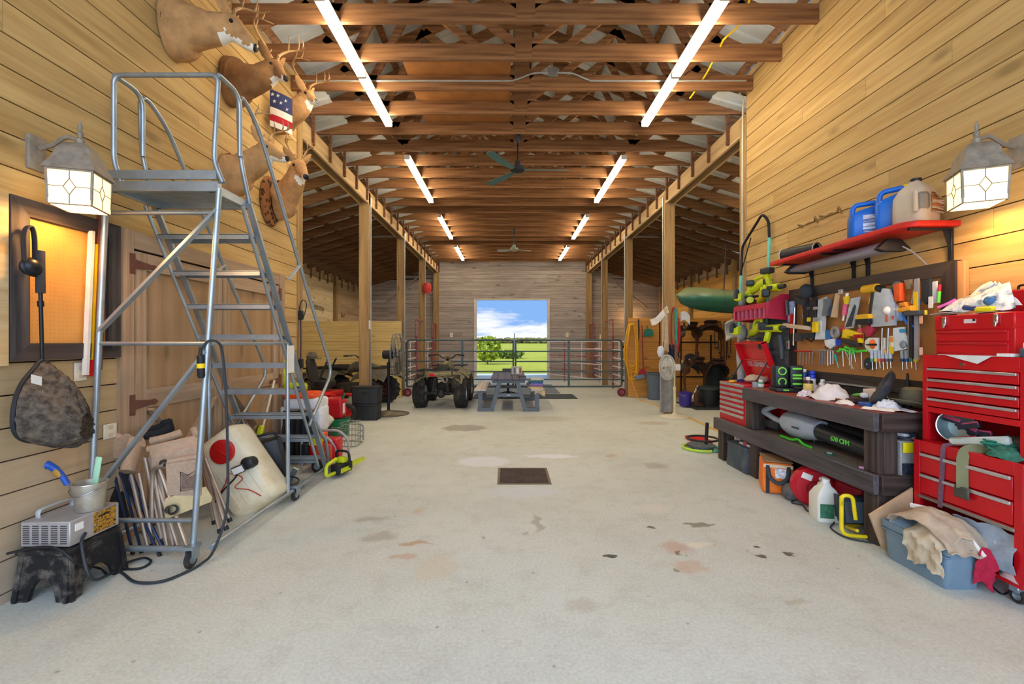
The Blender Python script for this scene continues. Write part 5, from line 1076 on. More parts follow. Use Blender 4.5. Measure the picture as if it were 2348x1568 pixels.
# backpack blower
t = thing('backpack_blower', 'orange and white backpack blower with black bellows behind the ladder steps', 'leaf blower', V((-2.46, 5.45, 0)))
WB = mat('dfe2e4', .5); OR = mat('f4581c', .45)
m = MB(); m.bx(-.22, .22, -.05, .25, .62, .76, .04, 3); m.bx(.12, .24, -.03, .22, .35, .66, .04, 3); m.bx(-.26, -.19, -.03, .2, .3, .66, .02, 2); part(t, 'housing', m, WB)
m = MB(); m.bx(-.21, .16, -.06, .22, .755, .83, .03, 2); part(t, 'top_cover', m, OR)
m = MB(); m.bx(.06, .25, -.1, .16, .06, .30, .03, 2); m.bx(.22, .27, -.1, .1, .2, .36, .02); part(t, 'engine_cover', m, OR); m = MB(); m.bx(.12, .2, -.105, -.1, .22, .3); part(t, 'fuel_cap', m, YEL)
m = MB()
for k in range(5): x = -.16+.07*k; m.tube([(x, -.09, .1), (x+.01, -.11, .35), (x+.005, -.08, .62)], .036, 10)
part(t, 'back_pad', m, mat('23272c', .8))
m = MB(); m.tube(cat([(-.1, -.1, .62), (-.13, -.2, .4), (-.1, -.18, .15), (-.02, -.1, .03)], 5), .022, 8, flat=(1.5, .4)); part(t, 'shoulder_strap', m, mat('2b2320', .9))
m = MB(); m.tube(cat([(.0, -.1, .62), (.03, -.22, .4), (.02, -.2, .15), (-.0, -.1, .03)], 5), .022, 8, flat=(1.5, .4)); part(t, 'shoulder_strap', m, mat('2b2320', .9))
m = MB(); m.bx(-.22, .2, -.1, .2, .0, .05, .01); part(t, 'base_frame', m, GALV)
# string trimmer (lime) on top
t = thing('string_trimmer', 'lime yellow string trimmer head resting on the backpack blower', 'trimmer', V((-2.6, 5.55, .832)))
m = MB(); m.bx(-.12, .14, -.06, .06, 0, .10, .03, 2); m.beam((-.1, 0, .05), (-.16, 0, .28), .06, .05, (0, 1, 0), .01); part(t, 'motor_head', m, LIME); m = MB(); m.bx(.0, .12, -.065, .065, .03, .07, .01); part(t, 'trim', m, DGRY); m = MB(); m.beam((-.16, 0, .27), (-.1, .0, .36), .05, .05, (0, 1, 0)); part(t, 'grip', m, LIME)
t = thing('extension_pole', 'cream pole with a lime tool head leaning on the barn door behind the steps', 'pole tool', V((-2.62, 4.6, 0)))
m = MB(); m.cyl((0, 0, 0), (.0, .5, 1.0), .012); part(t, 'shaft', m, CREAM); m = MB(); m.beam((0.02, .1, .35), (.02, .2, .55), .05, .06, (1, 0, 0), .015); part(t, 'tool_head', m, LIME)
# frame with red body (pressure washer / generator)
t = thing('generator', 'red wheeled engine unit with a bent grey tube frame at the ladder foot', 'generator', V((-2.06, 5.14, 0))); t.scale = (.62, .62, .7)
m = MB(); m.bx(-.25, .22, -.2, .3, .12, .48, .06, 3); part(t, 'body', m, mat('c3141c', .35)); m = MB(); m.bx(-.1, .2, -.24, -.18, .14, .44, .03, 2); part(t, 'grille', m, mat('e2502c', .5))
for y in (-.26, .34): m = MB(); m.tube(fil([(-.32, y, .04), (-.32, y, .56), (.12, y, .56), (.30, y, .40), (.30, y, .04)], .1), .021, 8); part(t, 'frame_tube', m, mat('b8bab6', .4, .4))
m = MB(); m.tube(fil([(.26, -.30, .52), (.34, -.30, .42), (.36, -.30, .06)], .1), .03, 8); part(t, 'red_guard', m, mat('b0101c', .4)); m = MB(); m.tube([(.3, -.26, .1), (.3, .34, .1)], .018, 8); part(t, 'cross_bar', m, GALV); m = MB(); m.tube([(-.32, -.26, .1), (-.32, .34, .1)], .018, 8); part(t, 'cross_bar', m, GALV)
m = MB(); m.bx(-.2, .02, -.27, -.12, .42, .54, .02, 2); part(t, 'control_box', m, mat('d9cf3a', .5), 'yellow control box')
m = MB(); m.bx(-.32, -.2, -.3, -.2, .2, .45, .02, 2); part(t, 'air_filter', m, BLK)
for s in (-1, 1): wheel(t, (-.05, s*.3+.05, .1), .1, .05, 'y', GALV, RUB)
t = thing('chainsaw', 'lime and black battery chainsaw on the floor in front of the red engine unit', 'chainsaw', V((-1.79, 4.86, 0)), 75)
m = MB(); m.bx(-.1, .14, -.06, .06, .03, .14, .02, 2); part(t, 'body', m, BLK); m = MB(); m.bx(-.08, .1, -.062, -.058, .05, .1); m.bx(-.02, .06, -.05, .05, .14, .2, .015, 2); part(t, 'cover', m, LIME)
m = MB(); m.tube(fil([(-.1, 0, .06), (-.24, 0, .06), (-.24, 0, .17), (-.08, 0, .2)], .04), .018, 8); part(t, 'rear_handle', m, LIME); m = MB(); m.tube(fil([(.06, -.08, .08), (.03, -.08, .26), (.03, .08, .26), (.06, .08, .08)], .05), .013, 8); part(t, 'front_handle', m, BLK); m = MB(); m.prism([(0, -.03), (.3, -.022), (.33, 0), (.3, .022), (0, .03)], .008, tr(.13, 0, .08) @ rot(90, 0, 0)); part(t, 'guide_bar', m, LIME)
t = thing('car_jack', 'small grey scissor jack standing on the floor between the ladder steps and the tank', 'jack', V((-2.2, 4.42, 0)))
m = MB(); m.bx(-.2, .2, -.05, .05, 0, .03, .004); part(t, 'base_plate', m, GALV)
for a, b in (((-.1, .03), (-.16, .2)), ((.0, .03), (-.02, .2)), ((.05, .03), (.14, .2))): m = MB(); m.beam((a[0], 0, a[1]), (b[0], 0, b[1]), .05, .03, (0, 1, 0)); part(t, 'arm', m, GALV)
t = thing('white_rag_bag', 'crumpled white and black bundle between the blower and the fuel can', 'bag', V((-2.55, 6.1, 0)))
m = MB(); m.bx(-.18, .15, -.12, .12, 0, .34, .05, 2); part(t, 'black_base', m, BLK); m = MB(); m.ell((.05, -.02, .38), (.16, .13, .1)); m.noise(.015, 3); part(t, 'white_cloth', m, mat('d8d3c4', .9))
# extension cord with dark connector by corner board
t = thing('corner_cord', 'black cord with an inline box hanging down the corner board of the deer wall', 'cord', V((XL+.02, YW-.06, 1.9)))
m = MB(); m.tube(cat([(0, 0, .0), (.01, 0, -.16), (.015, -.0, -.45), (.01, 0, -.8), (.0, 0, -1.3), (.03, 0, -1.8)], 5), .008, 6); m.tube(cat([(0, 0, .0), (.04, 0, .08), (.09, 0, .02), (.05, 0, -.15)], 4), .006, 6); part(t, 'cable', m, BLK)
for z in (-.12, -.75): m = MB(); m.box((.02, -.01, z), (.06, .05, .12), None, .01); part(t, 'inline_plug', m, BLK)
# ================= workbench =================
BW1 = wood('5a5456', '353032', 1, .4, .12, .6, stain=('6f6a6c', .4)); BW2 = wood('54463f', '2e2521', 2, .4, .12, .6); BW3 = wood('4a3d36', '2a211d', 0, .4, .12, .6)
TOPR = mat('8e3a33', .45, var=.3, scale=5, dirt=('c08a72', .45)); SHF = mat('7d7264', .7, var=.25, dirt=('5a4a35', .5), scale=4)
wb = thing('workbench', 'dark timber workbench with a worn red top and a lower shelf', 'workbench', V((2.83, 4.2, 0)))
ZT, ZS = .935, .495
m = MB(); m.bx(2.575, 3.085, 3.18, 4.95, ZT-.02, ZT, .003); part(wb, 'worktop', m, TOPR, 'worn red work surface', world=True)
m = MB(); m.bx(2.60, 3.08, 3.2, 5.62, ZS-.02, ZS); part(wb, 'shelf', m, SHF, 'dusty lower shelf', world=True)
for z0, z1, y1 in ((.805, .935, 4.95), (.365, .50, 5.64)):
    m = MB(); m.bx(2.545, 2.585, 3.165, y1, z0, z1, .004); part(wb, 'front_board', m, BW1, world=True)
    m = MB(); m.bx(2.586, 3.09, 3.14, 3.178, z0, z1, .004); part(wb, 'end_board', m, BW3, world=True)
for y0, z0, z1 in ((3.185, .0, .362), (3.185, .50, .803), (4.83, .50, .803), (4.75, 0, .362), (5.48, 0, .362)):
    m = MB(); m.bx(2.59, 2.63, y0, y0+.13, z0, z1, .004); m.bx(2.632, 2.73, y0, y0+.04, z0, z1, .004); part(wb, 'leg', m, BW2, world=True)
for y0 in (3.185, 4.83): m = MB(); m.bx(3.0, 3.08, y0, y0+.09, 0, .80, .004); part(wb, 'leg', m, BW2, world=True)
# ================= small red chest with open lid =================
TR = mat('c21a26', .3, var=.06, dirt=('a3202a', .3)); TRD = mat('8f1a22', .35); ALU = mat('c9cacb', .3, .7)
def drawers(t, X, y0, y1, zs, nm='drawer', pull=ALU, trim=.006, matl=TR, pt=.02):
    for a, b in zs:
        m = MB(); m.bx(X-trim, X+.02, y0, y1, a+.003, b-.003, .002); d = part(t, nm, m, matl, world=True)
        m = MB(); m.bx(X-trim-.012, X-trim, y0+.004, y1-.004, b-.003-pt, b-.004, .002); part(d, 'pull_strip', m, pull, world=True)
t = thing('tool_chest', 'small red drawer chest with its lid propped open, at the far end of the bench', 'tool chest', V((2.8, 5.3, ZS)))
m = MB(); m.bx(2.61, 3.02, 4.99, 5.61, ZS, .955, .004); part(t, 'body', m, TR, world=True)
drawers(t, 2.61, 5.02, 5.58, [(ZS+.055+.058*k, ZS+.055+.058*(k+1)) for k in range(7)], pt=.03)
m = MB(); m.bx(2.604, 2.61, 5.3, 5.57, .925, .945); part(t, 'name_plate', m, mat('c9b4b6', .4), world=True)
Q = [V((3.0, 5.60, .98)), V((3.0, 5.0, .98)), V((2.86, 5.0, 1.44)), V((2.83, 5.60, 1.44))]
ex, ez = (Q[1]-Q[0]).normalized(), (Q[3]-Q[0]).normalized(); en = ex.cross(ez).normalized(); en = en if en.x < 0 else -en
LM = MX(((ex.x, ez.x, en.x, Q[0].x), (ex.y, ez.y, en.y, Q[0].y), (ex.z, ez.z, en.z, Q[0].z), (0, 0, 0, 1)))
m = MB(); W_, L_ = .60, .485; m.box((W_/2, L_/2, -.004), (W_, L_, .006)); 
for a, b, c_, d_ in ((0, .012, 0, L_), (W_-.012, W_, 0, L_), (0, W_, L_-.012, L_), (0, W_, 0, .012)): m.bx(a, b, c_, d_, -.004, .055)
m.xf(LM); lid = part(t, 'lid', m, mat('c4121c', .35), world=True)
m = MB(); m.bx(.02, W_-.02, .25, .26, .0, .012); m.xf(LM); part(lid, 'rib', m, mat('c9605c', .4), world=True)
m = MB(); m.text('U.S. GENERAL', .085, LM @ tr(W_/2-.03, .20, .004), .001, sx=.85); part(lid, 'lettering', m, mat('c7cdd2', .4), world=True)
for x in (.03, W_-.03): m = MB(); m.cyl(LM @ V((x, .26, .04)), V((2.72, 5.60-x*1.0, .955)), .007); part(lid, 'lid_stay', m, BLKM, world=True)
# ================= leaf blower and things on the lower shelf =================
lb = thing('leaf_blower', 'grey and black handheld leaf blower lying on the lower bench shelf', 'leaf blower', V((2.72, 4.1, ZS)))
GB = mat('9fa9b3', .4, var=.08); DK = mat('22262a', .45)
Bz = ZS+.15; yb = lambda y: y
m = MB(); m.loft([[V((2.74+r*math.cos(2*PI*k/20), y, Bz+.01+r*1.0*math.sin(2*PI*k/20))) for k in range(20)] for y, r in ((4.46, .06), (4.43, .10), (4.32, .125), (4.16, .12), (4.02, .095), (3.97, .085))]); part(lb, 'motor_housing', m, GB, world=True)
m = MB(); m.tube([(2.74, 4.0, Bz), (2.735, 3.9, Bz-.005), (2.73, 3.55, Bz-.03), (2.725, 3.22, Bz-.05)], [.078, .068, .06, .055], 20); m.tube([(2.82, 4.0, Bz+.05), (2.85, 3.3, Bz+.03)], [.04, .035], 12); pt = part(lb, 'blower_tube', m, DK, world=True)
m = MB(); m.text('670 CFM', .055, tr(2.668, 3.66, Bz-.012) @ MX(((0, 0, -1, 0), (-1, 0, -.0, 0), (0, 1, 0, 0), (0, 0, 0, 1))), .003); part(pt, 'lettering', m, mat('6fdc4a', .4), world=True)
m = MB(); m.text('ONE', .04, tr(2.64, 4.12, Bz+.0) @ MX(((0, 0, -1, 0), (-1, 0, 0, 0), (0, 1, 0, 0), (0, 0, 0, 1))), .004) if 0 else m.bx(2.616, 2.62, 4.10, 4.20, Bz-.005, Bz+.012); part(lb, 'badge', m, DGRY, world=True)
m = MB(); m.tube(fil([(2.72, 4.32, Bz+.09), (2.72, 4.40, Bz+.16), (2.72, 4.62, Bz+.14), (2.72, 4.86, Bz+.05)], .06), .028, 10); m.tube(fil([(2.72, 4.40, Bz-.01), (2.72, 4.62, Bz+.0), (2.72, 4.86, Bz+.05)], .05), .03, 10); part(lb, 'handle', m, GB, world=True)
m = MB(); m.bx(2.68, 2.76, 4.55, 4.80, Bz-.10, Bz-.02, .02, 2); part(lb, 'battery', m, DK, world=True)
m = MB(); m.tube(fil([(2.66, 4.44, ZS+.02), (2.65, 4.24, ZS+.02), (2.65, 4.16, ZS+.05), (2.65, 4.08, ZS+.015), (2.65, 3.98, ZS+.012)], .03), .011, 8); part(lb, 'foot_stand', m, mat('44d02a', .4), 'lime green foot', world=True)
m = MB(); m.ell((2.685, 4.36, Bz+.15), (.012, .02, .012)); part(lb, 'trigger', m, ORG, world=True)
m = MB(); m.bx(2.66, 2.665, 4.84, 4.90, Bz-.02, Bz+.04); part(lb, 'tag', m, WHT, world=True)
def can(name, label, cat_, p, r, h, cols, grp=None, neck=.0, ncol=WHT, lab=None):
    t = thing(name, label, cat_, p, random.Random(label).uniform(0, 90), grp)
    m = MB(); m.lathe([(0, 0), (r*.96, 0), (r, .004), (r, h*.9), (r*.92, h*.95), (r*.5 if neck else r*.92, h), (0, h)], 20); part(t, 'body', m, cols)
    if neck: m = MB(); m.lathe([(0, h), (r*neck, h), (r*neck, h+.022), (r*neck*.8, h+.03), (0, h+.03)], 14); part(t, 'cap', m, ncol)
    if lab: m = MB(); m.lathe([(r*1.01, h*.2), (r*1.015, h*.2), (r*1.015, h*.75), (r*1.01, h*.75)], 20, None, False); part(t, 'label_band', m, lab)
    return t
S = lambda px, py: atZ(px, py, ZS)
for k, (px, py, r, h, c_, lab, L) in enumerate(((1728, 988, .022, .10, LIME, WHT, 'lime and white aerosol can first along the lower shelf, beside the bench leg'), (1739, 987, .022, .10, BLK, mat('8fb2d8', .4), 'black and pale blue can second along the lower shelf'), (1751, 985, .025, .10, mat('4b8a80', .4), WHT, 'teal can with a white band third along the lower shelf'),
        (1763, 978, .02, .15, DGRY, RED, 'dark grey bottle with a red band behind the blower handle'), (1776, 972, .02, .16, mat('8c8a84', .4), BLUE, 'tall grey bottle behind the blower handle'), (1925, 1000, .03, .16, mat('b02a3c', .4), mat('d0606c', .5), 'crimson bottle standing behind the blower body'), (1947, 1008, .03, .15, WHT, BLK, 'white and black can behind the blower tube'), (1962, 1010, .03, .14, BLK, mat('a9c6e8', .4), 'black can with a pale blue band behind the blower tube'), (1982, 1018, .028, .13, WHT, ORG, 'white bottle with an orange band close to the near bench leg'))):
    p = V((2.92-.05*(k % 2), F*(H-ZS)/(py-CY)*1.03, ZS)); X_ = (px-CX)*p.y/F; p.x = min(max(X_, 2.66), 3.02); p.y = p.x*F/(px-CX)
    can('spray_can', L, 'can', p, r, h, c_, 'cans on the lower shelf', .45, BLK if k % 2 else RED, lab)
m = MB(); m.bx(2.85, 3.06, 4.35, 4.78, ZS, ZS+.24, .006); solo('metal_case', m, mat('c01622', .35), 'plain red metal case at the back of the lower bench shelf', 'case', world=True)
m = MB(); m.sheet(lambda u, v: V((2.86+.1*u, lerp(3.95, 4.25, v), ZS+.02+.19*math.sin(PI*v)*(1-.3*u)+.02*math.sin(9*u+5*v))), 8, 10, .008); solo('cloth_rag', m, mat('8fa0ae', .8), 'grey blue rag heaped behind the leaf blower', 'rag', world=True)
m = MB(); m.bx(2.66, 2.72, 4.86, 4.98, ZS, ZS+.02, .003); solo('utility_knife', m, mat('e0502c', .4), 'orange tool lying before the cans on the lower shelf', 'tool', world=True)
m = MB(); m.lathe([(0, 0), (.035, 0), (.035, .01), (0, .012)], 16); m.m = 1; m.lathe([(0, .012), (.02, .012), (.02, .016), (0, .016)], 12); solo('teal_disc', m, [mat('1c6a5a', .4), WHT], 'small teal disc lying on the shelf under the blower tube', 'lid', V((2.67, 3.78, ZS)))
m = MB(); m.bx(-.025, .025, -.02, .02, 0, .015, .004); solo('pink_eraser', m, mat('e2a8cc', .6), 'little pink block on the lower shelf by the near leg', 'eraser', V((2.625, 3.36, ZS)), 15)
# boxes on the shelf end
t = thing('drill_case', 'grey boxed tool with a picture label standing at the near end of the lower shelf', 'box', V((2.80, 3.22, ZS)))
m = MB(); m.box((0, .02, .12), (.13, .14, .24), None, .008, taper=(.85, .9)); part(t, 'case', m, mat('9c9c98', .6)); m = MB(); m.box((.0, -.055, .05), (.11, .004, .08)); part(t, 'label', m, mat('2a2f3a', .5, var=.9, scale=60)); m = MB(); m.box((-.02, -.058, .20), (.07, .006, .07)); part(t, 'sticker', m, mat('f0de1a', .5), 'bright yellow sticker')
t = thing('plastic_bottle', 'dark upright bottle squeezed beside the grey boxed tool', 'bottle', V((2.93, 3.24, ZS))); m = MB(); m.lathe([(0, 0), (.03, 0), (.032, .16), (.012, .19), (.012, .23), (0, .23)], 16); part(t, 'body', m, mat('2c2a3a', .4))
m = MB()
for k in range(4): m.tube(cat([V((2.82+.06*math.cos(a+k), 3.30+.09*math.sin(a), ZS+.26+.012*k)) for a in [i*PI/4 for i in range(8)]], 3, True), .009, 6, True)
solo('wire_bundle', m, mat('3b3d42', .5), 'dark coiled wire bundle on top of the grey boxed tool', 'wire', world=True)
m = MB(); m.box((2.84, 3.27, ZS+.265), (.12, .1, .04), rot(8, 10, 20), .01); solo('paper_scraps', m, mat('d9d3dc', .8, var=.3, scale=40), 'white and pink packet on the grey boxed tool', 'packet', world=True)
# ================= on the bench top =================
Bp = lambda px, py: atZ(px, py, ZT)
t = thing('battery_charger_bank', 'black battery station with lime green dials on the far end of the worktop', 'charging station', V((2.80, 4.56, ZT)), -12)
m = MB(); m.box((0, 0, .02), (.27, .22, .04), None, .01, 2); m.box((.10, -.09, .045), (.16, .08, .02), None, .006); part(t, 'base', m, BLK)
for x in (-.065, .07): m = MB(); m.box((x, .02, .15), (.125, .14, .22), None, .02, 2); part(t, 'charger_body', m, mat('1d2328', .45))
LG = mat('7ce04a', .4)
for z, a in ((.205, (0, 360)), (.10, (-50, 230))):
    m = MB(); m.ring((-.065, -.055, z), .034, .007, rot(90, 0, 0), 24, 8, a); part(t, 'dial_ring', m, LG)
for z in (.23, .165, .135, .08): m = MB(); m.box((.07, -.052, z), (.085, .012, .02), None, .004); part(t, 'green_bar', m, LG)
m = MB(); m.box((-.05, -.112, .022), (.05, .003, .012)); part(t, 'badge', m, LG)
for (px, py, r, h, c_, nk, nc, lab, L, nm, ct) in ((1732, 888, .03, .055, mat('9aa6ac', .3), 0, WHT, None, 'clear grey jar at the far corner of the worktop', 'jar', 'jar'), (1745, 889, .03, .06, mat('2c9a5a', .4), .8, WHT, WHT, 'green and white tub at the far corner of the worktop', 'tub', 'tub'), (1762, 880, .028, .11, mat('e4653a', .4), .5, WHT, mat('e9c6b4', .5), 'orange bottle behind the black charger station', 'bottle', 'bottle'),
        (1828, 886, .022, .15, YEL, .3, WHT, WHT, 'yellow glue bottle with a white nozzle behind the charger station', 'glue_bottle', 'bottle'), (1843, 886, .03, .19, mat('1c62b8', .4), .8, WHT, mat('e6a48c', .5), 'light blue spray can with a white cap on the worktop', 'spray_can', 'can'), (1862, 888, .033, .18, mat('2440c0', .35), .9, mat('2440c0', .35), WHT, 'royal blue spray can beside the brown bottle', 'spray_can', 'can'),
        (1853, 902, .042, .13, mat('3d2a17', .2), .45, WHT, mat('e8d878', .5), 'brown bottle with a yellow label near the worktop edge', 'oil_bottle', 'bottle'), (1886, 893, .032, .11, mat('d8d6d0', .4), .6, mat('cfd8d4', .4), mat('d98a98', .5), 'white can with a pink band by the white rag', 'spray_can', 'can'), (1806, 872, .035, .13, mat('c8141e', .3), .5, BLK, None, 'small red canister standing behind the charger station', 'canister', 'canister')):
    p = Bp(px, py); p.x = min(p.x, 3.0); p = V((p.x, p.x*F/(px-CX), ZT)); can(nm, L, ct, p, r, h, c_, None, nk, nc, lab)
t = thing('tape_gun', 'blue and yellow handled tool lying on top of the small red chest', 'tool', V((2.74, 5.38, .956)), 30)
m = MB(); m.box((0, 0, .02), (.20, .05, .03), None, .012, 2); part(t, 'handle', m, mat('1e3a8c', .4)); m = MB(); m.box((-.13, 0, .016), (.08, .06, .026), None, .008); part(t, 'tip', m, mat('e8a81c', .5))
m = MB(); m.ell((0, 0, .04), (.14, .11, .05), None, 12, 6); m.noise(.012, 6); solo('rag_bundle', m, mat('b6a48e', .9), 'tan rag bundled on the small red chest under its lid', 'rag', V((2.84, 5.22, .965)))
def heap(name, label, cat_, p, rx, ry, h, colr, seed, a=.02, n=14):
    rd = random.Random(seed); ph = [rd.uniform(0, 6) for _ in range(4)]
    m = MB(); m.sheet(lambda u, v: (lambda r, th: V((rx*r*math.cos(th), ry*r*math.sin(th), max(.002, h*(1-r**2.2))*(1+.25*math.sin(4*th+ph[0])*r)+a*(math.sin(9*r+3*th+ph[1])+math.sin(14*r-5*th+ph[2]))*(.3+r)*(1-.5*r))))(u, 2*PI*v), n, 26, .004)
    return solo(name, m, colr, label, cat_, p, ang=60)
heap('white_rag', 'crumpled white rag in the middle of the worktop', 'rag', V((2.80, 3.95, ZT)), .15, .16, .12, mat('dcd8d6', .9, var=.1), 3, .012)
heap('white_rag', 'small white rag near the blue case and black dish on the worktop', 'rag', V((2.68, 3.62, ZT)), .06, .07, .03, mat('e0d9cf', .9), 4, .006)
heap('plastic_wrap', 'patterned plastic wrapper lying against the white rag', 'wrapper', V((2.72, 4.16, ZT)), .07, .06, .05, mat('d8cbd4', .5, var=.5, scale=60), 5, .008)
heap('clear_bag', 'crinkled clear bag between the black dish and the hat', 'plastic bag', V((2.80, 3.36, ZT)), .09, .08, .06, mat('cdd6de', .2), 8, .012)
t = thing('power_strip', 'long black power strip with a red switch standing at the back of the worktop', 'power strip', V((3.02, 4.0, ZT)))
m = MB(); m.bx(-.02, .02, -.36, .30, .03, .11, .006); part(t, 'case', m, mat('1e2226', .4))
for k in range(5): m = MB(); m.bx(-.024, -.018, -.15+.09*k, -.11+.09*k, .05, .09, .003); part(t, 'socket', m, BLK)
m = MB(); m.bx(-.027, -.018, -.24, -.21, .05, .075, .003); part(t, 'switch', m, emit('ff2a20', .6), 'lit red switch')
m = MB(); m.bx(2.98, 3.06, 3.6, 4.3, ZT+.115, ZT+.125); m.bx(3.05, 3.06, 3.5, 4.35, ZT+.1, ZT+.16); solo('metal_strip', m, mat('9a9c98', .4, .4), 'flat grey metal strip resting along the pegboard frame over the power strip', 'strip', world=True)
m = MB(); m.bx(-.03, .03, -.03, .03, 0, .08, .004); solo('adapter_box', m, mat('cfcdc8', .5), 'small pale box at the far end of the power strip', 'box', V((2.98, 4.42, ZT)))
t = thing('bar_clamp', 'lime green clamp lying on the worktop before the power strip', 'clamp', V((2.85, 3.70, ZT+.045)), 70)
m = MB(); m.box((0, 0, .02), (.20, .03, .024), rot(0, 8, 0), .008); part(t, 'bar', m, mat('62d23a', .4)); m = MB(); m.box((-.12, 0, .03), (.05, .05, .04), None, .01); part(t, 'jaw', m, mat('c9cdd0', .4)); m = MB(); m.bx(-.12, .12, -.03, .03, -.045, .008); part(t, 'grip', m, LEA)
m = MB(); m.box((0, 0, .06), (.13, .10, .12), rot(0, 0, 12), .004); solo('beige_box', m, mat('d9c3b4', .6), 'beige carton behind the black dish on the worktop', 'box', V((2.93, 3.63, ZT)))
t = thing('leather_holster', 'brown leather pouch lying beside the beige carton', 'pouch', V((2.80, 3.66, ZT))); m = MB(); m.box((0, 0, .022), (.14, .08, .04), None, .018, 2); part(t, 'pouch', m, LEA); m = MB(); m.tube(cat([(-.08, 0, .02), (-.12, .05, .03), (-.08, .1, .02)], 4), .008, 6); part(t, 'strap', m, mat('6b4027', .6))
m = MB(); m.box((0, 0, .015), (.10, .12, .03), rot(0, 0, -10), .004); solo('drill_bit_case', m, mat('1f56a0', .4), 'flat blue case half under the black dish', 'case', V((2.78, 3.50, ZT)))
t = thing('magnetic_dish', 'large round black rubber dish standing on edge on the worktop', 'dish', V((2.86, 3.43, ZT+.13)), 0, None, (0, 0, 0))
A = rot(0, -62, -35); m = MB(); m.lathe([(0, -.02), (.06, -.015), (.125, .012), (.142, .035), (.145, .05), (.138, .05), (.12, .028), (.06, .0), (0, -.003)], 32, A); part(t, 'bowl', m, mat('2b3036', .55, var=.25, dirt=('6d685c', .5)))
t = thing('felt_hat', 'olive felt brimmed hat resting on the near end of the worktop', 'hat', V((2.99, 3.36, ZT+.02)))
HT = mat('75725c', .9, var=.15); m = MB(); m.sheet(lambda u, v: (lambda r, a: V((r*math.cos(a)*.95, r*math.sin(a)*1.1, .02+.05*((r-.08)/.1)**2*abs(math.cos(a)))))(lerp(.075, .165, u), 2*PI*v), 5, 28, .006); part(t, 'brim', m, HT); m = MB(); m.lathe([(.085, .015), (.08, .08), (.07, .125), (.045, .14), (0, .125)], 24, MX.Diagonal((.9, 1.1, 1, 1))); part(t, 'crown', m, HT); m = MB(); m.lathe([(.087, .02), (.0885, .02), (.0865, .04), (.085, .04)], 24, MX.Diagonal((.9, 1.1, 1, 1)), False); part(t, 'hat_band', m, mat('4a4638', .8))
for k, (x, y, rz, L) in enumerate(((2.70, 3.30, 30, 'white printed sheet at the near corner of the worktop'), (2.80, 3.25, -18, 'pale blue leaflet beside the printed sheet under the hat brim'))):
    m = MB(); m.sheet(lambda u, v: V(((u-.5)*.12, (v-.5)*.2, .003+.012*math.sin(3*u+k)**2)), 5, 5, .001); solo('paper_sheet', m, mat('d9dee4' if k else 'e8e8e6', .6, var=.08), L, 'paper', V((x, y, ZT+.001+.002*k)), rz)
t = thing('oil_spout', 'slim black spout bottle against the pegboard behind the hat', 'bottle', V((3.03, 3.45, ZT))); m = MB(); m.lathe([(0, 0), (.028, 0), (.03, .12), (.012, .17), (.006, .26), (0, .26)], 14); part(t, 'body', m, BLK)
# ================= red shelf over the bench =================
t = thing('wall_shelf', 'long red shelf with clipped corners on black brackets above the pegboard', 'shelf', V((3.09, 4.0, 2.24)))
m = MB(); m.prism([(3.095, 3.11), (2.80, 3.11), (2.735, 3.18), (2.735, 4.76), (3.095, 4.76)], .038, tr(0, 0, 2.225), .003); part(t, 'board', m, mat('c9281e', .45, dirt=('8a1a16', .4), scale=14), world=True)
for y in (3.17, 3.90, 4.06, 4.62):
    m = MB(); m.bx(3.075, 3.095, y-.014, y+.014, 1.98, 2.22, .002); m.bx(2.79, 3.09, y-.012, y+.012, 2.207, 2.222, .002); m.prism([(3.08, 2.21), (3.03, 2.21), (3.08, 2.05)], .004, MX(((1, 0, 0, 0), (0, 0, 1, y-.002), (0, 1, 0, 0), (0, 0, 0, 1)))); part(t, 'bracket', m, mat('23272d', .4, .3), world=True)
t = thing('shop_light', 'unlit grey shop light hung under the red shelf', 'shop light', V((2.88, 3.95, 2.17)))
m = MB(); m.prism([(2.78, 2.135), (2.80, 2.12), (2.95, 2.12), (2.97, 2.135), (2.90, 2.19), (2.85, 2.19)], 1.10, MX(((1, 0, 0, 0), (0, 0, 1, 3.42), (0, 1, 0, 0), (0, 0, 0, 1))), .002); part(t, 'reflector', m, mat('a9a9b4', .4, .3), world=True)
for y in (3.40, 4.52): m = MB(); m.prism([(2.75, 2.125), (2.80, 2.105), (2.95, 2.105), (3.0, 2.125), (2.92, 2.20), (2.83, 2.20)], .05, MX(((1, 0, 0, 0), (0, 0, 1, y-.02), (0, 1, 0, 0), (0, 0, 0, 1))), .006); part(t, 'end_cap', m, BLK, world=True)
m = MB(); m.tube(cat([(2.92, 3.39, 2.15), (2.98, 3.36, 2.10), (3.05, 3.34, 2.02), (3.085, 3.33, 1.97)], 5), .006, 6); part(t, 'power_cord', m, mat('8a8c8c', .5), world=True)
# on the shelf
ZSH = 2.264
def jug(label, p, rz, colm, w=.13, d=.095, h=.27, labelm=None, cap=YEL):
    t = thing('plastic_jug', label, 'jug', p, rz)
    m = MB(); m.loft([[V((x*k+dx, y*k2, z)) for x, y in rrect(w, d, .03)] for z, k, k2, dx in ((0, .94, .94, 0), (.01, 1, 1, 0), (h*.62, 1, 1, 0), (h*.74, .8, .95, w*.18), (h*.86, .38, .6, w*.45), (h*.95, .22, .35, w*.5))]); part(t, 'body', m, colm)
    m = MB(); m.tube(fil([(-w*.82, 0, h*.60), (-w*.80, 0, h*.97), (w*.35, 0, h*1.0), (w*.40, 0, h*.86)], .045), .02, 10); part(t, 'handle', m, colm)
    m = MB(); m.cyl((w*.5, 0, h*.94), (w*.5, 0, h*1.06), .022, None, 14); part(t, 'cap', m, cap)
    if labelm: m = MB(); m.box((w*.15, -d*1.005, h*.34), (w*1.1, .003, h*.5)); part(t, 'label', m, labelm)
    return t
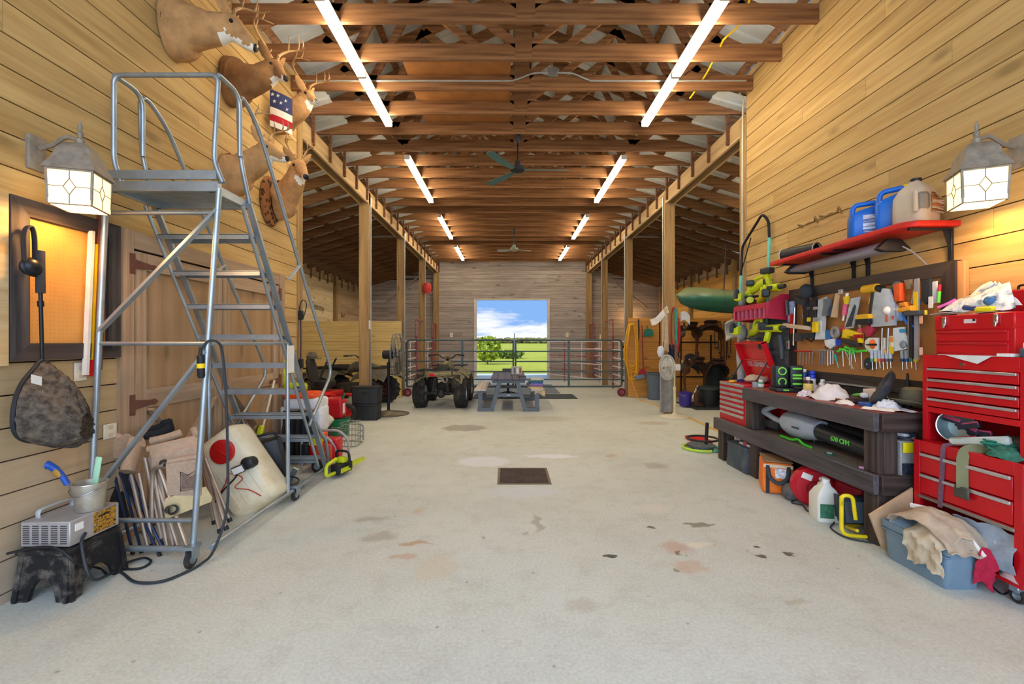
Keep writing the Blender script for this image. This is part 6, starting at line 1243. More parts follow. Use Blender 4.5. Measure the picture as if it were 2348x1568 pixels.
JL = NT('jug_label'); v = JL.coord((3, 1, 26)); n = JL.noise(v, 1, 3); JL.set(JL.ramp(n, [(.42, lin('dfe6ee')), (.5, lin('2a4c9c')), (.56, lin('e8ecf0')), (.66, lin('c8202c'))]), .5)
BJ = mat('1668c8', .35, var=.06)
jug('blue plastic jug with a label on the red shelf, farther from the lantern', V((2.87, 3.62, ZSH)), -28, BJ, .13, .09, .27, JL.mat)
jug('blue plastic jug squeezed between its twin and the tan jug on the red shelf', V((2.90, 3.40, ZSH)), -40, BJ, .12, .09, .31)
t = thing('plastic_jug', 'big tan round-shouldered jug with a brown label on the red shelf', 'jug', V((2.90, 3.235, ZSH)), 20)
TJ = mat('c6b399', .45, var=.08); m = MB(); m.loft([[V((x*k, y*k, z)) for x, y in rrect(.12, .105, .06)] for z, k in ((0, .93), (.012, 1), (.12, 1.0), (.19, .97), (.25, .72), (.29, .36), (.305, .26))]); part(t, 'body', m, TJ)
m = MB(); m.box((-.085, -.085, .135), (.075, .04, .13), rot(0, 0, -32), .03, 3); part(t, 'handle_recess', m, mat('8b8274', .6), 'dark recess behind the handle'); m = MB(); m.tube(fil([(-.145, -.075, .20), (-.15, -.08, .06)], .02), .014, 8); part(t, 'handle', m, TJ)
LB_ = NT('jug_label'); v = LB_.coord((3, 3, 30)); n = LB_.noise(v, 1, 3); LB_.set(LB_.ramp(n, [(.40, lin('7a3a20')), (.48, lin('d9c6b4')), (.56, lin('5a2c18')), (.64, lin('e0904a'))]), .5)
m = MB(); m.sheet(lambda u, v: V((lerp(-.03, .10, u), -.1065-.002, lerp(.06, .20-.05*u*u, v))), 4, 4, .003); part(t, 'label', m, LB_.mat); m = MB(); m.cyl((0, 0, .3), (0, 0, .325), .033, None, 18); part(t, 'cap', m, BLK)
t = thing('plastic_pipe', 'short black pipe lying on the far end of the red shelf', 'pipe', V((2.95, 4.84, ZSH+.065)))
m = MB(); m.lathe([(.052, -.16), (.064, -.16), (.064, .20), (.052, .20), (.052, -.14)], 28, rot(0, -90, 0) @ tr(0, 0, 0) if 0 else look((-.35, .94, 0)), False); part(t, 'wall', m, mat('23262a', .5)); m = MB(); m.ring((-.0735, .1880, 0), .059, .007, look((-.35, .94, 0)), 28, 6); part(t, 'end_ring', m, mat('c9c7c0', .4), 'pale end ring'); m = MB(); m.ring((.052, -.141, 0), .059, .007, look((-.35, .94, 0)), 28, 6); part(t, 'end_ring', m, mat('c9c7c0', .4)); bpy.data.objects['plastic_pipe'].location = (2.94, 4.55, ZSH+.066)
m = MB(); m.prism([(3.72, ZSH), (4.38, ZSH), (4.05, ZSH+.20), (3.74, ZSH+.25)], .015, tr(3.06, 0, 0) @ M0); solo('plywood_offcut', m, mat('c3a67c', .8, var=.15, scale=6), 'light slanted board leaning against the wall on the red shelf', 'board', world=True)
for px, py, L in ((1855, 512, 'bent wire hook on the board wall above the red shelf, nearer the black pipe'), (1907, 490, 'bent wire hook on the board wall above the red shelf, nearer the blue jugs')):
    c = atX(px, py, 3.07); m = MB(); m.tube(cat([c+V((.01, .12, -.02)), c+V((-.03, .13, .02)), c+V((0, .08, .0)), c+V((0, 0, .01)), c+V((0, -.08, .0)), c+V((-.03, -.13, .03)), c+V((.01, -.12, -.03))], 5), .008, 6); solo('wire_hook', m, mat('9a7c4c', .4, .4), L, 'hook', world=True)
# ================= pegboard with tools =================
pb = thing('pegboard', 'dark framed brown pegboard crowded with tools above the workbench', 'pegboard', V((3.07, 4.0, 1.05)))
m = MB(); m.bx(3.065, 3.085, 3.18, 4.84, 1.12, 1.92); part(pb, 'panel', m, pegmat('b98044'), world=True)
FR1 = wood('4b4039', '2b2420', 1, .3, .12, .6); FR2 = wood('443a36', '2a2423', 2, .3, .12, .6)
frame4(pb, 3.10, 4.93, 1.04, 1.99, .10, 3.094, .05, FR1, FR2, -1)
m = MB(); m.bx(3.06, 3.095, 3.055, 3.098, 1.05, 1.98); solo('wood_strip', m, wood('d8a26a', 'b98248', 2, .2, .05), 'pale wood strip beside the near end of the tool pegboard', 'board', world=True)
m = MB(); m.bx(3.05, 3.095, 4.94, 5.75, 1.0, 1.72); solo('backing_boards', m, wood('6f7274', '55585a', 1, .3, .1), 'grey painted boards on the wall behind the power tools', 'board', world=True)
XP = 3.045
def wp(px, py, d=0): return atX(px, py, XP-d)
def box_on(mb, x0, y0, x1, y1, d=.03, off=0, b=.004):
    a, c = wp(x0, y0, off), wp(x1, y1, off); mb.bx(XP-off-d, XP-off, min(a.y, c.y), max(a.y, c.y), min(a.z, c.z), max(a.z, c.z), b)
def tool(name, label, cat_, parts_, group=None):
    p0 = None; t = None
    for nm, kind, args, mt in parts_:
        m = MB()
        if kind == 'b': box_on(m, *args)
        elif kind == 'c':   # stick along pixel points: list, radius, offset
            m.tube([wp(x, y, args[2]) for x, y in args[0]], args[1], 10)
        elif kind == 'e':   # disc/ellipsoid: px, py, ry, rz, depth
            c = wp(args[0], args[1], args[4]); m.ell(c, (args[4], args[2], args[3]))
        elif kind == 'p':   # polygon of pixels, thickness, offset
            pts = [wp(x, y, 0) for x, y in args[0]]; m.prism([(p.y, p.z) for p in pts], -args[1], tr(XP-args[2], 0, 0) @ M0, args[3] if len(args) > 3 else 0)
        elif kind == 'r':   # ring px,py,R,r,off
            m.ring(wp(args[0], args[1], args[4]), args[2], args[3], rot(0, 90, 0), 24, 8)
        if t is None: t = thing(name, label, cat_, m.bm.verts[:][0].co.copy() if hasattr(m.bm.verts, 'ensure_lookup_table') and not m.bm.verts.ensure_lookup_table() else (0, 0, 0), 0, group)
        part(t, nm, m, mt, world=True)
    return t
WD = mat('c4a982', .6, var=.1); CLR = mat('bcc4c8', .25, var=.12, scale=20); GRY = mat('6a7076', .5); PNK = mat('d85a7a', .5); DW = mat('e0ae22', .45)
tool('welding_cap', 'dark cap hung over the far top corner of the tool pegboard', 'cap', [('crown', 'e', (1848, 668, .07, .075, .06), mat('33383c', .85)), ('brim', 'p', ([(1836, 676), (1862, 690), (1858, 702), (1838, 694)], .02, .05), mat('2b2f33', .8))])
tool('tin_snips', 'brown-handled metal snips under the dark cap', 'snips', [('handle', 'c', ([(1838, 690), (1842, 705), (1846, 718), (1848, 726)], .010, .03), LEA), ('handle', 'c', ([(1850, 700), (1852, 712), (1846, 722), (1842, 730)], .009, .03), mat('8a7a6c', .5)), ('blade', 'c', ([(1840, 720), (1846, 745)], .008, .03), STEEL)])
for x0, x1, L in ((1849, 1861, 'black socket holder strip with a yellow mark, next to the snips'), (1863, 1878, 'black socket holder strip with silver bits, next to the clear blade pack')):
    tool('socket_rail', L, 'socket holder', [('case', 'b', (x0, 690, x1, 748, .035, .02), mat('1b1f24', .5)), ('mark', 'b', (x0+2, 728, x1-2, 737, .004, .055), YEL if x0 < 1855 else ALU), ('bit_row', 'b', (x0+2, 704, x1-3, 709, .006, .055), mat('4a5056', .4) if x0 < 1855 else ALU), ('clip', 'b', (x0+2, 680, x1-4, 691, .02, .03), BLK)])
tool('blade_pack', 'long clear plastic blade pack hanging on the tool pegboard', 'blister pack', [('pack', 'p', ([(1886, 688), (1904, 680), (1900, 775), (1880, 778)], .012, .03), CLR), ('hanger', 'c', ([(1888, 700), (1914, 676)], .005, .04), STEEL), ('insert', 'p', ([(1886, 735), (1896, 735), (1896, 778), (1880, 778)], .004, .045), mat('dfe6ec', .4))])
tool('glove_bag', 'blue and white glove packet low beside the clear blade pack', 'packet', [('packet', 'b', (1879, 760, 1908, 778, .03, .02), mat('cfd8dc', .4)), ('print', 'b', (1893, 757, 1906, 777, .004, .052), mat('2a6fb0', .5))])
tool('staple_gun', 'dark grey staple gun hanging between the blade pack and the wooden mallet', 'staple gun', [('body', 'p', ([(1902, 686), (1916, 684), (1914, 700), (1908, 724), (1898, 724), (1902, 700)], .03, .03), GRY), ('grip', 'c', ([(1908, 700), (1904, 722)], .01, .05), mat('2a3a4c', .5))])
tool('wooden_mallet', 'pale wooden handle tool hanging beside the pink caulk tube', 'mallet', [('handle', 'p', ([(1929, 672), (1934, 672), (1928, 728), (1917, 727)], .022, .03), WD), ('ferrule', 'b', (1926, 664, 1935, 674, .02, .03), ALU)])
tool('caulk_tube', 'pink and white caulk tube hanging nozzle down on the tool pegboard', 'caulk tube', [('tube', 'c', ([(1941, 684), (1936, 722)], .02, .04), PNK), ('nozzle', 'c', ([(1935, 722), (1933, 735)], .008, .04), WHT), ('cap', 'c', ([(1943, 672), (1941, 684)], .013, .04), WHT)])
tool('spring_clamp', 'small yellow clamp just past the caulk tube', 'clamp', [('jaw', 'p', ([(1948, 680), (1957, 679), (1956, 698), (1950, 696)], .03, .03, .004), YEL), ('arm', 'c', ([(1944, 693), (1956, 706)], .006, .04), ALU)])
tool('putty_knife', 'grey taping knife in a clear sleeve hanging slantwise on the tool pegboard', 'taping knife', [('sleeve', 'p', ([(1962, 684), (1982, 680), (1978, 700), (1966, 752), (1946, 754)], .012, .03), CLR), ('blade', 'p', ([(1972, 698), (1975, 702), (1964, 748), (1950, 750)], .004, .045), mat('4a5058', .4, .5))])
tool('cordless_drill', 'yellow and black cordless drill hanging on the tool pegboard', 'drill', [('motor_body', 'c', ([(1982, 664), (2012, 660)], .036, .06), DW), ('chuck', 'c', ([(2012, 660), (2024, 664)], .028, .06), BLK), ('front_cap', 'c', ([(1978, 666), (1983, 664)], .02, .06), STEEL), ('grip', 'c', ([(2004, 670), (1996, 730)], .02, .06), mat('2a2824', .6)), ('trigger', 'c', ([(1996, 682), (1994, 696)], .01, .06), DW), ('battery_top', 'b', (1980, 722, 2012, 731, .075, .03), DW), ('battery', 'b', (1981, 731, 2012, 743, .075, .03), BLK)])
tool('hole_saw', 'gold rimmed hole saw hanging beside the cordless drill', 'hole saw', [('cup', 'r', (2021, 665, .026, .008, .05), mat('7a6a3a', .4, .5))])
tool('tape_pack', 'big clear blister pack with a white reel and red print', 'blister pack', [('pack', 'p', ([(2022, 672), (2032, 660), (2058, 662), (2070, 690), (2072, 746), (2016, 750), (2018, 690)], .02, .05, .004), CLR), ('reel', 'e', (2042, 718, .085, .092, .035), mat('dcdcda', .3)), ('hub', 'e', (2040, 712, .035, .038, .05), WHT), ('red_print', 'b', (2030, 722, 2036, 738, .004, .105), mat('d8604c', .5)), ('red_print', 'b', (2044, 724, 2050, 732, .004, .105), mat('d8604c', .5))])
tool('grinder_disc', 'grey abrasive disc behind the top of the big blister pack', 'disc', [('disc', 'e', (2056, 662, .055, .06, .012), mat('686e70', .7)), ('bore', 'e', (2056, 668, .016, .016, .016), BLK)])
tool('orange_case', 'orange plastic case hanging behind the big blister pack', 'case', [('case', 'p', ([(2070, 652), (2087, 648), (2087, 690), (2074, 692)], .05, .03, .008), mat('d9541c', .5))])
tool('pliers', 'tan and blue handled pliers near the upright square', 'pliers', [('jaws', 'p', ([(2090, 642), (2106, 640), (2106, 662), (2096, 664)], .02, .04, .003), mat('8a7a60', .5, .3)), ('grip', 'c', ([(2098, 664), (2092, 696)], .01, .05), mat('c4a888', .6)), ('grip', 'c', ([(2103, 664), (2108, 698)], .01, .05), mat('3a70a8', .5)), ('spring', 'c', ([(2100, 670), (2094, 690), (2104, 700)], .005, .06), STEEL)])
tool('palm_sander', 'orange and black palm sander hanging in front of the pliers', 'sander', [('body', 'p', ([(2094, 706), (2124, 700), (2124, 712), (2092, 716)], .06, .06, .01), mat('e8a02c', .5)), ('body', 'p', ([(2086, 695), (2100, 692), (2104, 702), (2088, 704)], .05, .04, .008), mat('e28a2c', .5)), ('pad', 'b', (2090, 714, 2126, 722, .06, .06), DGRY)])
tool('cable_hank', 'blue and black cable hank hanging under the palm sander', 'cable', [('cable', 'c', ([(2068, 700), (2078, 730), (2092, 745), (2104, 735), (2098, 715)], .014, .05), BLK), ('cable', 'c', ([(2070, 720), (2080, 742), (2096, 748)], .010, .07), mat('2a6cc8', .4)), ('cable', 'c', ([(2074, 712), (2086, 738), (2100, 742)], .010, .06), mat('20242c', .4)), ('sleeve', 'b', (2068, 705, 2080, 735, .03, .03), mat('6f9cd8', .4))])
tool('framing_square', 'upright aluminium rule with a yellow band on the near side of the pegboard', 'rule', [('blade', 'p', ([(2118, 640), (2128, 638), (2128, 825), (2118, 822)], .012, .06), mat('b0b0b6', .35, .5)), ('band', 'p', ([(2118, 670), (2128, 668), (2128, 712), (2118, 714)], .004, .073), YEL), ('foot', 'b', (2116, 712, 2128, 722, .02, .06), mat('d8c832', .5))])
tool('torpedo_level', 'black level with orange vials beside the aluminium rule', 'level', [('body', 'p', ([(2108, 722), (2116, 721), (2116, 822), (2108, 820)], .03, .05), mat('22262c', .4)), ('vial', 'b', (2109, 724, 2116, 742, .004, .082), mat('f0b890', .4)), ('vial', 'b', (2109, 796, 2116, 814, .004, .082), mat('f0c8b0', .4)), ('edge', 'p', ([(2106, 722), (2108, 722), (2108, 820), (2106, 820)], .03, .05), ALU)])
tool('tool_pouch', 'black nylon pouch with a white tag at the near top of the pegboard', 'pouch', [('pouch', 'p', ([(2130, 642), (2150, 638), (2150, 690), (2140, 698), (2130, 690)], .03, .03, .005), mat('23282c', .8)), ('tag', 'b', (2130, 680, 2140, 706, .004, .065), WHT)])
tool('marker_pack', 'green marker card hanging beside the black pouch', 'marker pack', [('card', 'p', ([(2150, 646), (2160, 644), (2160, 694), (2150, 696)], .008, .03), mat('d8dcde', .4)), ('marker', 'c', ([(2154, 668), (2152, 694)], .010, .045), mat('6fe04a', .4)), ('red_top', 'c', ([(2155, 652), (2154, 668)], .010, .045), mat('b8202c', .4))])
tool('claw_hammer', 'hammer with a pale beige handle lying level on hooks at the far side', 'hammer', [('handle', 'p', ([(1812, 742), (1816, 741), (1874, 748), (1876, 757), (1813, 750)], .03, .06, .004), mat('c9b496', .6)), ('head', 'b', (1868, 738, 1878, 762, .03, .06), YEL)])
tool('combination_wrench', 'long silver wrench hanging at the far edge of the pegboard', 'wrench', [('shaft', 'c', ([(1822, 705), (1819, 792)], .010, .05), CHROME), ('open_jaw', 'p', ([(1812, 783), (1822, 780), (1822, 800), (1812, 802)], .012, .05, .002), CHROME)])
tool('red_level', 'short red level behind the silver wrench', 'level', [('body', 'p', ([(1825, 720), (1830, 719), (1829, 765), (1824, 764)], .02, .04), RED)])
tool('black_clamp', 'black ratchet clamp hanging below the socket strips', 'clamp', [('body', 'b', (1846, 764, 1872, 776, .04, .03), mat('232a34', .5)), ('trigger', 'c', ([(1850, 776), (1860, 783), (1868, 776)], .008, .05), BLK), ('jaw', 'b', (1826, 764, 1842, 782, .03, .03), mat('3a3c40', .5))])
tool('tape_roll', 'grey tape roll hanging beside the glove packet', 'tape roll', [('roll', 'r', (1915, 762, .04, .018, .05), mat('8d8880', .5)), ('core', 'e', (1917, 764, .024, .026, .02), mat('c4d4e4', .4))])
tool('foil_bag', 'white and blue foil bag hanging below the grey tape roll', 'bag', [('bag', 'p', ([(1904, 780), (1926, 776), (1930, 790), (1918, 800), (1906, 792)], .03, .03, .004), mat('dde4ea', .4)), ('print', 'b', (1917, 778, 1928, 792, .004, .062), mat('2046c0', .4))])
tool('chalk_reel', 'red chalk line reel beside the grey tape roll', 'chalk reel', [('case', 'e', (1936, 754, .03, .03, .03), mat('b8303a', .4)), ('tip', 'c', ([(1932, 764), (1930, 776)], .006, .04), GRY)])
tool('block_plane', 'yellow and black block plane hanging under the taping knife', 'plane', [('frame', 'p', ([(1950, 756), (1958, 754), (1992, 764), (1992, 786), (1986, 786), (1984, 772), (1960, 768), (1960, 776), (1948, 774)], .03, .04, .003), YEL), ('sole', 'p', ([(1950, 778), (1985, 784), (1990, 794), (1976, 796), (1952, 784)], .05, .04, .006), mat('23272a', .5)), ('knob', 'b', (1961, 766, 1980, 776, .02, .05), mat('b01620', .4))])
tool('red_scraper', 'red handled scraper hanging between the block plane and drill', 'scraper', [('blade', 'p', ([(1980, 740), (1990, 738), (1988, 752), (1984, 752)], .006, .05), ALU), ('handle', 'p', ([(1981, 754), (1990, 752), (1992, 766), (1984, 768)], .02, .04, .004), mat('e0585c', .5))])
tool('magenta_fan', 'crimson heart shaped plastic tool near the middle of the pegboard', 'tool', [('body', 'p', ([(1997, 752), (2010, 744), (2022, 752), (2014, 768), (2004, 772)], .04, .03, .008), mat('b03048', .5))])
tool('tape_measure_pack', 'white carded pack with a round orange tool', 'blister pack', [('card', 'p', ([(1994, 782), (2002, 774), (2026, 774), (2026, 810), (2004, 808), (1994, 796)], .012, .03, .003), WHT), ('disc', 'e', (2004, 789, .038, .045, .03), mat('f0701c', .4)), ('hub', 'e', (2003, 790, .008, .009, .065), BLK)])
tool('bit_set', 'hanging strip of orange and yellow bit packets', 'bit set', [('card', 'b', (2027, 774, 2034, 812, .02, .03), mat('e8e0d0', .5)), ('card', 'b', (2040, 770, 2051, 812, .02, .03), mat('ecdca0', .5)), ('orange_label', 'b', (2028, 801, 2034, 810, .004, .052), mat('f09a3c', .5)), ('orange_label', 'b', (2041, 773, 2048, 784, .004, .052), mat('f09a3c', .5)), ('yellow_label', 'b', (2041, 795, 2050, 810, .004, .052), YEL)])
for x, L in ((2023, 'long twisted drill bit beside the round orange tool'), (2037, 'long twisted drill bit among the orange packets')):
    tool('auger_bit', L, 'drill bit', [('shank', 'c', ([(x, 752), (x-2, 812)], .006, .06), ALU)], 'long drill bits')
tool('wheel_pack', 'white and blue carded pack near the level', 'blister pack', [('card', 'p', ([(2060, 752), (2086, 749), (2090, 800), (2060, 806)], .012, .03), mat('dde6ea', .4)), ('print', 'b', (2063, 755, 2078, 762, .004, .045), mat('3aa0d8', .4)), ('wheel', 'e', (2074, 790, .03, .035, .03), mat('8f9aa0', .4, .3)), ('dome', 'e', (2086, 780, .03, .05, .02), mat('d8e4e4', .2))])
tool('purple_card', 'purple card hanging next to the white and blue pack', 'card', [('card', 'p', ([(2092, 768), (2104, 766), (2104, 804), (2094, 806)], .01, .03), mat('8a5a8a', .5))])
# lower row
tool('file_rack', 'red rail of small files hanging at the far end of the lowest row', 'tool rail', [('rail', 'b', (1826, 803, 1862, 807, .03, .02), RED)]+[('file', 'c', ([(1835+7*k, 807), (1834+7*k, 836)], .005, .04), mat('a07a70' if k % 2 else '8d8478', .4, .4)) for k in range(5)])
tool('hex_key_rack', 'silver rail holding a row of straight hex tools', 'tool rail', [('rail', 'b', (1863, 801, 1916, 805, .03, .02), ALU)]+[('hex_tool', 'c', ([(1880+6*k, 805), (1880+6*k, 838-2*(k % 3))], .006, .04), GRY if k < 3 else ALU) for k in range(6)])
tool('teal_screwdriver', 'slanted teal screwdriver at the end of the silver rail', 'screwdriver', [('handle', 'c', ([(1914, 812), (1919, 830)], .011, .05), mat('1f9a8a', .4)), ('shaft', 'c', ([(1919, 830), (1923, 844)], .005, .05), ALU)])
GT = mat('4fd03c', .4)
for k, (a, b, c_) in enumerate((((1920, 806), (1944, 797), (1934, 840)), ((1926, 800), (1948, 806), (1958, 848)), ((1938, 795), (1960, 804), (1948, 838)), ((1944, 812), (1962, 800), (1952, 846)), ((1956, 796), (1958, 812), (1962, 830)), ((1964, 806), (1986, 804), (1976, 846)))):
    mid = ((a[0]+b[0])/2, (a[1]+b[1])/2)
    tool('hex_key', ('green T handle hex key, first after the teal screwdriver', 'green T handle hex key slanting farthest down, second of its row', 'green T handle hex key, third of its row', 'green T handle hex key, fourth of its row', 'green hex key with upright handle, fifth of its row', 'green T handle hex key by the black disc, sixth of its row')[k], 'hex key', [('handle', 'c', ([a, b], .010, .04+.008*(k % 3)), GT), ('shaft', 'c', ([mid, c_], .005, .04+.008*(k % 3)), ALU)], 'green hex keys')
tool('reading_glasses', 'brown framed glasses hooked above the silver rail', 'glasses', [('rim', 'r', (1895, 796, .018, .004, .05), LEA), ('rim', 'r', (1908, 797, .018, .004, .05), LEA), ('bridge', 'c', ([(1899, 794), (1904, 794)], .003, .05), LEA)])
tool('grinding_wheel', 'small black grinding wheel low on the pegboard', 'grinding wheel', [('wheel', 'e', (1990, 834, .044, .052, .012), mat('33393f', .7)), ('bore', 'e', (1990, 835, .010, .011, .014), ALU)])
SC = (('3a9a84', 1999), ('e8c81c', 2008), ('d06a5a', 2016), ('a02a40', 2024), ('5a5e64', 2033), ('4a5056', 2041), ('26405a', 2068), ('1c4a90', 2078), ('1a7a68', 2089), ('d8b81c', 2099))
nmz = ('teal', 'yellow', 'salmon', 'crimson', 'dark grey', 'charcoal', 'navy', 'blue', 'green', 'gold')
for k, (c_, x) in enumerate(SC):
    hx = mat('b4bec6' if k < 6 else '8f9698', .35)
    tool('screwdriver', f'{nmz[k]} collared screwdriver with a pale handle in the lowest row', 'screwdriver', [('handle', 'c', ([(x, 803), (x+1, 822)], .013, .045), hx), ('collar', 'c', ([(x+1, 822), (x+1, 829)], .0135, .045), mat(c_, .4)), ('shaft', 'c', ([(x+1, 829), (x+2, 848-2*(k % 3))], .005, .045), CHROME)], 'screwdrivers in the lowest row')
# ================= red wall rack with lime power tools =================
t = thing('tool_rack', 'red plastic wall rack holding lime power tools at the far end of the pegboard', 'tool rack', V((2.95, 5.3, 1.7)))
RP = mat('b5233c', .45, var=.08); m = MB()
m.prism([(2.80, 1.69), (3.08, 1.66), (3.08, 1.95), (2.96, 1.95), (2.86, 1.89), (2.80, 1.85)], .03, MX(((1, 0, 0, 0), (0, 0, 1, 4.93), (0, 1, 0, 0), (0, 0, 0, 1))), .004); part(t, 'side_panel', m, RP, world=True)
m = MB(); m.prism([(2.80, 1.69), (3.08, 1.66), (3.08, 1.95), (2.96, 1.95), (2.86, 1.89), (2.80, 1.85)], .03, MX(((1, 0, 0, 0), (0, 0, 1, 5.62), (0, 1, 0, 0), (0, 0, 0, 1)))); part(t, 'side_panel', m, RP, world=True)
m = MB(); m.bx(2.80, 3.07, 4.95, 5.63, 1.835, 1.85); m.bx(2.795, 2.81, 4.95, 5.63, 1.80, 1.86, .003); m.bx(2.795, 2.81, 4.95, 5.63, 1.685, 1.70, .003)
part(t, 'tray', m, RP, world=True)
for k in range(8): y = 4.97+.093*k; m = MB(); m.bx(2.795, 2.85, y, y+.016, 1.69, 1.82, .003); part(t, 'slot_divider', m, mat('c95a70', .4), world=True)
m = MB(); m.bx(2.86, 2.865, 4.96, 5.62, 1.69, 1.83); part(t, 'back_panel', m, mat('a01428', .5), world=True)
def drill(label, p, rz, kind=0, flip=False):
    t = thing('power_tool', label, 'power tool', p, rz, 'lime power tools'); t.scale = (1.3,)*3; s = -1 if flip else 1
    G2 = mat('2c3135', .5)
    if kind == 0:
        m = MB(); m.tube([(-.10, 0, 0), (.09, 0, 0)], [.03, .034], 14); part(t, 'motor_body', m, LIME); m = MB(); m.cyl((.09, 0, 0), (.15, 0, 0), .022, .016); part(t, 'chuck', m, G2)
        m = MB(); m.beam((-.02, 0, -.02*s), (-.05, 0, -.13*s), .04, .05, (0, 1, 0), .012); part(t, 'grip', m, LIME); m = MB(); m.box((-.05, 0, -.155*s), (.11, .07, .05), None, .01); part(t, 'battery', m, G2); m = MB(); m.box((.0, -.035, .0), (.1, .01, .03), None, .004); part(t, 'side_trim', m, G2)
    elif kind == 1:
        m = MB(); m.loft([[V((x, .03*math.cos(2*PI*k/12)*w, z+.035*math.sin(2*PI*k/12)*w)) for k in range(12)] for x, z, w in ((-.14, .05, .6), (-.08, .04, 1), (.02, .0, 1.05), (.10, -.02, 1.1), (.14, -.03, .8))]); part(t, 'motor_body', m, LIME)
        m = MB(); m.tube(fil([(-.14, 0, .05), (-.12, 0, .10), (.02, 0, .09), (.06, 0, .02)], .03), .016, 8); part(t, 'grip', m, LIME); m = MB(); m.bx(.0, .16, -.045, .045, -.075, -.06, .003); part(t, 'shoe', m, G2); m = MB(); m.bx(-.18, -.12, -.03, .03, -.0, .07, .01); part(t, 'battery', m, G2)
    else:
        m = MB(); m.lathe([(0, -.02), (.075, -.02), (.075, .01), (.05, .03), (0, .035)], 22, rot(90, 0, 0)); part(t, 'blade_guard', m, mat('9a9c96', .4, .3)); m = MB(); m.box((-.06, .02, .02), (.12, .07, .08), None, .02, 2); part(t, 'motor_body', m, LIME); m = MB(); m.tube(fil([(-.1, .02, .05), (-.16, .02, .09), (-.18, .02, .0)], .04), .018, 8); part(t, 'grip', m, G2)
    return t
drill('lime drill lying on the red rack at its far end, handle hanging behind', V((2.93, 5.50, 1.93)), 60, 0, True)
drill('lime jigsaw lying on the red rack behind the teal pole', V((2.93, 5.24, 1.93)), 70, 1)
drill('lime sander with a grey pad, topmost on the red rack', V((2.93, 5.36, 2.06)), 95, 1)
drill('lime impact driver on the near end of the red rack', V((2.93, 5.06, 2.03)), -80, 0, True)
drill('grey and lime trim saw standing on the red rack, far corner', V((2.88, 5.58, 1.95)), 50, 2)
drill('grey guarded lime circular saw hung under the red rack at its far end', V((2.84, 5.52, 1.54)), 40, 2)
drill('lime reciprocating saw hanging under the middle of the red rack', V((2.88, 5.28, 1.56)), 80, 1)
t = drill('lime flashlight drill hanging battery down under the near end of the red rack', V((2.90, 5.02, 1.58)), -70, 0)
m = MB(); m.tube([(2.97, 4.97, 1.50), (2.96, 4.93, 1.36), (2.95, 4.90, 1.24)], [.03, .026, .02], 10); solo('vacuum_nozzle', m, mat('3b4247', .5), 'dark grey nozzle hanging below the lime flashlight drill', 'nozzle', world=True)
m = MB(); m.bx(3.0, 3.02, 4.78, 4.88, 1.64, 1.86); solo('tool_card', m, mat('8fa0c8', .5, var=.3, scale=30), 'pale blue card hanging beside the red rack side panel', 'card', world=True)
m = MB(); m.tube([(2.985, 4.86, 1.88), (2.98, 4.85, 1.72)], .02, 8, flat=(1, .5)); m.noise(.006, 1); solo('key_bunch', m, mat('4a463c', .4, .4), 'bunch of keys hanging over the pale blue card', 'keys', world=True)
# ================= teal pole frame =================
t = thing('pole_frame', 'turquoise pole frame with a black bent top standing beyond the red chest', 'frame', V((2.96, 5.6, 0)))
TL_ = mat('6fcdb8', .4)
p1, p2 = at(1756, 780, 5.32), at(1764, 545, 5.32); m = MB(); m.cyl(p1, p2, .017, None, 10); part(t, 'pole', m, TL_, world=True)
q1, q2 = at(1694, 800, 5.86), at(1699, 632, 5.86); m = MB(); m.cyl(q1, q2, .019, None, 10); part(t, 'pole', m, TL_, world=True)
m = MB(); m.tube(fil([p2, at(1762, 505, 5.34), at(1748, 490, 5.38), at(1702, 565, 5.84), q2], .06), .016, 10); part(t, 'bent_top', m, BLKM, world=True)
m = MB(); m.cyl(at(1722, 545, 5.65), at(1699, 625, 5.85), .007, None, 8); part(t, 'stay', m, BLKM, world=True)
m = MB(); m.cyl(p1, V((p1.x-.02, p1.y+.05, 0)), .016, None, 10); m2 = MB(); m2.cyl(q1, V((q1.x, q1.y, 0)), .018, None, 10); part(t, 'lower_tube', m, BLKM, world=True); part(t, 'lower_tube', m2, BLKM, world=True)
m = MB(); m.tube(cat([V((2.93, 5.78, 0)), at(1700, 870, 5.8), at(1693, 790, 5.8)], 4), [.05]*4+[.045]*3+[.03]*2, 10); solo('canvas_roll', m, mat('a9aeb0', .7), 'pale grey rolled canvas standing behind the open red chest', 'canvas', world=True)
# ================= things under the bench =================
t = thing('tool_case', 'dark blue grey plastic tool case on the floor under the far end of the bench', 'case', V((2.70, 5.12, 0)))
NB = mat('3d4a57', .55, var=.15, dirt=('8b8574', .4)); m = MB(); m.box((0, 0, .13), (.28, .46, .26), None, .02, 2, taper=(.92, .95)); part(t, 'body', m, NB)
m = MB(); m.box((0, 0, .265), (.27, .45, .03), None, .012, 2); part(t, 'lid', m, NB)
m = MB(); m.bx(2.62, 2.74, 4.94, 5.16, .282, .305, .004); m.m = 1; m.bx(2.615, 2.62, 5.0, 5.06, .28, .33); solo('sanding_block', m, [mat('d8d8dc', .5), mat('b03a4c', .5)], 'white tray with a pink edge on top of the dark tool case', 'tray', world=True)
m = MB(); m.box((2.72, 5.28, .39), (.10, .03, .21), rot(4, 0, 8), .006); solo('perforated_plate', m, mat('d3dae0', .5), 'white panel with dark holes standing behind the dark tool case', 'panel', world=True)
for k, (dy, dz) in enumerate(((.03, .06), (-.03, .06), (.0, .04))): pass
t = thing('hose_coil', 'lime and teal hose coil with a black ring on the floor by the bench end', 'hose', V((2.58, 6.08, 0)))
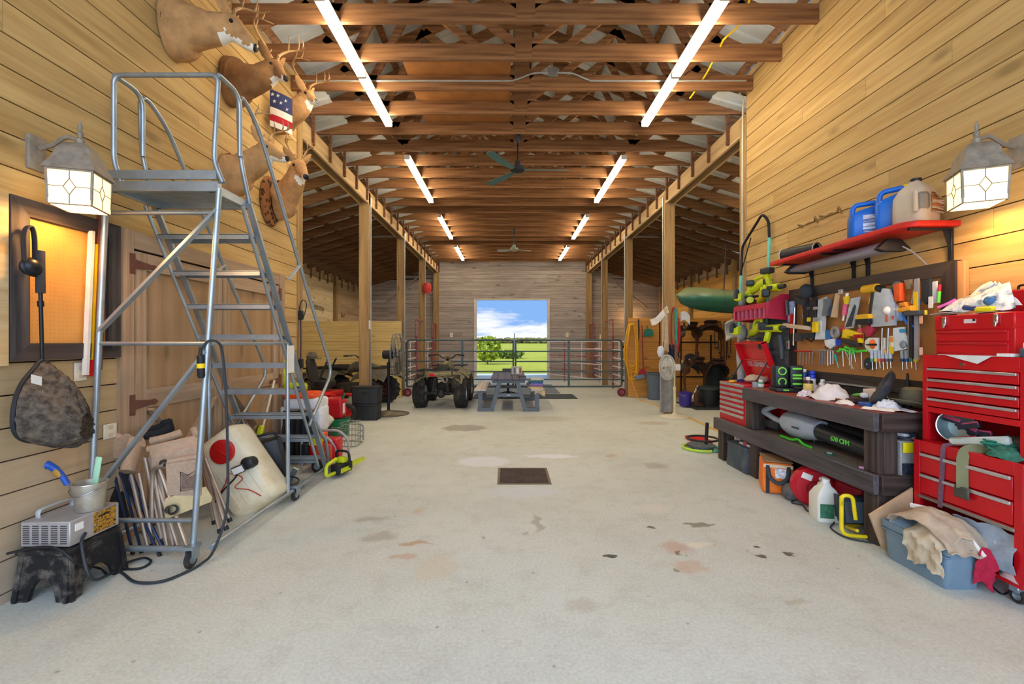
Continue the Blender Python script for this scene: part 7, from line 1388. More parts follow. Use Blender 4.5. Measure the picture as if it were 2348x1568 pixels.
m = MB(); m.tube([V((.23*math.cos(a), .22*math.sin(a), .02)) for a in [i*PI/16 for i in range(8, 26)]], .018, 8); part(t, 'lime_hose', m, mat('b8dc4a', .4)); m = MB(); m.tube([V((.23*math.cos(a), .22*math.sin(a), .02)) for a in [i*PI/16 for i in range(26, 40)]], .018, 8); part(t, 'teal_hose', m, mat('5fc8a8', .4))
m = MB(); m.lathe([(0, .03), (.17, .03), (.18, .06), (.0, .08)], 20); part(t, 'fittings', m, mat('5b6468', .6, var=.6, scale=40)); m = MB(); m.ring((0.02, 0, .14), .19, .014, None, 28, 8); part(t, 'black_ring', m, BLK); m = MB(); m.cyl((.05, -.03, .05), (.06, -.05, .36), .022); part(t, 'handle_post', m, BLK)
m = MB(); m.bx(2.62, 2.86, 6.35, 6.75, .0, .05, .01); solo('red_tray', m, mat('c8202a', .4), 'low red box on the floor beyond the hose coil', 'box', world=True)
t = thing('tool_bag', 'bright orange box-shaped bag with black straps on the floor under the bench', 'bag', V((2.60, 4.42, 0)), -24)
OB = mat('f07a22', .7, var=.12, dirt=('b85a18', .3), bump=.3); m = MB(); m.box((0, 0, .15), (.26, .36, .29), None, .03, 3, taper=(.97, .97)); m.noise(.004, 2); part(t, 'body', m, OB)
m = MB(); m.box((0, 0, .303), (.25, .35, .015), None, .006); part(t, 'lid_flap', m, mat('8c6a4a', .8)); m = MB(); m.box((.0, -.183, .265), (.24, .004, .03)); part(t, 'reflective_band', m, mat('d8c0a0', .5))
for x in (-.085, .085): m = MB(); m.box((x, -.184, .14), (.03, .006, .26)); part(t, 'strap', m, BLK)
m = MB(); m.tube(cat([(-.085, -.185, .25), (-.07, -.22, .17), (0, -.235, .12), (.07, -.22, .17), (.085, -.185, .25)], 5), .012, 8, flat=(1.6, .5)); part(t, 'carry_handle', m, BLK); m = MB(); m.box((.02, -.184, .2), (.09, .004, .09)); part(t, 'logo_patch', m, mat('dcdcdc', .5, var=.6, scale=50))
t = thing('air_mover', 'red round-sided air blower on the floor under the near half of the bench', 'blower', V((2.66, 3.97, 0)), -20)
RB = mat('b81428', .4, var=.08); m = MB(); m.lathe([(0, -.07), (.14, -.07), (.17, -.04), (.17, .04), (.14, .07), (0, .07)], 28, tr(0, 0, .175) @ rot(90, 0, 0)); m.box((.10, 0, .07), (.2, .13, .13), None, .02); part(t, 'housing', m, RB)
m = MB(); m.ring((0, -.072, .17), .06, .006, rot(90, 0, 0)); m.ring((0, -.072, .17), .03, .005, rot(90, 0, 0)); part(t, 'air_inlet', m, mat('6a0a16', .5)); m = MB(); m.box((-.06, -.073, .27), (.08, .004, .05), rot(0, 20, 0)); part(t, 'label', m, WHT); m = MB(); m.ell((.06, -.072, .26), (.035, .004, .022)); part(t, 'label', m, WHT)
t = thing('air_mover', 'crimson blower with a black top behind the white jug under the bench', 'blower', V((2.88, 3.72, 0)))
m = MB(); m.box((0, 0, .15), (.26, .3, .28), None, .05, 3); part(t, 'housing', m, mat('a8142c', .45)); m = MB(); m.box((-.02, 0, .295), (.2, .22, .03), None, .01); part(t, 'top_grip', m, BLK); m = MB(); m.box((-.06, -.1, .313), (.05, .05, .006)); part(t, 'label', m, WHT)
t = thing('electric_motor', 'grey brown motor lump on the floor between the orange bag and red blower', 'motor', V((2.56, 4.12, 0)))
m = MB(); m.ell((0, 0, .075), (.07, .085, .075)); m.noise(.006, 5); part(t, 'casing', m, mat('6a6468', .5, .3, var=.4)); m = MB(); m.cyl((0, -.08, .08), (0, -.13, .08), .012); part(t, 'shaft', m, STEEL)
t = thing('white_jug', 'square white plastic jug on the floor in front of the red blowers', 'jug', V((2.56, 3.68, 0)), -20)
m = MB(); m.loft([[V((x*k+dx, y*k, z)) for x, y in rrect(.085, .085, .02)] for z, k, dx in ((0, .95, 0), (.01, 1, 0), (.19, 1.0, 0), (.25, .7, .01), (.28, .34, .02), (.30, .28, .02))]); part(t, 'body', m, mat('e2e0d2', .45, var=.08)); m = MB(); m.cyl((.02, 0, .30), (.02, 0, .33), .028); part(t, 'cap', m, WHT); m = MB(); m.tube(fil([(-.085, 0, .12), (-.1, 0, .26), (0, 0, .29)], .04), .014, 8); part(t, 'handle', m, mat('e2e0d2', .45)); m = MB(); m.box((.088, -.02, .09), (.004, .1, .11)); part(t, 'label', m, mat('3f7a5c', .5, var=.5, scale=30)); bpy.data.objects['white_jug'].rotation_euler.z = R(-100)
t = thing('work_light', 'black floodlight in a yellow tube stand on the floor beside the bench leg', 'work light', V((2.56, 3.40, 0)), -14)
YT = mat('e8cf1c', .35); m = MB(); m.tube(fil([(-.10, -.10, .30), (-.10, -.10, .02), (.10, -.10, .02), (.10, -.10, .22)], .06), .0135, 10); part(t, 'front_frame', m, YT); m = MB(); m.tube(fil([(-.10, -.10, .24), (-.10, -.10, .31), (-.03, -.10, .31), (-.01, -.10, .14)], .06), .0135, 10); part(t, 'frame_hook', m, YT); m = MB(); m.tube(fil([(.0, -.10, .06), (.0, .08, .02), (.12, .14, .02)], .04), .012, 8); part(t, 'rear_foot', m, YT)
m = MB(); m.box((.03, .03, .17), (.2, .10, .20), rot(-8, 0, 6), .02, 2); part(t, 'lamp_housing', m, mat('22262a', .5)); m = MB(); m.box((.03, -.03, .17), (.16, .006, .15), rot(-8, 0, 6)); part(t, 'lens', m, mat('4a545c', .15))
for k in range(5): m = MB(); m.box((-.05+.04*k, .1, .17), (.008, .05, .17), rot(-8, 0, 6)); part(t, 'cooling_fin', m, BLK)
m = MB(); m.tube(cat([atZ(1830, 1140, .02), atZ(1815, 1152, .008), atZ(1840, 1158, .008), atZ(1850, 1170, .008), atZ(1880, 1185, .008), atZ(1912, 1196, .008), atZ(1905, 1210, .008), atZ(1940, 1232, .008), atZ(2005, 1245, .008)], 6), .006, 6); solo('power_lead', m, mat('26292d', .5), 'black lead trailing along the floor from the red blower past the work light', 'cord', world=True)
m = MB(); m.bx(2.82, 3.07, 3.22, 3.55, 0, .30, .01); solo('black_box', m, mat('232420', .6), 'dark box deep under the near end of the bench', 'box', world=True)
m = MB(); m.bx(2.80, 3.06, 4.3, 4.95, 0, .28, .02); solo('storage_bin', m, mat('25292c', .6), 'dark bin deep under the bench behind the orange bag', 'bin', world=True)
m = MB(); cb = [(1993, 1180), (2092, 1118), (2092, 1182), (2036, 1190), (2034, 1264), (2022, 1256)]; m.prism([((px-CX)*3.10/F, H-(py-CY)*3.10/F) for px, py in cb], .014, MX(((1, 0, 0, 0), (0, 0, 1, 3.095), (0, 1, 0, 0), (0, 0, 0, 1)))); solo('plywood_offcut', m, mat('c4a27c', .75, var=.12, scale=8), 'tan sheet leaning between the bench leg and the grey tote', 'board', world=True)
# ================= red cabinets =================
CB = mat('c4121c', .32, var=.07, dirt=('8f1018', .3), scale=5)
t = thing('rolling_cabinet', 'lower red rolling tool cabinet with two wide drawers and an open bay', 'tool cabinet', V((2.92, 2.77, 0)))
y0, y1, X = 2.43, 3.085, 2.755
m = MB(); m.bx(X, 3.085, y0, y0+.02, .10, .775); m.bx(X, 3.085, y1-.02, y1, .10, .775); m.bx(3.07, 3.085, y0, y1, .10, .775); m.bx(X, 3.085, y0, y1, .10, .125); m.bx(X, 3.085, y0, y1, .755, .775); m.bx(X, 3.085, y0, y1, .405, .42)
m.bx(X-.004, X+.02, y0, y0+.045, .10, .775, .002); m.bx(X-.004, X+.02, y1-.045, y1, .10, .775, .002); m.bx(X-.004, X+.02, y0+.045, y1-.045, .70, .775, .002); part(t, 'carcass', m, CB, world=True)
drawers(t, X, y0+.05, y1-.05, ((.425, .56), (.562, .698)), matl=CB)
m = MB(); m.bx(X-.012, X+.03, y0+.04, y1-.04, .395, .415, .003); part(t, 'bay_rail', m, mat('8c8478', .4, .4), world=True)
m = MB(); m.cyl((X-.01, 2.76, .738), (X-.0, 2.76, .738), .013, None, 14); part(t, 'lock', m, CHROME, world=True)
for y in (y0+.06, y1-.06):
    for x in (X+.04, 3.03): wl = wheel(t, (x-2.92, y-2.77, .04), .04, .03, 'x', GALV, RUB, 0, 'caster'); m = MB(); m.bx(x-.025, x+.025, y-.02, y+.03, .06, .10, .004); part(wl, 'caster_fork', m, GALV, world=True)
t = thing('tool_chest', 'middle red tool chest with four silver-trimmed drawers above an open bay', 'tool chest', V((2.93, 2.76, .775)))
y0, y1, X = 2.45, 3.07, 2.80
m = MB(); m.bx(X, 3.085, y0, y0+.02, .776, 1.345); m.bx(X, 3.085, y1-.02, y1, .776, 1.345); m.bx(3.07, 3.085, y0, y1, .776, 1.345); m.bx(X, 3.085, y0, y1, .975, .995); m.bx(X, 3.085, y0, y1, 1.325, 1.345)
m.bx(X-.004, X+.02, y0, y0+.035, .776, 1.345, .002); m.bx(X-.004, X+.02, y1-.035, y1, .776, 1.345, .002); m.bx(X-.004, X+.02, y0+.035, y1-.035, 1.262, 1.345, .002); m.bx(X-.004, X+.02, y0+.035, y1-.035, .965, 1.0, .002); part(t, 'carcass', m, CB, world=True)
drawers(t, X, y0+.04, y1-.04, ((1.003, 1.063), (1.065, 1.128), (1.13, 1.19), (1.192, 1.262)), matl=CB, pt=.016)
m = MB(); m.cyl((X-.012, 2.80, 1.292), (X-.0, 2.80, 1.292), .013, None, 14); part(t, 'lock', m, CHROME, world=True)
t = thing('tool_box', 'top red tool box with two chrome latches under the plastic bags', 'tool box', V((2.94, 2.76, 1.345)))
y0, y1, X = 2.53, 3.0, 2.82
m = MB(); m.bx(X, 3.08, y0, y1, 1.346, 1.575, .004); part(t, 'body', m, CB, world=True); m = MB(); m.bx(X-.006, 3.085, y0-.004, y1+.004, 1.505, 1.60, .006); part(t, 'lid', m, CB, world=True)
drawers(t, X, y0+.03, y1-.012, ((1.36, 1.43), (1.432, 1.50)), matl=CB, pull=mat('b81822', .3), pt=.012)
for y in (2.62, 2.93): m = MB(); m.bx(X-.018, X-.006, y-.014, y+.014, 1.535, 1.592, .004); m.bx(X-.022, X-.016, y-.009, y+.009, 1.52, 1.55, .003); part(t, 'latch', m, CHROME, world=True)
m = MB(); m.bx(X-.010, X-.006, 2.735, 2.805, 1.545, 1.57); m.m = 1; m.bx(X-.0115, X-.010, 2.735, 2.752, 1.557, 1.57); part(t, 'name_plate', m, [mat('e0cac8', .4, var=.2, scale=90), BLK], world=True)
t = thing('tool_box', 'dark red box pushed against the wall behind the plastic bags', 'tool box', V((3.0, 2.6, 1.60)))
m = MB(); m.bx(2.97, 3.09, 2.3, 2.86, 1.601, 1.735, .006); part(t, 'body', m, mat('a8121c', .4), world=True); m = MB(); m.tube(fil([(3.03, 2.5, 1.735), (3.03, 2.5, 1.765), (3.03, 2.7, 1.765), (3.03, 2.7, 1.735)], .02), .007, 6); part(t, 'handle', m, BLKM, world=True)
# plastic bags on top
def poly_sheet(name, label, cat_, quad, bulge, mt, seed, th=.003, sub=()):
    rd = random.Random(seed); a, b, c_, d_ = [V(q) for q in quad]; ph = [rd.uniform(0, 6) for _ in range(3)]
    m = MB(); m.sheet(lambda u, v: lerp(lerp(a, b, u), lerp(d_, c_, u), v)+V((-1, -.4, .5))*bulge*(math.sin(PI*u)*math.sin(PI*v))+V((1, 1, 1))*.006*(math.sin(11*u+7*v+ph[0])+math.sin(9*v-13*u+ph[1])), 14, 12, th)
    return solo(name, m, mt, label, cat_, world=True, loc=a)
BAGM = NT('clear_bag'); v = BAGM.coord((1, 1, 1)); n = BAGM.noise(v, 16, 5, .6); BAGM.set(BAGM.ramp(n, [(.36, lin('3f5f88')), (.46, lin('b9c8d6')), (.6, lin('e9eef2')), (.75, lin('c9d4de'))]), .2)
Y_ = lambda px, py, X: atX(px, py, X)
pbg_ = poly_sheet('plastic_bag', 'large clear zip bag of parts with a pink closure slumped on the top tool box', 'plastic bag', (Y_(2152, 716, 2.84), Y_(2330, 706, 2.84), Y_(2316, 646, 2.93), Y_(2190, 690, 2.93)), .03, BAGM.mat, 3)
poly_sheet('plastic_bag', 'second clear bag standing up behind the zip bag, its corner pointing up', 'plastic bag', (Y_(2180, 700, 2.95), Y_(2345, 700, 2.95), Y_(2290, 648, 2.95), Y_(2272, 646, 2.95)), .01, mat('dfe5e8', .25, var=.12, scale=14), 4)
m = MB(); m.tube(cat([Y_(2150, 705, 2.85), Y_(2170, 697, 2.87), Y_(2192, 686, 2.9)], 5), .009, 6, flat=(1, .4)); part(pbg_, 'zip_closure', m, mat('d65aa8', .4), 'pink zip closure', world=True)
m = MB(); m.box(Y_(2262, 709, 2.835), (.05, .10, .03), rot(0, 0, 5), .008); solo('yellow_tool', m, mat('e8d41c', .4), 'yellow tool showing at the front of the clear bags', 'tool', world=True)
m = MB(); m.box(Y_(2225, 706, 2.84), (.04, .07, .03), rot(10, 0, 20), .008); solo('plastic_fitting', m, mat('2a3f6a', .4), 'dark blue plastic part under the far half of the zip bag', 'part', world=True)
m = MB(); m.box(Y_(2270, 690, 2.85), (.05, .05, .05), rot(10, 20, 20), .012); solo('plastic_fitting', m, mat('3a6a98', .4), 'mid blue chunky plastic part standing inside the zip bag', 'part', world=True)
for k, (q, L) in enumerate((((2160, 722, 2.83), 'white leaflet sticking out under the zip bag at the far end'), ((2240, 722, 2.825), 'white paper lying along the front edge under the clear bags'))):
    c = Y_(*q); m = MB(); m.sheet(lambda u, v: c+V((lerp(0, .12, u), lerp(-.09, .09, v), .004+.01*math.sin(3*v+k))), 4, 5, .002); solo('paper_sheet', m, WHT, L, 'paper', world=True)
# papers between chests
m = MB(); p = [(2.79, 2.95, 1.348), (2.77, 2.68, 1.32), (2.79, 2.62, 1.35)]; m.prism([(2.83, 2.97), (2.785, 2.95), (2.785, 2.62), (2.82, 2.60)], .002, tr(0, 0, 1.3475)); m.prism([(2.90, 1.347), (2.62, 1.347), (2.70, 1.30)], .002, tr(2.785, 0, 0) @ M0); solo('paper_sheet', m, mat('e4e6e2', .6), 'printed sheet draped over the top edge of the middle tool chest', 'paper', world=True)
m = MB(); m.bx(2.79, 2.85, 2.52, 2.60, 1.347, 1.365, .002); solo('card_box', m, WHT, 'small white card box on the edge of the middle tool chest', 'box', world=True)
can('glue_bottle', 'dark bottle with a white nozzle at the near edge of the middle tool chest', 'bottle', V((2.82, 2.475, 1.347)), .025, .05, mat('3f4a56', .4), None, .5, WHT)
# in the open bay
t = thing('metal_pail', 'galvanized pail lying on its side in the open bay of the middle chest', 'pail', V((2.91, 2.93, .885)))
Am = look((-.85, -.5, .12)); m = MB(); m.lathe([(0, -.10), (.085, -.10), (.10, .05), (.103, .055), (.098, .055), (.082, -.09), (0, -.09)], 30, Am); part(t, 'body', m, mat('9fb0b0', .3, .7)); m = MB(); m.ring(Am @ V((0, 0, .055)), .101, .005, Am, 30, 6); part(t, 'rim', m, CHROME)
def strap(pts, w, colr, label, stripe=None, seed=0):
    pts = cat(pts, 5); m = MB(); m.tube(pts, w/2, 4, flat=(.18, 1.0), up=(-1, 0, .2)); m.m = 1
    return solo('ratchet_strap', m, colr, label, 'strap', world=True)
SN = mat('2f3040', .8, var=.1); OL = mat('7c7c58', .85)
t = thing('strap_bundle', 'bundle of dark straps with pink edges spilling from the pail', 'strap', V((2.85, 2.88, .8)))
rd = random.Random(9)
for k in range(7):
    c = V((2.85+rd.uniform(-.02, .04), 2.86+rd.uniform(-.1, .1), .82+.018*k)); a = rd.uniform(-.6, .6); d = V((.02, .09*math.cos(a), .05*math.sin(a)))
    m = MB(); m.beam(c-d, c+d, .028, .012, (1, 0, 0)); st = part(t, 'strap_fold', m, SN, world=True); m = MB(); m.beam(c-d+V((-.004, 0, .013)), c+d+V((-.004, 0, .013)), .02, .004, (1, 0, 0)); part(st, 'edge_stripe', m, mat('c04a72', .7), world=True)
strap([(2.83, 2.84, .80), (2.77, 2.86, .785), (2.742, 2.865, .76), (2.738, 2.87, .60), (2.738, 2.88, .45), (2.745, 2.89, .38)], .034, mat('6a4654', .8, var=.3, scale=60), 'narrow maroon and navy strap hanging down the lower cabinet drawers')
sb_ = strap([(2.86, 2.66, .80), (2.77, 2.72, .79), (2.738, 2.735, .75), (2.732, 2.735, .66), (2.732, 2.735, .55)], .075, OL, 'wide olive webbing strap draped over the lower cabinet drawers')
m = MB(); m.bx(2.72, 2.735, 2.69, 2.78, .49, .56, .006); part(sb_, 'buckle', m, mat('4a4a40', .6), 'dark buckle', world=True)
m = MB(); m.beam((2.80, 2.88, .80), (2.83, 2.56, .875), .05, .035, (1, 0, 0), .01); solo('flat_bar_tool', m, mat('c4cfc4', .4), 'pale flat tool lying across the open bay of the middle chest', 'tool', world=True)
heap('glove_heap', 'tangle of green cords and gloves spilling over the lower cabinet top', 'cord', V((2.80, 2.56, .777)), .05, .11, .06, mat('2f6a58', .7, var=.5, scale=40), 12, .012)
m = MB(); rd = random.Random(2)
for k in range(6): m.tube(cat([V((2.80+rd.uniform(-.04, .06), 2.52+rd.uniform(0, .16), .80+rd.uniform(0, .06))) for _ in range(5)], 4), .006, 6)
solo('twine_tangle', m, mat('1f7a62', .6), 'bright green twine over the glove tangle on the lower cabinet', 'twine', world=True)
heap('rag_pile', 'dark mixed rags at the back of the open bay of the middle chest', 'rag', V((2.95, 2.62, .777)), .08, .14, .10, mat('5a5046', .9, var=.5, scale=30), 14, .015)
m = MB(); m.box((3.0, 2.53, .88), (.05, .12, .03), rot(20, 0, 0), .01); solo('red_handle_tool', m, mat('d83018', .4), 'orange red tool at the back of the open bay', 'tool', world=True)
# ================= grey tote with clothes =================
t = thing('storage_tote', 'grey blue plastic tote overflowing with work clothes before the red cabinet', 'tote', V((2.62, 2.83, 0)))
TG = mat('6f8797', .5, var=.08); m = MB(); o_ = [(0, .90), (.015, .93), (.20, 1.0), (.205, 1.07), (.245, 1.08), (.247, 1.0), (.21, .97), (.02, .90)]
m.loft([[V((x*k, y*k, z)) for x, y in rrect(.105, .225, .03)] for z, k in o_]); m.bx(-.09, .09, -.2, .2, .005, .02); part(t, 'body', m, TG)
m = MB(); m.box((-.08, 0, .19), (.035, .46, .012), None, .004); m.xf(tr(-.02, 0, 0)); part(t, 'rim_rib', m, TG)
m = MB(); m.sheet(lambda u, v: V((lerp(2.52, 2.68, u), lerp(3.03, 2.86, v), .22+.10*u-.02*v+.02*math.sin(6*u))), 6, 6, .008); solo('plastic_cover', m, mat('86a2b4', .5), 'bent blue grey lid tilted in the far end of the tote', 'lid', world=True)
CLO = mat('b3a18b', .95, var=.18, bump=.5, scale=10, dirt=('8d7d68', .4)); CLO2 = mat('c6b79c', .95, var=.12, bump=.5, scale=10, dirt=('9c8a6c', .4))
def drape(name, label, cat_, fn, mt, nu=18, nv=20, th=.008):
    m = MB(); m.sheet(fn, nu, nv, th); return solo(name, m, mt, label, cat_, world=True, ang=70)
wr = lambda u, v, s: .007*(math.sin(13*u+5*v+s)+math.sin(19*v-8*u+2*s))+.004*math.sin(31*u+17*v)
wj_ = drape('work_jacket', 'dusty tan garment bundled on top of the grey tote', 'clothes', lambda u, v: V((2.50+.26*v, lerp(3.0, 2.56, u), .25+.15*math.sin(PI*min(1, u*1.06))**.6*(1-.35*(2*v-1)**2)+wr(u, v, 1)-.03*u)), CLO)
drape('work_jeans', 'pale sand trousers hanging over the front of the grey tote', 'clothes', lambda u, v: V((2.66-.19*min(1, v*2.2)+.015*v+wr(u, v, 2), lerp(2.88, 2.60+.06*v, u)-.05*v, .31+.03*math.sin(PI*u)-.27*max(0, v-.15)**1.1*1.12+wr(u, v, 3)+.04*abs(u-.5)*v)), CLO2)
m = MB(); m.tube(cat([V((2.62, 2.96, .37)), V((2.66, 2.80, .375)), V((2.66, 2.66, .32)), V((2.68, 2.56, .22))], 6), .016, 8, flat=(1, .5)); part(wj_, 'waistband', m, WHT, 'white waistband', world=True)
drape('red_cloth', 'crimson cloth hanging between the tote and the lower cabinet', 'cloth', lambda u, v: V((2.66+.07*u, 2.57-.04*u+.03*v+wr(u, v, 4), .24-.20*v+.03*math.sin(4*u))), mat('b01c3c', .9, var=.12), 8, 10)
drape('plastic_sheet', 'cloudy clear plastic bag stuffed into the open bay of the lower cabinet', 'plastic bag', lambda u, v: V((2.735+.03*math.sin(4*v+2*u)+.02*u, lerp(2.80, 2.46, u)+.06*v*(1-u), .375-.26*v*(1-.25*u)+wr(u, v, 6))), mat('98a6b4', .15, var=.25, scale=9), 14, 14, .003)
heap('pink_rag', 'dusty pink rag in the bottom of the lower cabinet bay', 'rag', V((2.79, 2.50, .126)), .05, .07, .06, mat('b99a98', .9, var=.15), 21, .008)
m = MB(); m.tube(cat([V((2.78, 2.60, .16)), V((2.75, 2.54, .20)), V((2.77, 2.47, .24))], 5), .014, 8); solo('steel_bar', m, mat('3c3a3a', .3, .6), 'dark steel bar in the lower cabinet bay above the pink rag', 'bar', world=True)
m = MB(); m.tube(cat([atZ(2258, 1328, .05), atZ(2275, 1345, .01), atZ(2300, 1362, .008), atZ(2318, 1350, .008), atZ(2310, 1330, .03)], 6), .005, 6); solo('black_wire', m, BLK, 'black wire loop on the floor beside the tote end', 'wire', world=True)
# ================= post with ropes, white pedestal fan =================
t = thing('pedestal_fan', 'white pedestal fan with a round base beside the rope-hung aisle post', 'fan', V((3.17, 8.66, 0)))
IV = mat('dad3be', .5, var=.06); m = MB(); m.lathe([(0, 0), (.27, 0), (.275, .012), (.20, .035), (.05, .055), (.03, .09), (0, .09)], 32); part(t, 'base', m, IV); m = MB(); m.cyl((0, 0, .05), (0, 0, .55), .022); m.cyl((0, 0, .5), (0, 0, .86), .014); m.cyl((0, 0, .52), (0, 0, .58), .028); part(t, 'pole', m, mat('d8cf9c', .5))
m = MB(); m.box((.01, -.02, .95), (.16, .12, .12), None, .02, 2); part(t, 'motor', m, WHT)
A = tr(-.13, .0, .95) @ rot(0, 0, 14) @ rot(0, 90, 0); m = MB()
for r_, z in ((.235, 0), (.232, -.04), (.16, -.075), (.08, -.085), (.16, .06), (.08, .08)): m.ring((0, 0, 0), r_, .0035 if r_ < .23 else .007, A @ tr(0, 0, z), 32, 6)
for k in range(60): a = 2*PI*k/60; m.tube([A @ V((math.cos(a)*r_, math.sin(a)*r_, z)) for r_, z in ((.04, .085), (.08, .08), (.16, .06), (.232, 0), (.232, -.04), (.16, -.075), (.04, -.088))], .0022, 4)
part(t, 'cage', m, mat('c9c8c0', .4)); m = MB()
for k in range(3): a = 2*PI*k/3; m.sheet(lambda u, v: A @ V((math.cos(a+(v-.5)*1.5*(.5+.5*u))*lerp(.03, .2, u), math.sin(a+(v-.5)*1.5*(.5+.5*u))*lerp(.03, .2, u), (v-.5)*.06)), 5, 5, .003)
part(t, 'fan_blade', m, mat('d8d8d0', .4))
PY = 8.97
def hank(name, label, cat_, loops, r, mt, Y, n=6):
    m = MB()
    for L in loops: m.tube(cat([at(x, y, Y+dy) for x, y, dy in L], n), r, 6)
    return solo(name, m, mt, label, cat_, world=True)
rd = random.Random(11)
hank('rope', 'thick red rope doubled over a hook on the aisle post', 'rope', [[(1541+rd.uniform(-2, 2), 800-30*k % 7, 0), (1539, 760, 0), (1540, 720, -.02), (1546, 704+2*k, -.03), (1553, 722, -.02), (1556+k, 760, 0), (1552+rd.uniform(-3, 3), 806+4*k, 0)] for k in range(4)], .012, mat('b01822', .7), 8.90)
hank('rope', 'bundle of frayed tan rope hanging on the aisle side of the post', 'rope', [[(1519+2*k+rd.uniform(-2, 2), 795-6*k, 0), (1519+2*k, 755, 0), (1521+2*k, 718, -.02), (1524+k, 708, -.03), (1526+k, 740, -.02), (1524+2*k, 800+rd.uniform(-8, 8), 0)] for k in range(5)], .013, mat('bfa98a', .9), 8.88)
hank('lead_strap', 'teal webbing strap hanging inside the red rope', 'strap', [[(1548, 706, -.04), (1549, 730, -.04), (1551, 770, -.03), (1552, 790, -.03)], [(1551, 707, -.05), (1552, 735, -.05), (1550, 780, -.04)]], .018, mat('2f8f80', .7), 8.86)
hank('lead_strap', 'speckled multicolour lead hanging from the red rope hook to hand height', 'strap', [[(1551, 745, -.04), (1553, 790, -.04), (1550, 830, -.03)], [(1549, 750, -.04), (1551, 800, -.04), (1551, 832, -.03)]], .009, mat('7a5a50', .8, var=.8, scale=60), 8.87)
m = MB(); m.sheet(lambda u, v: at(lerp(1534, 1547, u), lerp(790, 836, v), 8.88+.03*math.sin(5*u)), 6, 6, .02); solo('navy_pad', m, mat('23263a', .9), 'navy cloth strip hanging below the red rope', 'cloth', world=True)
m = MB(); m.sheet(lambda u, v: at(lerp(1516, 1546, u), lerp(858, 945, v), 8.90+.05*math.sin(6*u)), 8, 8, .03); solo('grey_blanket', m, mat('8d8c88', .95, var=.2), 'grey blanket hanging low on the aisle post behind the fan', 'blanket', world=True)
m = MB(); m.sheet(lambda u, v: at(lerp(1492, 1530, u)+4*v, lerp(732, 706, u)+14*v+4*math.sin(5*u), 8.8+.06*u), 8, 5, .03); solo('sun_visor', m, mat('dcdad0', .8), 'white peaked sun visor sticking out from the tan ropes', 'visor', world=True)
m = MB(); m.ell(at(1515, 806, 8.85), (.07, .05, .11)); m.noise(.01, 3); solo('white_bag', m, mat('cfd4dc', .7), 'white cloth bag hanging below the tan ropes', 'bag', world=True)
m = MB(); m.sheet(lambda u, v: at(lerp(1562, 1582, u), lerp(716, 736, v)-6*math.sin(PI*u)+8*u, 8.9+.05*u), 6, 6, .03); solo('white_hat', m, mat('c4c8cc', .8), 'pale straw hat brim showing beside the kayak nose', 'hat', world=True)
# ================= kayak =================
t = thing('kayak', 'green kayak slung under the side aisle rafters in black straps', 'kayak', V((4.6, 9.7, 2.33)))
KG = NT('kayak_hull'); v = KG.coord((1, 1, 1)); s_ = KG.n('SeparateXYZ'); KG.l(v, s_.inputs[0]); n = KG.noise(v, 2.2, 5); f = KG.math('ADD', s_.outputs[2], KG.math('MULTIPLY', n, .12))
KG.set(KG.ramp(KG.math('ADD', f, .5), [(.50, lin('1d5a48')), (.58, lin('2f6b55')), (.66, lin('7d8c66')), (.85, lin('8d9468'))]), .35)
secs = []
for i in range(17):
    f_ = i/16; s2 = (1-abs(2*f_-1)**(5 if f_ < .5 else 2.6)); wy, wz = .04+.30*s2**.8, .05+.23*s2**.55; x = lerp(-1.03, 1.45, f_); zc = .07*(2*f_-1)**2
    secs.append([V((x+.05*math.sin(2*PI*k/18), wy*math.cos(2*PI*k/18), zc+wz*math.sin(2*PI*k/18)*(1 if math.sin(2*PI*k/18) < 0 else .75))) for k in range(18)])
m = MB(); m.loft(secs); m.xf(rot(14, 3, 6)); part(t, 'hull', m, KG.mat, ang=60)
for x in (-.1, .45): m = MB(); m.tube([rot(14, 3, 6) @ V((x+.06*math.cos(a), .315*math.cos(a), .245*math.sin(a)*(1 if math.sin(a) < 0 else .8))) for a in [i*PI/12 for i in range(24)]], .02, 6, True, flat=(.4, 1.4)); part(t, 'strap', m, BLK)
m = MB(); m.tube([(.0, .0, .2), (.05, .0, 1.2)], .012, 6); part(t, 'sling', m, BLK); m = MB(); m.tube([(.75, .0, .2), (.8, .0, 1.0)], .012, 6); part(t, 'sling', m, BLK)
# ================= partition tools =================
TY_ = 11.66
m = MB()
for k in range(9):
    w0, w1 = rd.uniform(8, 15), rd.uniform(14, 22); b = rd.uniform(835, 872); cx_ = 1449+rd.uniform(-3, 3)
    m.tube(cat([at(cx_, 742+k % 3, TY_-.012*k), at(cx_-w0*.6, 752, TY_-.012*k), at(cx_-w1*.8, 810, TY_-.012*k), at(cx_-w1*.5, b-6, TY_-.012*k), at(cx_, b, TY_-.012*k), at(cx_+w1*.6, b-8, TY_-.012*k), at(cx_+w1*.7, 810, TY_-.012*k), at(cx_+w0*.7, 752, TY_-.012*k)], 4, True), .013, 6, True)
m.tube(cat([at(1447, 850, TY_-.1), at(1449, 872, TY_-.1), V((at(1460, 900, 11.4).x, 11.4, .1)), atZ(1470, 918, .01), atZ(1500, 926, .01), atZ(1521, 938, .01), atZ(1535, 950, .01)], 5), .011, 6)
solo('cord_coil', m, mat('e2a51c', .5), 'big yellow cord coil hanging on the tack partition, its tail on the floor', 'cord', world=True)
m = MB(); m.tube(cat([atZ(1556, 950, .04), atZ(1580, 958, .01), atZ(1612, 972, .01), atZ(1640, 985, .01), atZ(1690, 1000, .01)], 5), .012, 6); solo('orange_lead', m, mat('e0a024', .5), 'orange lead running over the floor from the white fan to the bench', 'cord', world=True)
t = thing('push_broom', 'red handled broom standing against the tack partition', 'broom', V((at(1473, 860, 11.5).x, 11.5, .45)))
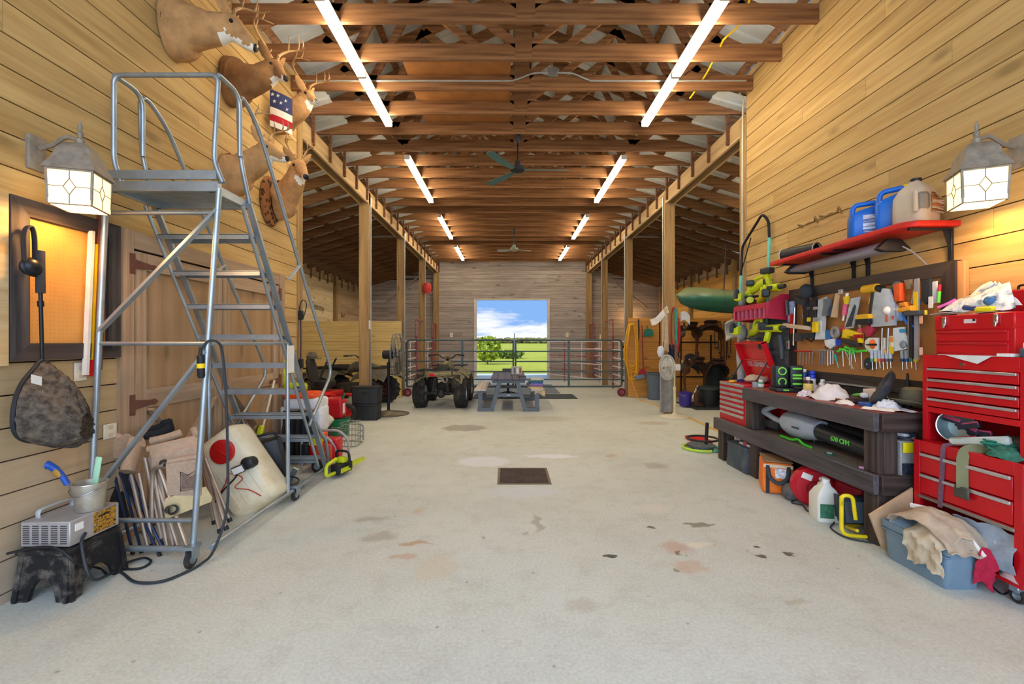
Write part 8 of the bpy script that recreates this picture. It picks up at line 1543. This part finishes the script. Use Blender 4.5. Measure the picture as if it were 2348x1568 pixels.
m = MB(); m.cyl(at(1472, 746, 11.6), at(1475, 848, 11.55), .014); part(t, 'handle', m, mat('8f1e2c', .4), world=True); m = MB(); m.prism([(-.12, 0), (.1, 0), (.03, .14), (-.03, .14)], .05, tr(at(1474, 858, 11.55)) @ rot(90, 0, 0)); part(t, 'head', m, mat('a82030', .5), world=True); m = MB(); m.box(at(1467, 864, 11.5), (.24, .07, .10), rot(0, -14, 0), .01); part(t, 'bristle', m, mat('6d8298', .9), world=True)
t = thing('dustpan', 'green dustpan hanging on the tack partition beside the broom', 'dustpan', at(1486, 762, 11.68)); m = MB(); m.prism([(-.13, -.11), (.13, -.09), (.11, .06), (.03, .10), (-.08, .08)], .04, rot(90, 0, 0)); part(t, 'pan', m, mat('2c7a62', .5)); m = MB(); m.cyl((-.02, -.02, .08), (-.03, -.02, .17), .018); part(t, 'handle', m, mat('2c7a62', .5))
t = thing('trash_can', 'round grey trash can standing before the tack partition', 'trash can', V((at(1502, 880, 11.35).x, 11.35, 0))); m = MB(); m.lathe([(0, 0), (.175, 0), (.21, .62), (.225, .63), (.225, .66), (.20, .66), (.17, .02), (0, .02)], 28); part(t, 'body', m, mat('5d6a76', .55)); m = MB(); m.lathe([(.222, .63), (.232, .635), (.232, .665), (.2, .665)], 28, None, False); part(t, 'rim', m, mat('56636f', .5))
for px, y0, y1, L in ((1464, 732, 780, 'short dark strap hanging between the cord coil and the broom'), (1512, 735, 800, 'long dark strap hanging beside the post ropes'), (1519, 790, 905, 'dark leather strap hanging low behind the fan')):
    m = MB(); m.tube([at(px, y0, 11.68 if px < 1500 else 11.2), at(px+1, (y0+y1)/2, 11.68 if px < 1500 else 11.2), at(px, y1, 11.68 if px < 1500 else 11.2)], .02, 6, flat=(1, .4)); solo('leather_strap', m, LEA, L, 'strap', world=True)
# ================= saddles =================
LEB = mat('2e1c16', .45, var=.35, scale=12); LEB2 = mat('4a2c1f', .45, var=.3, scale=12)
def saddle(label, p, rz, sc_=1.0):
    t = thing('saddle', label, 'saddle', p, rz, 'saddles'); t.scale = (sc_,)*3
    m = MB(); m.sheet(lambda u, v: V((lerp(-.28, .28, u), .27*math.sin(R(lerp(-105, 105, v))), .20*math.cos(R(lerp(-105, 105, v)))+.10*(2*u-1)**2+.04*(u > .85))), 12, 14, .018); part(t, 'skirt', m, LEB)
    m = MB(); m.loft([[V((x, w*math.cos(2*PI*k/14), z+h*math.sin(2*PI*k/14))) for k in range(14)] for x, z, w, h in ((-.24, .36, .15, .05), (-.18, .30, .15, .05), (0, .24, .12, .05), (.14, .27, .09, .06), (.2, .30, .06, .06))]); part(t, 'seat', m, LEB2)
    m = MB(); m.loft([[V((x, w*math.cos(2*PI*k/14), z+h*math.sin(2*PI*k/14))) for k in range(14)] for x, z, w, h in ((-.30, .42, .13, .02), (-.24, .40, .17, .05), (-.2, .33, .15, .05))]); part(t, 'cantle', m, LEB)
    m = MB(); m.cyl((.2, 0, .30), (.23, 0, .42), .025); m.ell((.235, 0, .43), (.05, .045, .018)); part(t, 'horn', m, LEB)
    for s in (-1, 1):
        m = MB(); m.sheet(lambda u, v: V((lerp(-.09, .09, u)*(1-.45*v), s*(.26+.03*math.sin(3*v)), .10-.55*v)), 6, 10, .014); fd = part(t, 'fender', m, LEB2)
        m = MB(); m.tube(fil([(-.06, s*.28, -.44), (-.08, s*.28, -.60), (.08, s*.28, -.60), (.06, s*.28, -.44), (-.06, s*.28, -.44)], .03), .016, 8); part(fd, 'stirrup', m, LEB)
    m = MB(); m.ell((.1, .272, .06), (.022, .006, .022)); m.ell((.1, -.272, .06), (.022, .006, .022)); part(t, 'concho', m, CHROME)
    return t
saddle('dark western saddle hung high nearest the rope-hung post', V((4.30, 10.85, 1.55)), 100, .8)
saddle('brown western saddle hung upright on the tack partition, stirrups hanging', V((4.95, 11.2, 1.52)), 78, 1.0)
saddle('dark brown saddle on the low rack above the purple bucket', V((4.35, 10.6, .72)), 95, .85)
saddle('red brown saddle on the low rack before the tall black bin', V((4.80, 10.5, .70)), 80, .8)
for k, (px, w, y1, L) in enumerate(((1643, 7, 800, 'looped bridle nearest the upright saddle'), (1651, 6, 812, 'brown bridle with a bit, second from the upright saddle'), (1663, 5, 835, 'long thin rein, third from the upright saddle'), (1672, 6, 820, 'short bridle beside the grey mask, farthest from the saddle'))):
    t = thing('bridle', L+' on the tack partition', 'bridle', at(px, 740, 11.69), 0, 'bridles'); m = MB(); m.tube(cat([at(px, 735, 11.68), at(px-w*.6, 760, 11.68), at(px-w*.5, y1-10, 11.68), at(px, y1, 11.67), at(px+w*.5, y1-12, 11.68), at(px+w*.6, 765, 11.68)], 5, True), .010, 6, True); part(t, 'strap', m, LEA, world=True); m = MB(); m.ring(at(px, y1-8, 11.66), .035, .006, rot(90, 0, 0), 14, 6); part(t, 'bit_ring', m, STEEL, world=True)
m = MB(); m.sheet(lambda u, v: at(lerp(1572, 1604, u), lerp(806, 838, v)+20*(u-.5)**2*2+10*u, 10.9+.15*u), 8, 6, .04); solo('saddle_pad', m, mat('3b4048', .9), 'dark grey saddle pad folded on the rack in the middle', 'saddle pad', world=True)
m = MB(); m.sheet(lambda u, v: at(lerp(1563, 1584, u), lerp(824, 836, v)+6*math.sin(4*u), 10.8), 6, 4, .02); solo('fleece', m, mat('cdb98c', .95), 'cream fleece girth hanging under the grey saddle pad', 'girth', world=True)
m = MB()
for y in (744, 782, 868): pass
t = thing('saddle_rack', 'black pipe saddle rack standing before the tack partition', 'rack', V((4.5, 11.0, 0)))
for x in (4.22, 4.95): m = MB(); m.tube([(x, 11.1, 0), (x, 11.1, 1.6)], .02, 8); part(t, 'upright', m, BLKM, world=True)
for z in (.58, 1.42): m = MB(); m.tube([(4.1, 11.1, z), (5.1, 11.1, z)], .018, 8); part(t, 'rail', m, BLKM, world=True)
m = MB(); m.bx(3.95, 5.2, 9.55, 10.7, .0, .03, .006); solo('boot_tray', m, mat('25282a', .6), 'long black floor tray under the saddles and buckets', 'tray', world=True)
t = thing('bucket', 'purple plastic bucket on the black floor tray', 'bucket', V((at(1571, 930, 10.0).x, 10.0, .031))); m = MB(); m.lathe([(0, 0), (.115, 0), (.14, .28), (.15, .285), (.15, .30), (.135, .30), (.11, .01), (0, .01)], 24); part(t, 'body', m, mat('3b2f8c', .45)); m = MB(); m.tube([(math.cos(R(a))*.148, -.03-math.sin(R(a))*.10, .28-.06*math.sin(R(a))) for a in range(0, 181, 20)], .004, 6); part(t, 'bail_handle', m, STEEL)
t = thing('feed_tub', 'black lidded feed tub on the black floor tray beside the purple bucket', 'tub', V((4.42, 10.05, .031))); m = MB(); m.lathe([(0, 0), (.19, 0), (.22, .36), (0, .36)], 28); part(t, 'body', m, mat('23292a', .5)); m = MB(); m.lathe([(.23, .34), (.24, .35), (.24, .39), (.2, .42), (.06, .43), (0, .43)], 28); part(t, 'lid', m, mat('2c3536', .45))
t = thing('trash_can', 'tall black bin behind the black feed tub', 'bin', V((4.95, 10.9, 0))); m = MB(); m.lathe([(0, 0), (.22, 0), (.27, .80), (.28, .82), (.26, .84), (0, .84)], 26); part(t, 'body', m, mat('2a3432', .55)); m = MB(); m.lathe([(.285, .82), (.29, .85), (.2, .90), (0, .92)], 26); part(t, 'lid', m, mat('26302e', .5))
t = thing('trash_can', 'wide dark green tote bin behind the small red chest', 'bin', V((5.15, 10.0, 0))); m = MB(); m.box((0, 0, .30), (.5, .4, .6), None, .03, 2, taper=(1.1, 1.1)); part(t, 'body', m, mat('2b3030', .55)); m = MB(); m.box((0, 0, .615), (.58, .46, .04), None, .01); part(t, 'lid', m, mat('313838', .5))
t = thing('cooler', 'black cooler with a white handle beneath the white tubs', 'cooler', V((5.05, 9.6, .0))); m = MB(); m.box((0, 0, .38), (.5, .38, .74), None, .03, 2); part(t, 'body', m, mat('1f2426', .5)); m = MB(); m.box((-.1, -.2, .66), (.2, .02, .03), None, .006); part(t, 'handle', m, WHT, 'white handle')
for x, y, r, h, L in ((4.95, 9.62, .09, .15, 'squat white tub on the black cooler'), (5.17, 9.58, .10, .22, 'taller white tub with a band on the black cooler')):
    can('plastic_tub', L, 'tub', V((x, y, .751)), r, h, mat('d4dad4', .5), 'white tubs on the cooler', .0, WHT, mat('9fb0a0', .5))
t = thing('boot', 'brown leather boot standing on the black tray by the purple bucket', 'boot', V((4.12, 9.85, .031))); m = MB(); m.loft([[V((x+w*math.cos(2*PI*k/12), d*math.sin(2*PI*k/12), z)) for k in range(12)] for x, z, w, d in ((.02, 0, .11, .045), (.02, .05, .11, .045), (-.03, .1, .06, .045), (-.04, .3, .06, .055))]); part(t, 'upper', m, LEB2); m = MB(); m.box((.02, 0, .01), (.23, .09, .02), None, .004); part(t, 'sole', m, BLK)
m = MB(); m.cyl(at(1586, 915, 10.1), at(1600, 885, 10.3), .016); solo('white_pole', m, WHT, 'short white handle leaning against the black feed tub', 'handle', world=True)
m = MB(); m.sheet(lambda u, v: at(lerp(1664, 1700, u), lerp(735, 772, v)-5*math.sin(PI*u)+8*(1-u), 6.0+.1*math.sin(PI*v)), 8, 8, .02); solo('dust_mask', m, mat('b4b2a6', .7), 'grey white dust bag hanging at the far end of the red tool rack', 'dust bag', world=True)
# writing on the lining boards of the deer side
for body, px, py, X, sz in (('Remmy', 729, 704, XOL+.085, .30), ('Bud', 786, 723, XOL+.085, .22)):
    p = atX(px, py, X); m = MB(); m.text(body, sz, tr(p) @ MX(((0, 0, 1, 0), (1, 0, 0, 0), (0, 1, 0, 0), (0, 0, 0, 1))) @ rot(0, 0, -4), .001); solo('wall_lettering', m, mat('2a2320', .8), f'dark hand lettering on the pale wall lining, {"nearer the ladder" if sz > .25 else "partly behind the aisle post"}', 'lettering', world=True)
